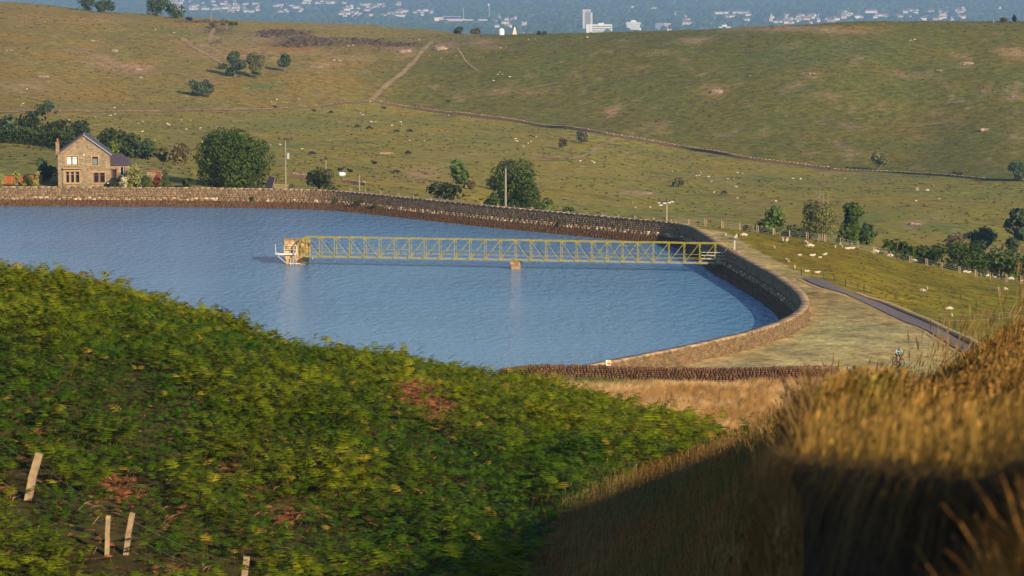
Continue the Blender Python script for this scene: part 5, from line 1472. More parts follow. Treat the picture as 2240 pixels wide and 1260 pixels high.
def stone_shaft(root, levels, name, colk=1.0, seed=1, course=.32):
    """levels: [(z, half_x, half_y)] - courses of blocks on a tapered shaft"""
    rs = random.Random(seed); core = MB()
    for i in range(len(levels) - 1):
        (z0, a0, b0), (z1, a1, b1) = levels[i], levels[i + 1]
        P = [(-a0, -b0, z0), (a0, -b0, z0), (a0, b0, z0), (-a0, b0, z0), (-a1, -b1, z1), (a1, -b1, z1), (a1, b1, z1), (-a1, b1, z1)]
        core.add(P, [(0, 1, 5, 4), (1, 2, 6, 5), (2, 3, 7, 6), (3, 0, 4, 7), (4, 5, 6, 7), (3, 2, 1, 0)], (.7 * colk, .62 * colk, .55 * colk))
    core.build("shaft_core", M['stone'], root)
    zs = [l[0] for l in levels]; z = zs[0]
    while z < zs[-1] - .1:
        h = min(course, zs[-1] - z); zm = z + h / 2
        a, b = np.interp(zm, zs, [l[1] for l in levels]), np.interp(zm, zs, [l[2] for l in levels])
        for side in range(4):
            half = a if side % 2 == 0 else b; off = b if side % 2 == 0 else a; t = -half
            while t < half - .05:
                w = min(rs.uniform(.45, .95), half - t); c = rs.uniform(1.1, 2.0) * colk; cc = (c, c * rs.uniform(.84, .95), c * rs.uniform(.68, .85))
                if half - t - w < .2: w = half - t
                cx = t + w / 2; t += w
                p = [(cx, -off, zm), (off, cx, zm), (cx, off, zm), (-off, cx, zm)][side]
                sz = (w - .03, .06 + rs.uniform(0, .05), h - .03) if side % 2 == 0 else (.06 + rs.uniform(0, .05), w - .03, h - .03)
                MB().box(p, sz, col=cc).build("stone_block", M['stone'], root)
        z += h

def build_tower():
    c = at_z(648, 578, 0); c.y += 1.8
    s = F_PX / 414; root = tag(empty("valve_tower", (c.x, c.y, 0), .1), "square sandstone valve tower with white railings standing in the water", "tower")
    stone_shaft(root, [(-2.2, 1.5, 1.5), (.55, 1.62, 1.6), (1.35, 1.85, 1.75), (3.25, 1.9, 1.8)], "tower", 1.0, 5)
    for x0, x1 in ((-1.95, -.4), (-.3, 1.0), (1.1, 1.95)): MB().box(((x0 + x1) / 2, 0, 3.33), (x1 - x0, 3.75, .16), col=(1.5, 1.35, 1.1)).build("cap_stone", M['stone'], root)
    # side platform with railings
    MB().box((-1.95, -.9, 1.55), (2.4, 2.6, .14)).build("platform", M['galv'], root)
    MB().box((-1.5, -2.18, 1.50), (2.6, .12, .24)).build("platform_beam", M['white_paint'], root)
    for x, y in ((-3.1, -2.1), (-1.9, -2.1), (-.55, -2.1), (-.1, -2.1), (-3.1, .3)): MB().bar((x, y, 1.55), (x, y, 2.75), .07).build("railing_post", M['white_paint'], root)
    for z in (2.7, 2.15): MB().bar((-1.9, -2.1, z), (-.1, -2.1, z), .055).build("rail", M['white_paint'], root); MB().bar((-3.1, -2.1, z), (-3.1, .3, z), .05).build("rail", M['white_paint'], root)
    for y in (-1.9, .2): MB().bar((-3.1, y, 1.5), (-1.6, y, .2), .08).build("strut", M['galv'], root)
    for x in (-.55, -.2): MB().bar((x, -2.12, -.5), (x, -2.12, 2.6), .06).build("ladder_rail", M['white_paint'], root)
    for k in range(8): MB().bar((-.55, -2.12, -.2 + k * .32), (-.2, -2.12, -.2 + k * .32), .04).build("ladder_rung", M['white_paint'], root)
    for x in (-.95, -.62): MB().bar((x, -2.0, -.6), (x, -2.0, .85), .08).build("mooring_post", M['white_paint'], root)
    MB().bar((-.95, -2.0, .85), (-.55, -2.0, .85), .08).build("mooring_bar", M['white_paint'], root); MB().bar((-1.2, -2.0, .12), (.4, -2.0, .12), .10).build("mooring_bar", M['white_paint'], root)
    MB().bar((2.2, -1.2, -.4), (2.2, -1.2, 1.2), .08).build("gauge_post", M['white_paint'], root)
    wh = MB()
    for k in range(12):
        a0, a1 = k * math.pi / 6, (k + 1) * math.pi / 6
        wh.bar((.75 + math.cos(a0) * .38, -1.98, 2.1 + math.sin(a0) * .38), (.75 + math.cos(a1) * .38, -1.98, 2.1 + math.sin(a1) * .38), .06)
    for k in range(4): a = k * math.pi / 4; wh.bar((.75 - math.cos(a) * .38, -1.98, 2.1 - math.sin(a) * .38), (.75 + math.cos(a) * .38, -1.98, 2.1 + math.sin(a) * .38), .05)
    wh.build("valve_wheel", M['yellow_steel'], root)
build_tower()

def build_pier():
    mid = BR_A.lerp(BR_B, 14 / 28); c = Vector((mid.x, mid.y, 0))
    root = tag(empty("bridge_pier", c, -.17), "small tapered stone pier under the middle of the footbridge", "pier")
    stone_shaft(root, [(-2.0, .48, .9), (.28, .50, .92), (.30, .52, .95), (.62, .58, 1.0), (1.15, .70, 1.1)], "pier", .92, 8, .3)
build_pier()

# warning sign at the end of the front wall
def build_sign():
    p = at_d(1331, 803, 283.5); zt = at_d(1331, 788, 283.5).z; zb = at_d(1331, 800.5, 283.5).z
    root = tag(empty("warning_sign", p), "small white, yellow and red warning sign on the wall", "sign"); w, h = .5, zt - zb; z0 = zb - p.z
    MB().box((0, 0, z0 + h / 2), (w, .03, h), col=(.85, .82, .78)).build("panel", M['plain'], root)
    MB().box((.06, -.018, z0 + h * .80), (.36, .006, h * .30), col=(.85, .55, .05)).build("yellow_band", M['plain'], root)
    MB().box((.05, -.0185, z0 + h * .40), (.34, .006, h * .36), col=(.75, .12, .03)).build("red_block", M['plain'], root)
    gz = land1(p.x, p.y) - p.z
    for x in (-.18, .18): MB().bar((x, .035, gz - .2), (x, .035, z0 + h), .05).build("post", M['post_wood'], root)
build_sign()

# ------------------------------------------------------------------ fences
def fence(pts, label, post_h=1.15, post_w=.13, twin=True, mat='post_wood', netting=True, rails=4, wirecol=None):
    """pts: ground points (px,py,d or None)"""
    P = []
    for q in pts:
        p = at_d(q[0], q[1], q[2]) if len(q) > 2 else hit(q[0], q[1], 290, 520)
        p.z = land1(p.x, p.y); P.append(p)
    root = tag(empty("post_fence", P[len(P) // 2]), label, "fence"); o = Vector(root.location); rs = random.Random(len(P))
    for i, p in enumerate(P):
        h = post_h * rs.uniform(.92, 1.08)
        MB().box(p - o + Vector((0, 0, h / 2 - .15)), (post_w, post_w, h + .3), rs.random(), (rs.uniform(.8, 1.2),) * 3).build("post", M[mat], root)
        if twin and i % 3 != 1:
            e = p + Vector((.32, .05, 0)); MB().bar(e - o - Vector((0, 0, .2)), e - o + Vector((-.06, 0, h * .92)), post_w * .7).build("strut", M[mat], root)
    for k in range(rails):
        z = .2 + (post_h - .3) * k / max(rails - 1, 1)
        for a, b in zip(P[:-1], P[1:]):
            MB().bar(a - o + Vector((0, 0, z)), b - o + Vector((0, 0, z)), .018).build("wire", M['wire'], root)
    return root

def wall_off(px, u=-2.6):
    """point a little outside the parapet where the view column px crosses it"""
    a = (px - 1120) / F_PX
    r = WALL[:, 0] / WALL[:, 1]; ok = (WALL[:, 1] > 425)
    k = np.where(ok)[0][np.argmin(np.abs(r[ok] - a))]; q = WALL[k] + WALL_N[k] * u
    return q
def wf(px): q = wall_off(px); return (px, 0, q[1] + .0)
fp = [765, 800, 833, 870, 904, 940, 977, 1013, 1052, 1088, 1125, 1163, 1200, 1243, 1282, 1316, 1353, 1388, 1428, 1468]
def gp(px, d): x = (px - 1120) / F_PX * d; z = land1(x, d); return (px, project(x, d, z)[1], d)
fence([gp(px, wf(px)[2]) for px in fp] + [gp(1505, 447), gp(1541, 456)], "pale post and wire fence running behind the reservoir parapet")
fence([gp(px, d) for px, d in ((1578, 458), (1618, 459), (1655, 459), (1691, 459), (1727, 459), (1764, 459), (1803, 458), (1838, 458), (1874, 458), (1910, 457), (1948, 457), (1990, 456), (2025, 455), (2060, 455), (2097, 454), (2133, 453), (2165, 452), (2200, 451), (2232, 450), (2270, 449))], "pale post and wire fence along the far side of the sheep field")
fence([(1753, 603), (1777, 606), (1801, 608), (1825, 616), (1850, 626), (1876, 633), (1890, 637), (1905, 642)], "short dark stake fence beside the top of the road", .95, .09, False, 'dark_metal', rails=2)
fence([(2056, 706), (2068, 712), (2076, 716), (2090, 722), (2102, 728), (2116, 735), (2128, 741), (2140, 748)], "dark stake fence beside the lower end of the road", .9, .08, False, 'dark_metal', rails=2)
fence([(2056, 704), (2130, 704), (2145, 703), (2160, 702), (2185, 700), (2209, 697), (2245, 692)], "thin pale fence at the near corner of the sheep field", 1.0, .07, False, 'post_wood', rails=2)

# ------------------------------------------------------------------ poles
def pole(px, top, base, label, dmin=515, d=None, arm=0, kit=0, thick=.13, name="utility_pole"):
    p = hit(px, base, dmin) if d is None else at_d(px, base, d); p.z = min(p.z, land1(p.x, p.y))
    h = at_d(px, top, p.y).z - p.z
    root = tag(empty(name, p), label, "pole")
    MB().tube([(0, 0, -.5), (0, 0, h * .6), (0, 0, h)], [thick * 1.15, thick, thick * .8], 8).build("pole", M['pole_wood'], root)
    if arm:
        ca = MB().box((0, -.12, h - .35), (arm, .12, .13)).build("crossarm", M['dark_metal'], root)
        for x in (-arm / 2 + .15, 0, arm / 2 - .15):
            MB().tube([(x, -.12, h - .3), (x, -.12, h - .1), (x, -.12, h + .2)], [.05, .22 if kit == 1 else .12, .06], 7).build("insulator", M['dark_metal'], ca)
    if kit == 1: MB().tube([(.45, -.1, h * .58), (.45, -.1, h * .70)], .32, 10, (.6, .65, .7)).build("transformer", M['galv'], root)
    if kit == 2:
        for x, z in ((-.9, h - .9), (-.3, h - .6), (.4, h - .5), (.9, h - .35)): MB().box((x, -.15, z), (.5, .3, .16)).build("switchgear", M['galv'], root)
    return root
pole(625, 302, 396, "tall utility pole with three insulators and a transformer right of the big tree", d=590, arm=2.9, kit=1)
pole(713, 345, 402, "plain grey pole rising behind the spiky shrub", d=600, arm=.8)
pole(786, 382, 409, "short grey pole behind the parapet fence", d=610)
pole(1106, 362, 445, "bare pale pole with a small crossarm in front of the bushy tree", d=488, arm=1.9, thick=.16)
pole(1458, 436, 480, "utility pole carrying switchgear near the wall corner", d=458, arm=2.6, kit=2, thick=.15)
pole(462, 24, 48, "pale post standing on the hilltop skyline", dmin=1150)
pole(496, 50, 65, "short pale post below the hilltop skyline", dmin=1150)
pole(180, -8, 12, "thin pole among the hilltop trees, cut by the frame", dmin=1100)
pole(2173, 42, 50, "small pale post on the right skyline", d=1262, thick=.25)

# gate, dark panel, feeder, tank
def build_gate():
    a, b = at_d(601, 409, 512), at_d(640, 409, 512); z = land1(a.x, a.y); L_ = b.x - a.x
    root = tag(empty("wooden_gate", (a.x, a.y, z)), "yellow brown five bar wooden gate right of the big tree", "gate")
    for x in (0, L_): MB().box((x, 0, .55), (.16, .16, 1.5)).build("gate_post", M['post_wood'], root)
    for k in range(5): MB().box((L_ / 2, -.03, .2 + k * .22), (L_ - .2, .05, .10)).build("bar", M['post_wood'], root)
    MB().bar((.1, -.07, .2), (L_ - .1, -.07, 1.1), .08, .04).build("brace", M['post_wood'], root)
build_gate()
def build_panel():
    p = at_d(600, 409, 514); p.z = land1(p.x, p.y)
    root = tag(empty("leaning_panel", p), "dark leaning sheet and frame between the big tree and the gate", "panel")
    MB().add([(-1.9, 0, -.1), (-.5, .1, -.1), (.5, .3, 2.0), (-.9, .4, 2.5), (-1.9, .06, -.1), (-.5, .16, -.1), (.5, .36, 2.0), (-.9, .46, 2.5)], [(0, 1, 2, 3), (7, 6, 5, 4), (0, 4, 5, 1), (1, 5, 6, 2), (2, 6, 7, 3), (3, 7, 4, 0)], (.02, .02, .03)).build("sheet", M['plain'], root)
    MB().bar((-.5, .2, -.1), (.2, .2, 2.1), .1).build("prop", M['pole_wood'], root)
build_panel()
def build_feeder():
    p = hit(846, 341, 600); root = tag(empty("hay_feeder", p, .1), "pinkish wooden feeder trough standing in the cow pasture", "trough")
    s = p.y / F_PX; w = 30 * s; h = 10 * s
    for y in (-.5, .5): MB().box((0, y, h * .62), (w, .1, h * .3)).build("side_board", M['earth'], root)
    MB().box((0, 0, h * .45), (w - .1, .9, .1)).build("floor_board", M['earth'], root)
    for x in (-w * .45, -w * .15, w * .15, w * .45):
        MB().bar((x, -.5, -.1), (x, -.55, h * .95), .14).build("leg", M['earth'], root)
build_feeder()
def build_tank():
    p = hit(748, 385, 560); root = tag(empty("water_tank", p, .2), "pale blue and white tank lying in the pasture", "tank"); s = p.y / F_PX
    w = 13 * s; r = 4.2 * s
    MB().tube([(-w / 2, 0, r), (-w / 2 + .15, 0, r), (w / 2 - .15, 0, r), (w / 2, 0, r)], [r * .8, r, r, r * .8], 14, (.55, .72, .78)).build("barrel", M['plain'], root)
    MB().box((0, 0, r * .2), (w * .8, r * 1.4, r * .4), col=(.4, .4, .4)).build("cradle", M['plain'], root)
    MB().tube([(w / 2 - .02, 0, r), (w / 2 + .12, 0, r)], r * .7, 10, (.85, .85, .82)).build("lid", M['plain'], root)
build_tank()
# ------------------------------------------------------------------ animals and the cyclist
def skin_mesh(name, V, R, E, sub=1, mats=(), matf=None):
    """continuous body grown over a joint graph, returned as a plain mesh"""
    me = bpy.data.meshes.new(name + "_graph"); me.from_pydata([tuple(v) for v in V], E, [])
    o = bpy.data.objects.new(name + "_graph", me); COL.objects.link(o)
    sk = o.modifiers.new("skin", 'SKIN'); sk.use_smooth_shade = True
    for i, r in enumerate(R):
        d = me.skin_vertices[0].data[i]; d.radius = r if hasattr(r, '__len__') else (r, r); d.use_root = (i == 0)
    sb = o.modifiers.new("sub", 'SUBSURF'); sb.levels = sub; sb.render_levels = sub
    dg = bpy.context.evaluated_depsgraph_get()
    out = bpy.data.meshes.new_from_object(o.evaluated_get(dg)); out.name = name
    bpy.data.objects.remove(o); bpy.data.meshes.remove(me)
    out.materials.clear()
    for m in mats: out.materials.append(m)
    at = out.attributes.get("Col") or out.attributes.new("Col", 'FLOAT_COLOR', 'POINT')
    at.data.foreach_set("color", np.ones(len(out.vertices) * 4, np.float32))
    if matf:
        for p in out.polygons: p.material_index = matf(p.center)
    for p in out.polygons: p.use_smooth = True
    return out

def sheep_mesh(pose, sub=2):
    if pose == 'lie':
        V = [(0, 0, .30), (.30, 0, .31), (-.32, 0, .30), (.46, .03, .44), (.56, .08, .50), (.70, .12, .44), (.30, .16, .10), (.42, .2, .05), (-.25, .17, .10), (-.12, .25, .05), (.53, .17, .54), (.53, -.02, .54)]
        R = [(.26, .25), (.23, .23), (.24, .23), .13, .11, .06, .07, .04, .08, .04, .03, .03]
        E = [(0, 1), (0, 2), (1, 3), (3, 4), (4, 5), (1, 6), (6, 7), (2, 8), (8, 9), (4, 10), (4, 11)]
        f = lambda c: 1 if (c.x > .58 or c.z < .07) else 0
    else:
        hz = .30 if pose == 'graze' else .92
        hd = [(.60, 0, .55), (.72, 0, .38), (.84, .03, .17)] if pose == 'graze' else [(.56, 0, .80), (.66, .02, .93), (.84, .06, .86)]
        V = [(0, 0, .60), (.34, 0, .61), (-.38, 0, .61)] + hd
        R = [(.25, .26), (.22, .24), (.23, .24), .14, .10, .055]
        E = [(0, 1), (0, 2), (1, 3), (3, 4), (4, 5)]
        for x, y, b in ((.32, .12, 1), (.30, -.12, 1), (-.36, .12, 2), (-.40, -.12, 2)):
            k = len(V); V += [(x, y, .36), (x + .02, y, .18), (x, y, -.02)]; R += [.085, .045, .038]; E += [(b, k), (k, k + 1), (k + 1, k + 2)]
        k = len(V); h = V[4]; V += [(h[0] - .05, .11, h[2] + .08), (h[0] - .05, -.11, h[2] + .08)]; R += [.028, .028]; E += [(4, k), (4, k + 1)]
        k = len(V); V += [(-.62, 0, .55), (-.66, 0, .36)]; R += [.06, .04]; E += [(2, k), (k, k + 1)]
        f = lambda c: 1 if (c.z < .22 or (pose != 'graze' and c.x > .70) or (pose == 'graze' and c.x > .70 and c.z < .40)) else 0
    return skin_mesh("sheep_" + pose, V, R, E, sub, (M['wool'], M['face']), f)
SHEEP = {p: sheep_mesh(p) for p in ('stand', 'graze', 'lie')}
SHEEP_FAR = {p: sheep_mesh(p, 1) for p in ('stand', 'graze', 'lie')}

def cow_mesh(lie):
    if lie:
        V = [(0, 0, .52), (.62, 0, .56), (-.66, 0, .52), (.98, .05, .92), (1.20, .1, 1.05), (1.5, .12, .88), (.55, .30, .18), (.75, .35, .08), (-.5, .32, .18), (-.25, .45, .08)]
        R = [(.46, .46), (.42, .44), (.42, .44), .22, .18, .11, .14, .07, .16, .08]; E = [(0, 1), (0, 2), (1, 3), (3, 4), (4, 5), (1, 6), (6, 7), (2, 8), (8, 9)]
    else:
        V = [(0, 0, 1.0), (.65, 0, 1.03), (-.72, 0, 1.03), (1.05, 0, .95), (1.32, 0, .62), (1.50, .03, .30)]
        R = [(.40, .44), (.36, .42), (.36, .40), .24, .17, .11]; E = [(0, 1), (0, 2), (1, 3), (3, 4), (4, 5)]
        for x, y, b in ((.60, .2, 1), (.56, -.2, 1), (-.68, .2, 2), (-.74, -.2, 2)):
            k = len(V); V += [(x, y, .62), (x + .03, y, .32), (x, y, -.02)]; R += [.14, .075, .065]; E += [(b, k), (k, k + 1), (k + 1, k + 2)]
        k = len(V); V += [(-1.12, 0, .85), (-1.15, 0, .35)]; R += [.05, .04]; E += [(2, k), (k, k + 1)]
    h = V[4]; k = len(V); V += [(h[0] - .1, .22, h[2] + .12), (h[0] - .1, -.22, h[2] + .12)]; R += [.05, .05]; E += [(4, k), (4, k + 1)]
    return skin_mesh("cow_lie" if lie else "cow_stand", V, R, E, 1, (M['cow'],))
COW = {True: cow_mesh(True), False: cow_mesh(False)}

rsA = random.Random(21)
def sheep(px, py, label, pose='graze', scale=1.0, rz=None, group=None, dmin=290, dmax=1e9, d=None):
    p = hit(px, py, dmin, dmax) if d is None else Vector(((px - 1120) / F_PX * d, d, land1((px - 1120) / F_PX * d, d)))
    scale *= .80 if p.y < 500 else .74
    o = link_mesh("sheep", (SHEEP if p.y < 500 else SHEEP_FAR)[pose], None, p, (0, 0, rsA.random() * 6.28 if rz is None else rz), (scale, scale, scale * .88))
    tag(o, label, "sheep", group); return o
PI = math.pi
G1 = "sheep in the field beside the dam"
for px, py, pose, sc, rz, lab in (
 (1587, 517, 'graze', .75, 1.4, "small sheep seen end on beside the bridge landing"), (1609, 523, 'stand', 1.05, 1.2, "round sheep right behind the bridge landing cage"), (1628, 519, 'graze', 1.1, PI, "sheep grazing side on, third from the bridge end"),
 (1712, 529, 'stand', .95, 1.5, "left sheep of the pair under the pale stemmed tree"), (1721, 530, 'stand', 1.0, 1.3, "right sheep of the pair under the pale stemmed tree"), (1764, 534, 'graze', .9, 2.4, "sheep facing away above the large pale grazing one"),
 (1773, 543, 'graze', 1.2, PI, "large pale sheep grazing, head to the left, below the stemmed tree"), (1694, 545, 'stand', .7, 1.6, "lone small lamb at the dam edge of the field"), (1749, 561, 'graze', .65, 0.3, "small lamb left of the lying ewe in mid field"),
 (1776, 562, 'lie', 1.15, 0.1, "ewe lying down among the lambs in mid field"), (1793, 565, 'lie', .7, 0.2, "lamb lying right below the ewe in mid field"), (1804, 560, 'stand', .7, .4, "lamb standing alone right of the ewe in mid field"),
 (1827, 544, 'stand', .75, 1.5, "narrow lamb seen end on left of the huddle"), (1840, 543, 'stand', 1.05, 1.8, "pinkish sheep at the left of the huddle by the fence"), (1853, 547, 'lie', 1.25, 0, "big pale sheep in the middle of the huddle by the fence"), (1864, 546, 'lie', 1.05, .2, "reddish sheep at the right of the huddle by the fence"),
 (1916, 553, 'graze', 1.2, PI - .2, "pale sheep grazing near the fence before the first thicket"), (1948, 556, 'graze', 1.05, PI, "sheep grazing below the fence at the first thicket"), (1999, 566, 'graze', .95, -.6, "sheep stooping downhill beside the fence posts"),
 (1723, 575, 'stand', .9, 2.0, "sheep standing near the dam crest left of the lambs"), (1738, 589, 'stand', .8, 1.5, "sheep seen end on nearest the road bend"), (1787, 599, 'lie', 1.0, 0, "sheep lying by the dark stakes at the top of the road"), (1764, 596, 'lie', .9, 0, "half hidden sheep lying left of the dark stakes"),
 (2017, 640, 'graze', .95, -.5, "left sheep of the pair in the middle of the lower field"), (2028, 635, 'stand', .7, 1.5, "lamb beside the ewe in the middle of the lower field"), (2076, 680, 'graze', 1.0, .2, "sheep lying low in the near corner of the field"), (2082, 694, 'stand', .75, 1.5, "small dark faced lamb nearest the road"),
 (2110, 590, 'lie', 1.0, .3, "left sheep of the two overlapping below the big thicket"), (2118, 587, 'lie', 1.05, .1, "right sheep of the two overlapping below the big thicket"), (2146, 605, 'stand', .7, 1.7, "lamb standing below the fence gap"), (2161, 593, 'graze', .95, .6, "sheep grazing close under the fence near the frame edge"),
 (2175, 600, 'graze', .7, -.6, "lamb stepping downhill left of the ewe near the frame edge"), (2212, 608, 'graze', 1.1, PI, "ewe with dark legs near the frame edge"), (2184, 638, 'stand', .85, 1.5, "left sheep of the pair at the right side of the field"), (2196, 637, 'graze', 1.05, -.6, "right sheep of the pair at the right side of the field"), (2234, 603, 'lie', .8, 0, "sheep by the fence cut off at the frame edge")):
    sheep(px, py, lab, pose, sc, rz, G1, 290, 470)

FAR_SHEEP = [(98,50),(340,67),(381,72),(308,172),(231,240),(251,238),(207,257),(241,254),(252,252),(302,271),(311,268),(345,265),(397,264),(416,266),(366,273),(370,275),(436,284),(438,281),(408,284),(311,290),(150,264),(339,310),(444,313),
 (594,226),(605,220),(654,220),(787,249),(793,253),(812,269),(821,268),(857,276),(877,268),(878,275),(982,254),(721,309),(896,310),(928,310),(939,122),(964,130),(997,123),(1095,106),(1093,159),(1088,164),(1100,164),(1115,170),(1106,104),(762,102),(773,101),(917,89),(1080,178),
 (1155,88),(1170,87),(1285,83),(1128,306),(1130,311),(1145,321),(1155,316),(1161,313),(1172,302),(1184,310),(1269,354),(1295,355),(1300,358),(1470,377),(1483,376),(1523,386),(1532,380),(1529,385),(1550,388),(1591,392),(1605,393),(1614,379),(1624,382),(1609,411),(1562,423),(1555,400),(1532,417),(1612,436),(1390,455),(1422,456),(1441,446),(1384,446),
 (1735,392),(1751,394),(1848,391),(2005,414),(2006,418),(2029,419),(2042,409),(2055,436),(2004,441),(1697,443),(1991,90),(1996,92),(2001,88),(613,319),(660,327),(592,320),(50,228),(46,233),(58,196),(1640,168)]
def far_place(px, py):
    if py < 236:
        if px < 420: return "on the tan hillside above the house"
        if px < 700: return "on the slope below the hillside trees"
        if px < 930: return "near the hilltop heather"
        if px < 1010: return "just right of the straight eroded track"
        if px < 1130: return "on the green hill under the white dome"
        if px < 1300: return "on the skyline under the long white office"
        return "high on the right green hill"
    if px < 460: return "on the pasture above the house roof" if py < 262 else "on the pasture behind the house trees"
    if px < 740: return "on the pasture around the tall pole"
    if px < 845: return "left of the black cows in the pasture"
    if px < 1000: return "right of the black cows in the pasture"
    if px < 1200: return "in the flock left of the two slope trees"
    if px < 1320: return "below the two slope trees"
    if px < 1450: return "by the pole with switchgear"
    if px < 1640: return "in the flock around the lone olive bush" if py < 400 else "below the lone olive bush"
    if px < 1900: return "under the end of the long field wall"
    return "on the pasture below the right hill"
for px, py in FAR_SHEEP:
    pl = far_place(px, py)
    sheep(px, py, "tiny white sheep " + pl, rsA.choice(['graze', 'graze', 'stand', 'lie']), rsA.uniform(1.0, 1.3), None, "far sheep " + pl, 560)
for px, py, lie, lab in ((603, 236, 1, "dark cow lying at the low wall, farthest left"), (688, 244, 1, "dark cow lying below the low field wall"), (725, 249, 0, "dark cow grazing just below the wall corner"), (781, 280, 0, "black cow grazing left of the pair in mid pasture"), (807, 283, 0, "black cow right of the pair in mid pasture"), (867, 291, 0, "black cow beside a white calf in mid pasture"), (898, 290, 0, "black and white cow, rightmost of the herd"),
                         (841, 238, 1, "dark cow lying under the long field wall"), (982, 223, 1, "single dark cow above the long field wall"), (744, 374, 1, "left dark cow lying above the pale tank"), (767, 377, 1, "right dark cow lying above the pale tank"), (820, 359, 1, "dark cow lying in the open pasture below the feeder"), (893, 339, 0, "dark cow standing right of the feeder"), (866, 381, 0, "small dark cow nearest the parapet fence"), (684, 340, 0, "dark cow with a white flank near the tall pole"), (1583, 426, 0, "single black cow in the pasture behind the wall corner")):
    p = hit(px, py, 540); tag(link_mesh("cow", COW[bool(lie)], None, p, (0, 0, rsA.choice([0, PI, .5, 2.6])), .85), lab, "cow", "dark cows in the pasture")

# rock outcrops on the hills
def rock(px, py, w, h, label):
    p = hit(px, py, 700); s = p.y / F_PX; rs = random.Random(px); root = tag(empty("rock_outcrop", p), label, "rocks")
    for k in range(6):
        bm = bmesh.new(); bmesh.ops.create_icosphere(bm, subdivisions=2, radius=1)
        sx, sy, sz = w * s * rs.uniform(.16, .3), 1.6, h * s * rs.uniform(.3, .55)
        off = Vector((rs.uniform(-.32, .32) * w * s, rs.uniform(-1, 1), 0))
        for v in bm.verts:
            n_ = 1 + .35 * (rs.random() - .5); v.co = Vector((v.co.x * sx, v.co.y * sy, v.co.z * sz)) * n_
        me = bpy.data.meshes.new("boulder"); bm.to_mesh(me); bm.free(); me.materials.append(M['rock'])
        at = me.attributes.new("Col", 'FLOAT_COLOR', 'POINT'); c = rs.uniform(.8, 1.3); at.data.foreach_set("color", np.tile([c, c, c, 1.], len(me.vertices)))
        link_mesh("boulder", me, root, off, (0, 0, rs.random() * 6))
for px, py, w, h, lab in ((965, 108, 34, 14, "largest grey pink rock outcrop at the top of the straight track"), (885, 114, 34, 12, "rock outcrop left of the straight track"), (690, 147, 30, 7, "low broken rocks on the tan slope"), (735, 133, 22, 8, "rocks right of the low broken ones"), (1567, 202, 24, 14, "lone pinkish outcrop on the green hillside"),
                          (303, 153, 22, 9, "rocks at the end of the thin ochre path"), (250, 112, 16, 9, "dark rocks on the tan hill shoulder"), (90, 168, 30, 9, "dark rocks low on the left hill"), (2117, 140, 16, 10, "small outcrop high on the right hill"), (2152, 284, 12, 8, "small rocks low on the right hill"), (205, 90, 14, 6, "small rocks above the thin path"), (2000, 499, 17, 9, "pale boulder pile in the valley field"), (1415, 423, 18, 5, "flat pale rocks in mid pasture"),
                          (812, 222, 12, 6, "heap of pale stones at the wall corner"), (22, 111, 12, 7, "dark rock at the left edge of the hill"), (1775, 162, 10, 6, "little pale rock left of the right hill outcrops"), (2050, 155, 11, 5, "little pale rock on the right hill"), (2215, 213, 16, 7, "pale rock at the frame edge of the right hill")):
    rock(px, py, w, h, lab)

# heather on the hilltop
def build_heather():
    g = np.random.default_rng(5); P = []
    for cx, cy, rx, ry in ((620, 70, 62, 4), (665, 82, 40, 8), (745, 90, 120, 6), (640, 100, 40, 4), (590, 78, 30, 5), (690, 96, 60, 4), (475, 88, 14, 12), (860, 98, 60, 3), (440, 48, 60, 3)):
        for k in range(int(rx * .9)):
            a = g.random() * 6.28; r = math.sqrt(g.random()); P.append(hit(cx + rx * r * math.cos(a), cy + ry * r * math.sin(a), 1000))
    P = np.array([tuple(p) for p in P]); n = len(P)
    ico = bmesh.new(); bmesh.ops.create_icosphere(ico, subdivisions=1, radius=1); ico.verts.ensure_lookup_table()
    Vt = np.array([tuple(v.co * (1 + .3 * (g.random() - .5))) for v in ico.verts]); Ft = np.array([[v.index for v in f.verts] for f in ico.faces]); ico.free()
    s = .5 + .8 * g.random(n) ** 2; sz = np.stack([s * 1.6, s, s * .7], 1)
    V, F, C = scatter(Vt, Ft, P, g.random(n) * 6.28, sz, None, np.array([[.11, .075, .05]]) * (.55 + .9 * g.random(n))[:, None])
    tag(link_mesh("heather", fast_mesh("heather", V, F, M['straw'], C)), "dark brown heather clumps on the hilltop shoulder", kind='stuff')
build_heather()

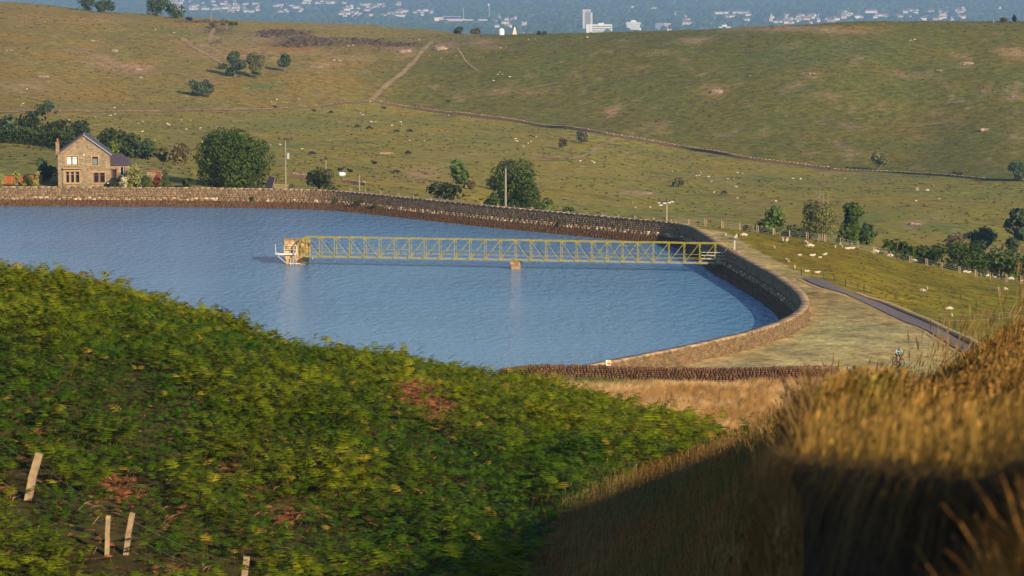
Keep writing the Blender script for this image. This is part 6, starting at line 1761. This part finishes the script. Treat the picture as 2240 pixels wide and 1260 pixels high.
# rushes and tussocks: real tufts that give the pastures their grain
def build_tussocks():
    g = np.random.default_rng(19)
    for name, lab, n, d0, d1, hmin, hmax, sp, c0, c1 in (("rush_tussocks", "scattered rush tussocks over the far hill and pasture", 5200, 560, 1440, .2, .55, 1.3, (.10, .105, .02), (.24, .16, .05)), ("field_tussocks", "short tussocks dotted over the sheep field", 3600, 292, 470, .08, .22, .9, (.12, .12, .01), (.30, .20, .05))):
        d = d0 + (d1 - d0) * g.random(n * 2); px = -60 + 2380 * g.random(n * 2); X = (px - 1120) / F_PX * d
        ok = fbm(X / 22, d / 30, 87, 3) + .25 * g.random(n * 2) > .58
        if d0 < 500: ok &= X > np.interp(d, EDGE_Y, EDGE_X) + 7.5
        X, d = X[ok][:n], d[ok][:n]; m = len(X); Z = land(X, d)
        Vt = np.concatenate([np.array([(-.22 * math.sin(a), .22 * math.cos(a), 0), (.22 * math.sin(a), -.22 * math.cos(a), 0), (.5 * math.cos(a), .5 * math.sin(a), 1 - .2 * (k % 2))], np.float32) for k, a in enumerate((0, 1.3, 2.5, 3.8, 5.1))])
        h = hmin + (hmax - hmin) * g.random(m); w = sp * (.5 + .8 * g.random(m)); t = (g.random(m) ** 1.4)[:, None]
        c = (np.array([c0]) * (1 - t) + np.array([c1]) * t) * (.7 + .5 * g.random(m))[:, None]
        V, F, C = scatter(Vt, np.arange(15).reshape(5, 3), np.column_stack([X, d, Z - .03]), g.random(m) * 6.28, np.stack([w, w, h], 1), None, c)
        tag(link_mesh(name, fast_mesh(name, V, F, M['straw'], C)), lab, kind='stuff')
build_tussocks()

# cyclist: the rider and the bicycle
def build_cyclist():
    c = at_d(1965, 806, 250); c.z = land1(c.x, c.y); face = -1.95          # rides towards us, a little to the right of the picture
    ang = math.radians(-62)
    c.z = max(c.z, at_d(1965, 800, 250).z - .0)
    bike = tag(empty("bicycle", c, ang), "bicycle half hidden in the grass under the rider", "bicycle")
    dk = (.03, .028, .027)
    for x in (-.53, .53):
        w = MB(); r = .34
        for k in range(24): a0, a1 = k * PI / 12, (k + 1) * PI / 12; w.bar((x + r * math.cos(a0), 0, r + r * math.sin(a0)), (x + r * math.cos(a1), 0, r + r * math.sin(a1)), .05, col=dk)
        wo = w.build("wheel", M['plain'], bike)
        sp = MB()
        for k in range(8): a = k * PI / 8; sp.bar((x - r * math.cos(a), 0, r - r * math.sin(a)), (x + r * math.cos(a), 0, r + r * math.sin(a)), .008, col=(.4, .4, .4))
        sp.build("spokes", M['plain'], wo)
    fr = MB(); pts = {'bb': (-.08, 0, .30), 'seat': (-.24, 0, .82), 'head': (.36, 0, .80), 'rear': (-.53, 0, .34), 'front': (.53, 0, .34), 'bars': (.34, 0, .98)}
    for a, b in (('bb', 'seat'), ('seat', 'head'), ('bb', 'head'), ('rear', 'bb'), ('rear', 'seat')): fr.tube([pts[a], pts[b]], .022, 6, (.25, .03, .02))
    fr.build("frame", M['car'], bike)
    MB().tube([pts['bars'], pts['head'], pts['front']], .022, 6, dk).build("fork", M['plain'], bike)
    MB().tube([(.36, -.32, 1.0), (.40, 0, .99), (.36, .32, 1.0)], .018, 6, dk).build("handlebar", M['plain'], bike)
    MB().box((-.26, 0, .93), (.26, .14, .06), col=dk).build("saddle", M['plain'], bike); MB().tube([pts['seat'], (-.26, 0, .92)], .016, 6, dk).build("seat_post", M['plain'], bike)
    for s in (-1, 1): MB().bar((-.08, s * .06, .30), (-.08 + s * .14, s * .08, .30 - s * .1), .025, col=dk).build("crank", M['plain'], bike)
    # rider
    r_ = tag(empty("person", c, ang), "cyclist in a light blue sleeved top and dark shorts riding through tall grass", "person")
    pel = Vector((-.24, 0, 1.0))
    def M1(z): return 0
    V = [pel, (-.17, 0, 1.18), (-.05, 0, 1.36), (.02, 0, 1.46), (.06, 0, 1.54), (.12, 0, 1.62), (.14, 0, 1.70)]
    R = [(.15, .13), (.14, .11), (.16, .11), .08, .055, .085, .08]
    E = [(0, 1), (1, 2), (2, 3), (3, 4), (4, 5), (5, 6)]
    for s, fk in ((1, -.10), (-1, .12)):
        k = len(V); V += [(-.20, s * .10, .95), (.14, s * .13, .74 + fk * .6), (.02 + fk * .3, s * .12, .34 + fk), (.16 + fk * .3, s * .12, .30 + fk)]; R += [.105, .07, .045, .035]; E += [(0, k), (k, k + 1), (k + 1, k + 2), (k + 2, k + 3)]
        k = len(V); V += [(-.02, s * .20, 1.40), (.10, s * .34, 1.20), (.33, s * .33, 1.04), (.40, s * .32, 1.01)]; R += [.07, .052, .04, .035]; E += [(2, k), (k, k + 1), (k + 1, k + 2), (k + 2, k + 3)]
    def matf(p):
        if p.z > 1.655 or (p.z > 1.58 and p.x < .07): return 4           # hair
        if p.z > 1.475: return 0
        if abs(p.y) > .175 and p.x < .35 and p.z > 1.02: return 1         # sleeves
        if p.z > 1.05 and p.x < .30: return 3 if 1.22 < p.z < 1.30 and p.x > .0 else 2
        if p.z > .80 and p.x < .10: return 5
        return 0
    def pm(n, c): m, t, b = principled(n, c, .8, .2); return m
    mats = (M['skin'], pm("blue_sleeve", (.33, .52, .62)), pm("dark_teal_top", (.035, .075, .08)), pm("white_stripe", (.75, .72, .7)), pm("dark_hair", (.035, .018, .012)), pm("dark_shorts", (.012, .014, .018)))
    body = link_mesh("body", skin_mesh("rider_body", V, R, E, 2, mats, matf), r_)
    # face details and fingers at their real size
    fd = MB()
    fd.box((.205, 0, 1.62), (.04, .03, .045), col=(.42, .22, .14))
    for s in (-1, 1): fd.box((.188, s * .032, 1.648), (.02, .022, .012), col=(.03, .02, .02)); fd.box((.12, s * .085, 1.63), (.04, .016, .055), col=(.42, .22, .14))
    fd.box((.192, 0, 1.585), (.02, .05, .012), col=(.25, .08, .07)); fd.build("face", M['plain'], r_)
    for s in (-1, 1):
        hd = MB(); b = Vector((.38, s * .32, 1.015))
        for k in range(4): y = s * (-.03 + .02 * k); hd.tube([b + Vector((.02, y, .01)), b + Vector((.06, y, .0)), b + Vector((.055, y, -.03)), b + Vector((.025, y, -.035))], [.010, .0095, .009, .007], 5, (.45, .25, .16))
        hd.tube([b + Vector((.0, -s * .04, .0)), b + Vector((.03, -s * .055, -.02)), b + Vector((.045, -s * .05, -.03))], [.011, .010, .008], 5, (.45, .25, .16))
        hd.build("hand", M['plain'], r_)
        MB().box((.02 + (-.10 if s > 0 else .12) * .3 + .09, s * .12, .29 + (-.10 if s > 0 else .12) - .03), (.26, .09, .08), col=(.05, .04, .04)).build("shoe", M['plain'], r_)
build_cyclist()
# ------------------------------------------------------------------ the town in the far valley
CLUSTERS = [(350, 478, 2, 24, 40, "right beside the hilltop trees"), (482, 570, 4, 30, 36, "straight above the hilltop post"), (602, 668, 12, 29, 14, "in the small estate above the heather"), (650, 722, -4, 11, 14, "at the top of the frame above the heather"),
 (745, 882, 6, 38, 50, "in the dense estate left of the stadium"), (905, 950, 22, 36, 7, "just left of the stadium"), (1085, 1135, 38, 62, 9, "behind the white dome"), (1480, 1520, 36, 60, 7, "between the brick block and the grey office"), (1555, 1672, 28, 48, 18, "above the grey office block"),
 (1684, 1712, 38, 56, 5, "around the church spire"), (1715, 1830, 34, 54, 34, "in the terraces right of the church spire"), (1826, 1945, 26, 42, 22, "in the rows above the thin white shed"), (1965, 2012, 22, 40, 9, "in the gap left of the mill chimney estate"), (2010, 2112, 18, 46, 22, "around the brick mill chimney"),
 (1370, 1450, 14, 22, 4, "high in the woods above the rounded roof office"), (700, 745, 6, 14, 4, "in the woods left of the dense estate"), (2180, 2190, 17, 21, 1, "alone in the woods at the right")]
def far_pt(px, py):
    return hit(px, py, 6600)
def build_town():
    rs = random.Random(77)
    def house_me(w, dp, h, wall, roof):
        mb = MB(); P = [(-w / 2, -dp / 2, -2), (w / 2, -dp / 2, -2), (w / 2, dp / 2, -2), (-w / 2, dp / 2, -2), (-w / 2, -dp / 2, h), (w / 2, -dp / 2, h), (w / 2, dp / 2, h), (-w / 2, dp / 2, h)]
        mb.add(P, [(0, 1, 5, 4), (1, 2, 6, 5), (2, 3, 7, 6), (3, 0, 4, 7)], wall)
        e = .4; r = h + dp * .36
        mb.add([(-w / 2 - e, -dp / 2 - e, h - .2), (w / 2 + e, -dp / 2 - e, h - .2), (w / 2 + e, dp / 2 + e, h - .2), (-w / 2 - e, dp / 2 + e, h - .2), (-w / 2 - e, 0, r), (w / 2 + e, 0, r)], [(0, 1, 5, 4), (2, 3, 4, 5), (1, 2, 5), (3, 0, 4)], roof)
        mb.box((w * .3, 0, r), (.9, .9, 1.8), col=roof)
        for x in (-w * .28, w * .05, w * .3):
            for z in (h * .25, h * .68): mb.box((x, -dp / 2 - .02, z), (1.1, .1, 1.2), col=(.06, .07, .08))
        return mb.mesh("town_house", M['paint'])
    walls = [(.84, .78, .70), (.80, .72, .63), (.76, .66, .56), (.75, .62, .50), (.62, .42, .32)]; roofs = [(.26, .15, .11), (.22, .17, .15), (.34, .20, .14), (.20, .20, .21)]
    kinds = [house_me(w, d_, h, rs.choice(walls), rs.choice(roofs)) for w, d_, h in ((10, 8, 5.2), (22, 8, 5.2), (15, 9, 5.5), (34, 9, 5.4), (9, 8, 5.8), (18, 10, 6), (12, 8, 5)) for _ in range(3)]
    spots = []; nn = 0
    for x0, x1, y0, y1, n, where in CLUSTERS:
        rows = max(2, int((y1 - y0) / 4))
        for k in range(n):
            row = rs.randrange(rows); px = rs.uniform(x0, x1); py = y0 + (row + .5) * (y1 - y0) / rows + rs.uniform(-.8, .8)
            p = far_pt(px, py)
            o = link_mesh("town_house", rs.choice(kinds), None, p, (0, 0, rs.choice([0, 0, .2, -.25, .5, 1.2])), rs.uniform(1.0, 1.45))
            tag(o, "small pale far house " + where, "house", "far houses " + where); spots.append((px, py))
    # named larger buildings
    def bld(name, px, py, label, cat="building"):
        p = far_pt(px, py); return tag(empty(name, p), label, cat), p.y / F_PX
    W_, K_, BR_, G_ = (.86, .83, .78), (.74, .60, .46), (.55, .33, .24), (.33, .36, .40)
    def part(nm, root, c, s, col): return MB().box(c, s, col=col).build(nm, M['paint'], root)
    r, s = bld("tower_block", 1285, 62, "tall pale tower block rising above the town trees")
    h = 39 * s; part("core_wall", r, (0, 0, h / 2), (15 * s, 14, h), G_); part("side_wall", r, (-8.5 * s, -1, h / 2), (4 * s, 15, h), (.72, .55, .45)); part("side_wall", r, (8.6 * s, -1, h * .44), (4.6 * s, 15, h * .88), (.72, .56, .46)); part("roof_band", r, (-1.5 * s, 0, h + 1), (18 * s, 16, 3.4), (.78, .62, .52))
    for k in range(9): part("window_band", r, (.5 * s, -7.2, h * (.12 + .09 * k)), (11 * s, .5, 2.0), (.12, .13, .15))
    r, s = bld("office_block", 1271, 61, "lower beige block with dark vertical strips beside the tower block")
    h = 19 * s; part("wall", r, (0, -18, h / 2), (28 * s, 12, h), K_); part("roof_edge", r, (0, -18, h + .8), (29 * s, 13, 1.8), W_)
    for k in (-.32, -.12, .06): part("vertical_strip", r, (k * 28 * s, -24.2, h * .45), (1.6 * s, .6, h * .8), (.35, .20, .14))
    part("grey_wing", r, (9 * s, -19, h * .48), (5 * s, 13, h * .9), G_)
    r, s = bld("office_block", 1310, 71, "long white office block with dark window bands")
    h = 18 * s; part("wall", r, (0, -30, h / 2), (56 * s, 14, h), W_); part("plant_room", r, (4 * s, -30, h + 2), (13 * s, 8, 4.5), W_); part("mast", r, (9 * s, -30, h + 4), (1.2 * s, 2, 6), W_)
    for k in range(3): part("window_band", r, (6 * s, -37.2, h * (.22 + .27 * k)), (42 * s, .6, h * .12), (.20, .18, .17))
    for k in range(4): part("window", r, (-21 * s, -37.2, h * (.15 + .22 * k)), (2 * s, .6, 1.6), (.25, .22, .2))
    r, s = bld("office_block", 1385, 66, "white stepped office block with a rounded roof")
    for k in range(4): part("floor_band", r, (0, -20, (3 + k * 4.2) * s), ((26 + k * 2) * s, 14, 2.3 * s), W_); part("window_band", r, (0, -20, (5 + k * 4.2) * s), ((25 + k * 2) * s, 13, 2.0 * s), (.28, .27, .28))
    MB().prism([(math.cos(a) * 7 * s, 17.5 * s + math.sin(a) * 5 * s) for a in np.linspace(0, PI, 12)], -27, -14, W_).build("barrel_roof", M['paint'], r)
    part("annex", r, (15 * s, -24, 2 * s), (5 * s, 8, 6 * s), W_)
    r, s = bld("office_block", 1448, 64, "dark glass and red brick block right of the rounded roof building")
    part("glass_wing", r, (-6 * s, -10, 7 * s), (18 * s, 14, 14 * s), (.22, .25, .34)); part("brick_wing", r, (11 * s, -11, 6 * s), (15 * s, 14, 13 * s), BR_); part("roof_edge", r, (11 * s, -11, 12.8 * s), (16 * s, 15, 1.2), K_)
    r, s = bld("office_block", 1578, 66, "grey office block with a white roof box at the skyline"); part("wall", r, (0, -10, 4 * s), (40 * s, 14, 9 * s), (.42, .45, .50)); part("plant_room", r, (6 * s, -10, 10 * s), (10 * s, 8, 4 * s), W_)
    for k in range(2): part("window_band", r, (0, -17.2, (3 + 3 * k) * s), (38 * s, .5, 1.2 * s), (.65, .65, .66))
    r, s = bld("warehouse", 1470, 67, "long low white shed on the skyline"); part("wall", r, (0, -30, 1.6 * s), (24 * s, 20, 4 * s), W_); part("roof", r, (0, -30, 3.8 * s), (25 * s, 22, .8), (.7, .7, .7))
    r, s = bld("warehouse", 1147, 74, "flat pale shed roof behind the skyline"); part("wall", r, (0, -30, 1.6 * s), (40 * s, 20, 3.4 * s), (.78, .74, .70)); part("roof", r, (0, -30, 3.5 * s), (41 * s, 22, .8), (.75, .72, .7))
    r, s = bld("warehouse", 1945, 49, "thin white shed roof at the right skyline"); part("wall", r, (0, -30, 1.2 * s), (32 * s, 20, 3 * s), W_); part("roof", r, (0, -30, 2.8 * s), (33 * s, 22, .8), W_)
    r, s = bld("warehouse", 1160, 33, "small white shed among the town trees"); part("wall", r, (0, 0, 1.5 * s), (13 * s, 10, 3 * s), W_); part("chimney", r, (-6 * s, -6, 1 * s), (1.5 * s, 3, 5 * s), W_)
    r, s = bld("stadium", 990, 46, "wide grey stadium stand below the floodlights"); part("grey_stand", r, (-2 * s, 40, 6 * s), (38 * s, 20, 6 * s), (.20, .26, .38)); part("stand_roof", r, (-2 * s, 34, 9.4 * s), (42 * s, 34, 1.0 * s), (.40, .44, .50)); part("lower_tier", r, (2 * s, 0, 2 * s), (50 * s, 24, 5 * s), (.66, .48, .42)); part("end_block", r, (-36 * s, 0, 3.5 * s), (10 * s, 16, 8 * s), (.85, .78, .66)); part("brick_block", r, (-26 * s, 2, 4 * s), (11 * s, 16, 9 * s), (.62, .50, .44)); part("low_roof", r, (58 * s, 4, 2.2 * s), (66 * s, 26, 2.2 * s), (.76, .66, .6))
    for px, top, lab in ((1014, 20, "shorter slim floodlight mast over the stadium"), (1070, 11, "taller floodlight mast with a lamp head over the stadium")):
        r, s = bld("floodlight_mast", px, 45, lab, "mast"); h = (45 - top) * s; MB().tube([(0, 0, 0), (0, 0, h)], [1.1, .7], 6, (.66, .62, .6)).build("mast", M['paint'], r); part("lamp_head", r, (-1 * s, -1, h), (3 * s if top < 15 else 1.5 * s, 1.5, 5 * s if top < 15 else 2 * s), (.7, .7, .7))
    r, s = bld("church_tower", 1147, 63, "square pinkish church tower among the town trees"); part("tower", r, (0, 0, 7 * s), (11 * s, 11, 15 * s), (.56, .40, .33))
    for x in (-4.5, 4.5): part("pinnacle", r, (x * s, -4, 15.5 * s), (1.6 * s, 2, 3 * s), (.56, .40, .33))
    r, s = bld("church_spire", 1687, 52, "pointed church spire at the edge of the right hand town"); part("tower", r, (0, 0, 6 * s), (6 * s, 7, 13 * s), (.60, .48, .42)); MB().add([(-3 * s, -3, 12 * s), (3 * s, -3, 12 * s), (3 * s, 3, 12 * s), (-3 * s, 3, 12 * s), (0, 0, 25 * s)], [(0, 1, 4), (1, 2, 4), (2, 3, 4), (3, 0, 4)], (.58, .46, .4)).build("spire", M['paint'], r); part("nave", r, (6 * s, 0, 3 * s), (12 * s, 9, 6 * s), (.62, .5, .44))
    r, s = bld("mill_chimney", 2081, 52, "thin brick mill chimney at the right skyline", "chimney"); MB().tube([(0, 0, 0), (0, 0, 16 * s)], [2 * s, 1.2 * s], 8, (.55, .38, .32)).build("stack", M['paint'], r)
    r, s = bld("mill_chimney", 1477, 42, "pale slim chimney above the town trees", "chimney"); MB().tube([(0, 0, 0), (0, 0, 17 * s)], [1.6 * s, 1.0 * s], 8, (.5, .46, .46)).build("stack", M['paint'], r)
    r, s = bld("mill_chimney", 690, 30, "tiny chimney left of the middle houses", "chimney"); MB().tube([(0, 0, 0), (0, 0, 14 * s)], [1.0 * s, .7 * s], 8, (.45, .44, .46)).build("stack", M['paint'], r)
    # white dome and obelisk on the skyline, nearer than the town
    p = at_d(1097, 78, 1380); p.z = land1(p.x, p.y); s = 1380 / F_PX; rr = 6.2 * s
    r = tag(empty("white_dome", p), "small white domed building on the skyline", "building"); z0 = at_d(1097, 68, 1380).z - p.z
    MB().tube([(0, 0, -1), (0, 0, z0)], rr, 14, W_).build("drum", M['paint'], r); MB().tube([(0, 0, z0), (0, 0, z0 + rr * .45), (0, 0, z0 + rr * .8), (0, 0, z0 + rr)], [rr, rr * .9, rr * .6, rr * .12], 14, W_).build("dome", M['paint'], r)
    p = at_d(1126, 79, 1375); p.z = land1(p.x, p.y); r = tag(empty("stone_obelisk", p), "pale pointed monument next to the white dome", "monument"); zt = at_d(1126, 62, 1375).z - p.z
    MB().box((0, 0, zt * .46), (10 * s, 2, zt * .95), taper=.4, col=(.70, .52, .38)).build("shaft", M['paint'], r); MB().box((0, 0, zt), (2.6 * s, .6, 1), col=W_).build("tip", M['paint'], r)
    # woodland of the valley: reads as one mass
    g = np.random.default_rng(4); n = 30000
    d = 6600 + 7700 * g.random(n) ** .9; px = -150 + 2540 * g.random(n); X = (px - 1120) / F_PX * d; Z = land(X, d)
    ix, iy = project(X, d, Z)
    ok = (fbm(X / 240, d / 630, 71, 3) > .30)
    sp = np.array(spots + [(x, y) for x, y in ((1285, 62), (1271, 61), (1300, 66), (1320, 70), (1385, 66), (1448, 64), (990, 46), (970, 46), (1030, 46), (1060, 46), (1578, 66), (1470, 66), (1147, 66), (1687, 54))])
    for hx_, hy_ in sp:
        big = 26 if (hx_, hy_) in ((1300, 66), (1320, 70), (1385, 66), (1448, 64), (1285, 62), (1271, 61), (970, 46), (990, 46), (1030, 46)) else 0
        ok &= ~((np.abs(ix - hx_) < 9 + big * .6) & (iy > hy_ - 1) & (iy < hy_ + 11 + big * .5) & (g.random(n) < .9))
    X, d, Z = X[ok], d[ok], Z[ok]; n = len(X)
    ico = bmesh.new(); bmesh.ops.create_icosphere(ico, subdivisions=1, radius=1)
    Vt = np.array([tuple(v.co) for v in ico.verts]); Ft = np.array([[v.index for v in f.verts] for f in ico.faces]); ico.free()
    Vt = Vt * (1 + .35 * (g.random((len(Vt), 1)) - .5)); Ft = Ft[Vt[Ft].mean(1)[:, 2] > -.5]
    s = 7 + 8 * g.random(n); sz = np.stack([s * 1.1, s, s * (.9 + .4 * g.random(n))], 1)
    v = (.5 + .9 * g.random(n)) * (.7 + .6 * fbm(X / 220, d / 500, 73, 3)); hue = g.random(n)
    C = np.stack([.045 * v * (.8 + .5 * hue), .070 * v, .028 * v], 1)
    V, F, C = scatter(Vt, Ft, np.stack([X, d, Z + s * .45], 1), g.random(n) * 6.28, sz, None, C)
    print("woodland tris", len(F))
    tag(link_mesh("woodland", fast_mesh("woodland", V, F, M['leaf'], C)), "blue green woodland filling the far valley around the town", kind='stuff')
build_town()
# ------------------------------------------------------------------ air
def build_haze():
    mb = MB(); x0, x1, y0, y1, z0, z1 = -12900, 12900, -90, 17600, -207, 75
    mb.box(((x0 + x1) / 2, (y0 + y1) / 2, (z0 + z1) / 2), (x1 - x0, y1 - y0, z1 - z0))
    m = bpy.data.materials.new("haze"); m.use_nodes = True; t = m.node_tree
    for n in list(t.nodes):
        if n.type != 'OUTPUT_MATERIAL': t.nodes.remove(n)
    v = nd(t, "ShaderNodeVolumePrincipled")
    v.inputs["Color"].default_value = (0.42, 0.66, 1.0, 1)
    v.inputs["Density"].default_value = 0.82e-4
    v.inputs["Anisotropy"].default_value = 0.1
    t.links.new(v.outputs[0], t.nodes["Material Output"].inputs["Volume"])
    tag(mb.build("haze", m), "pale blue summer haze over the far valley", kind='stuff')
build_haze()
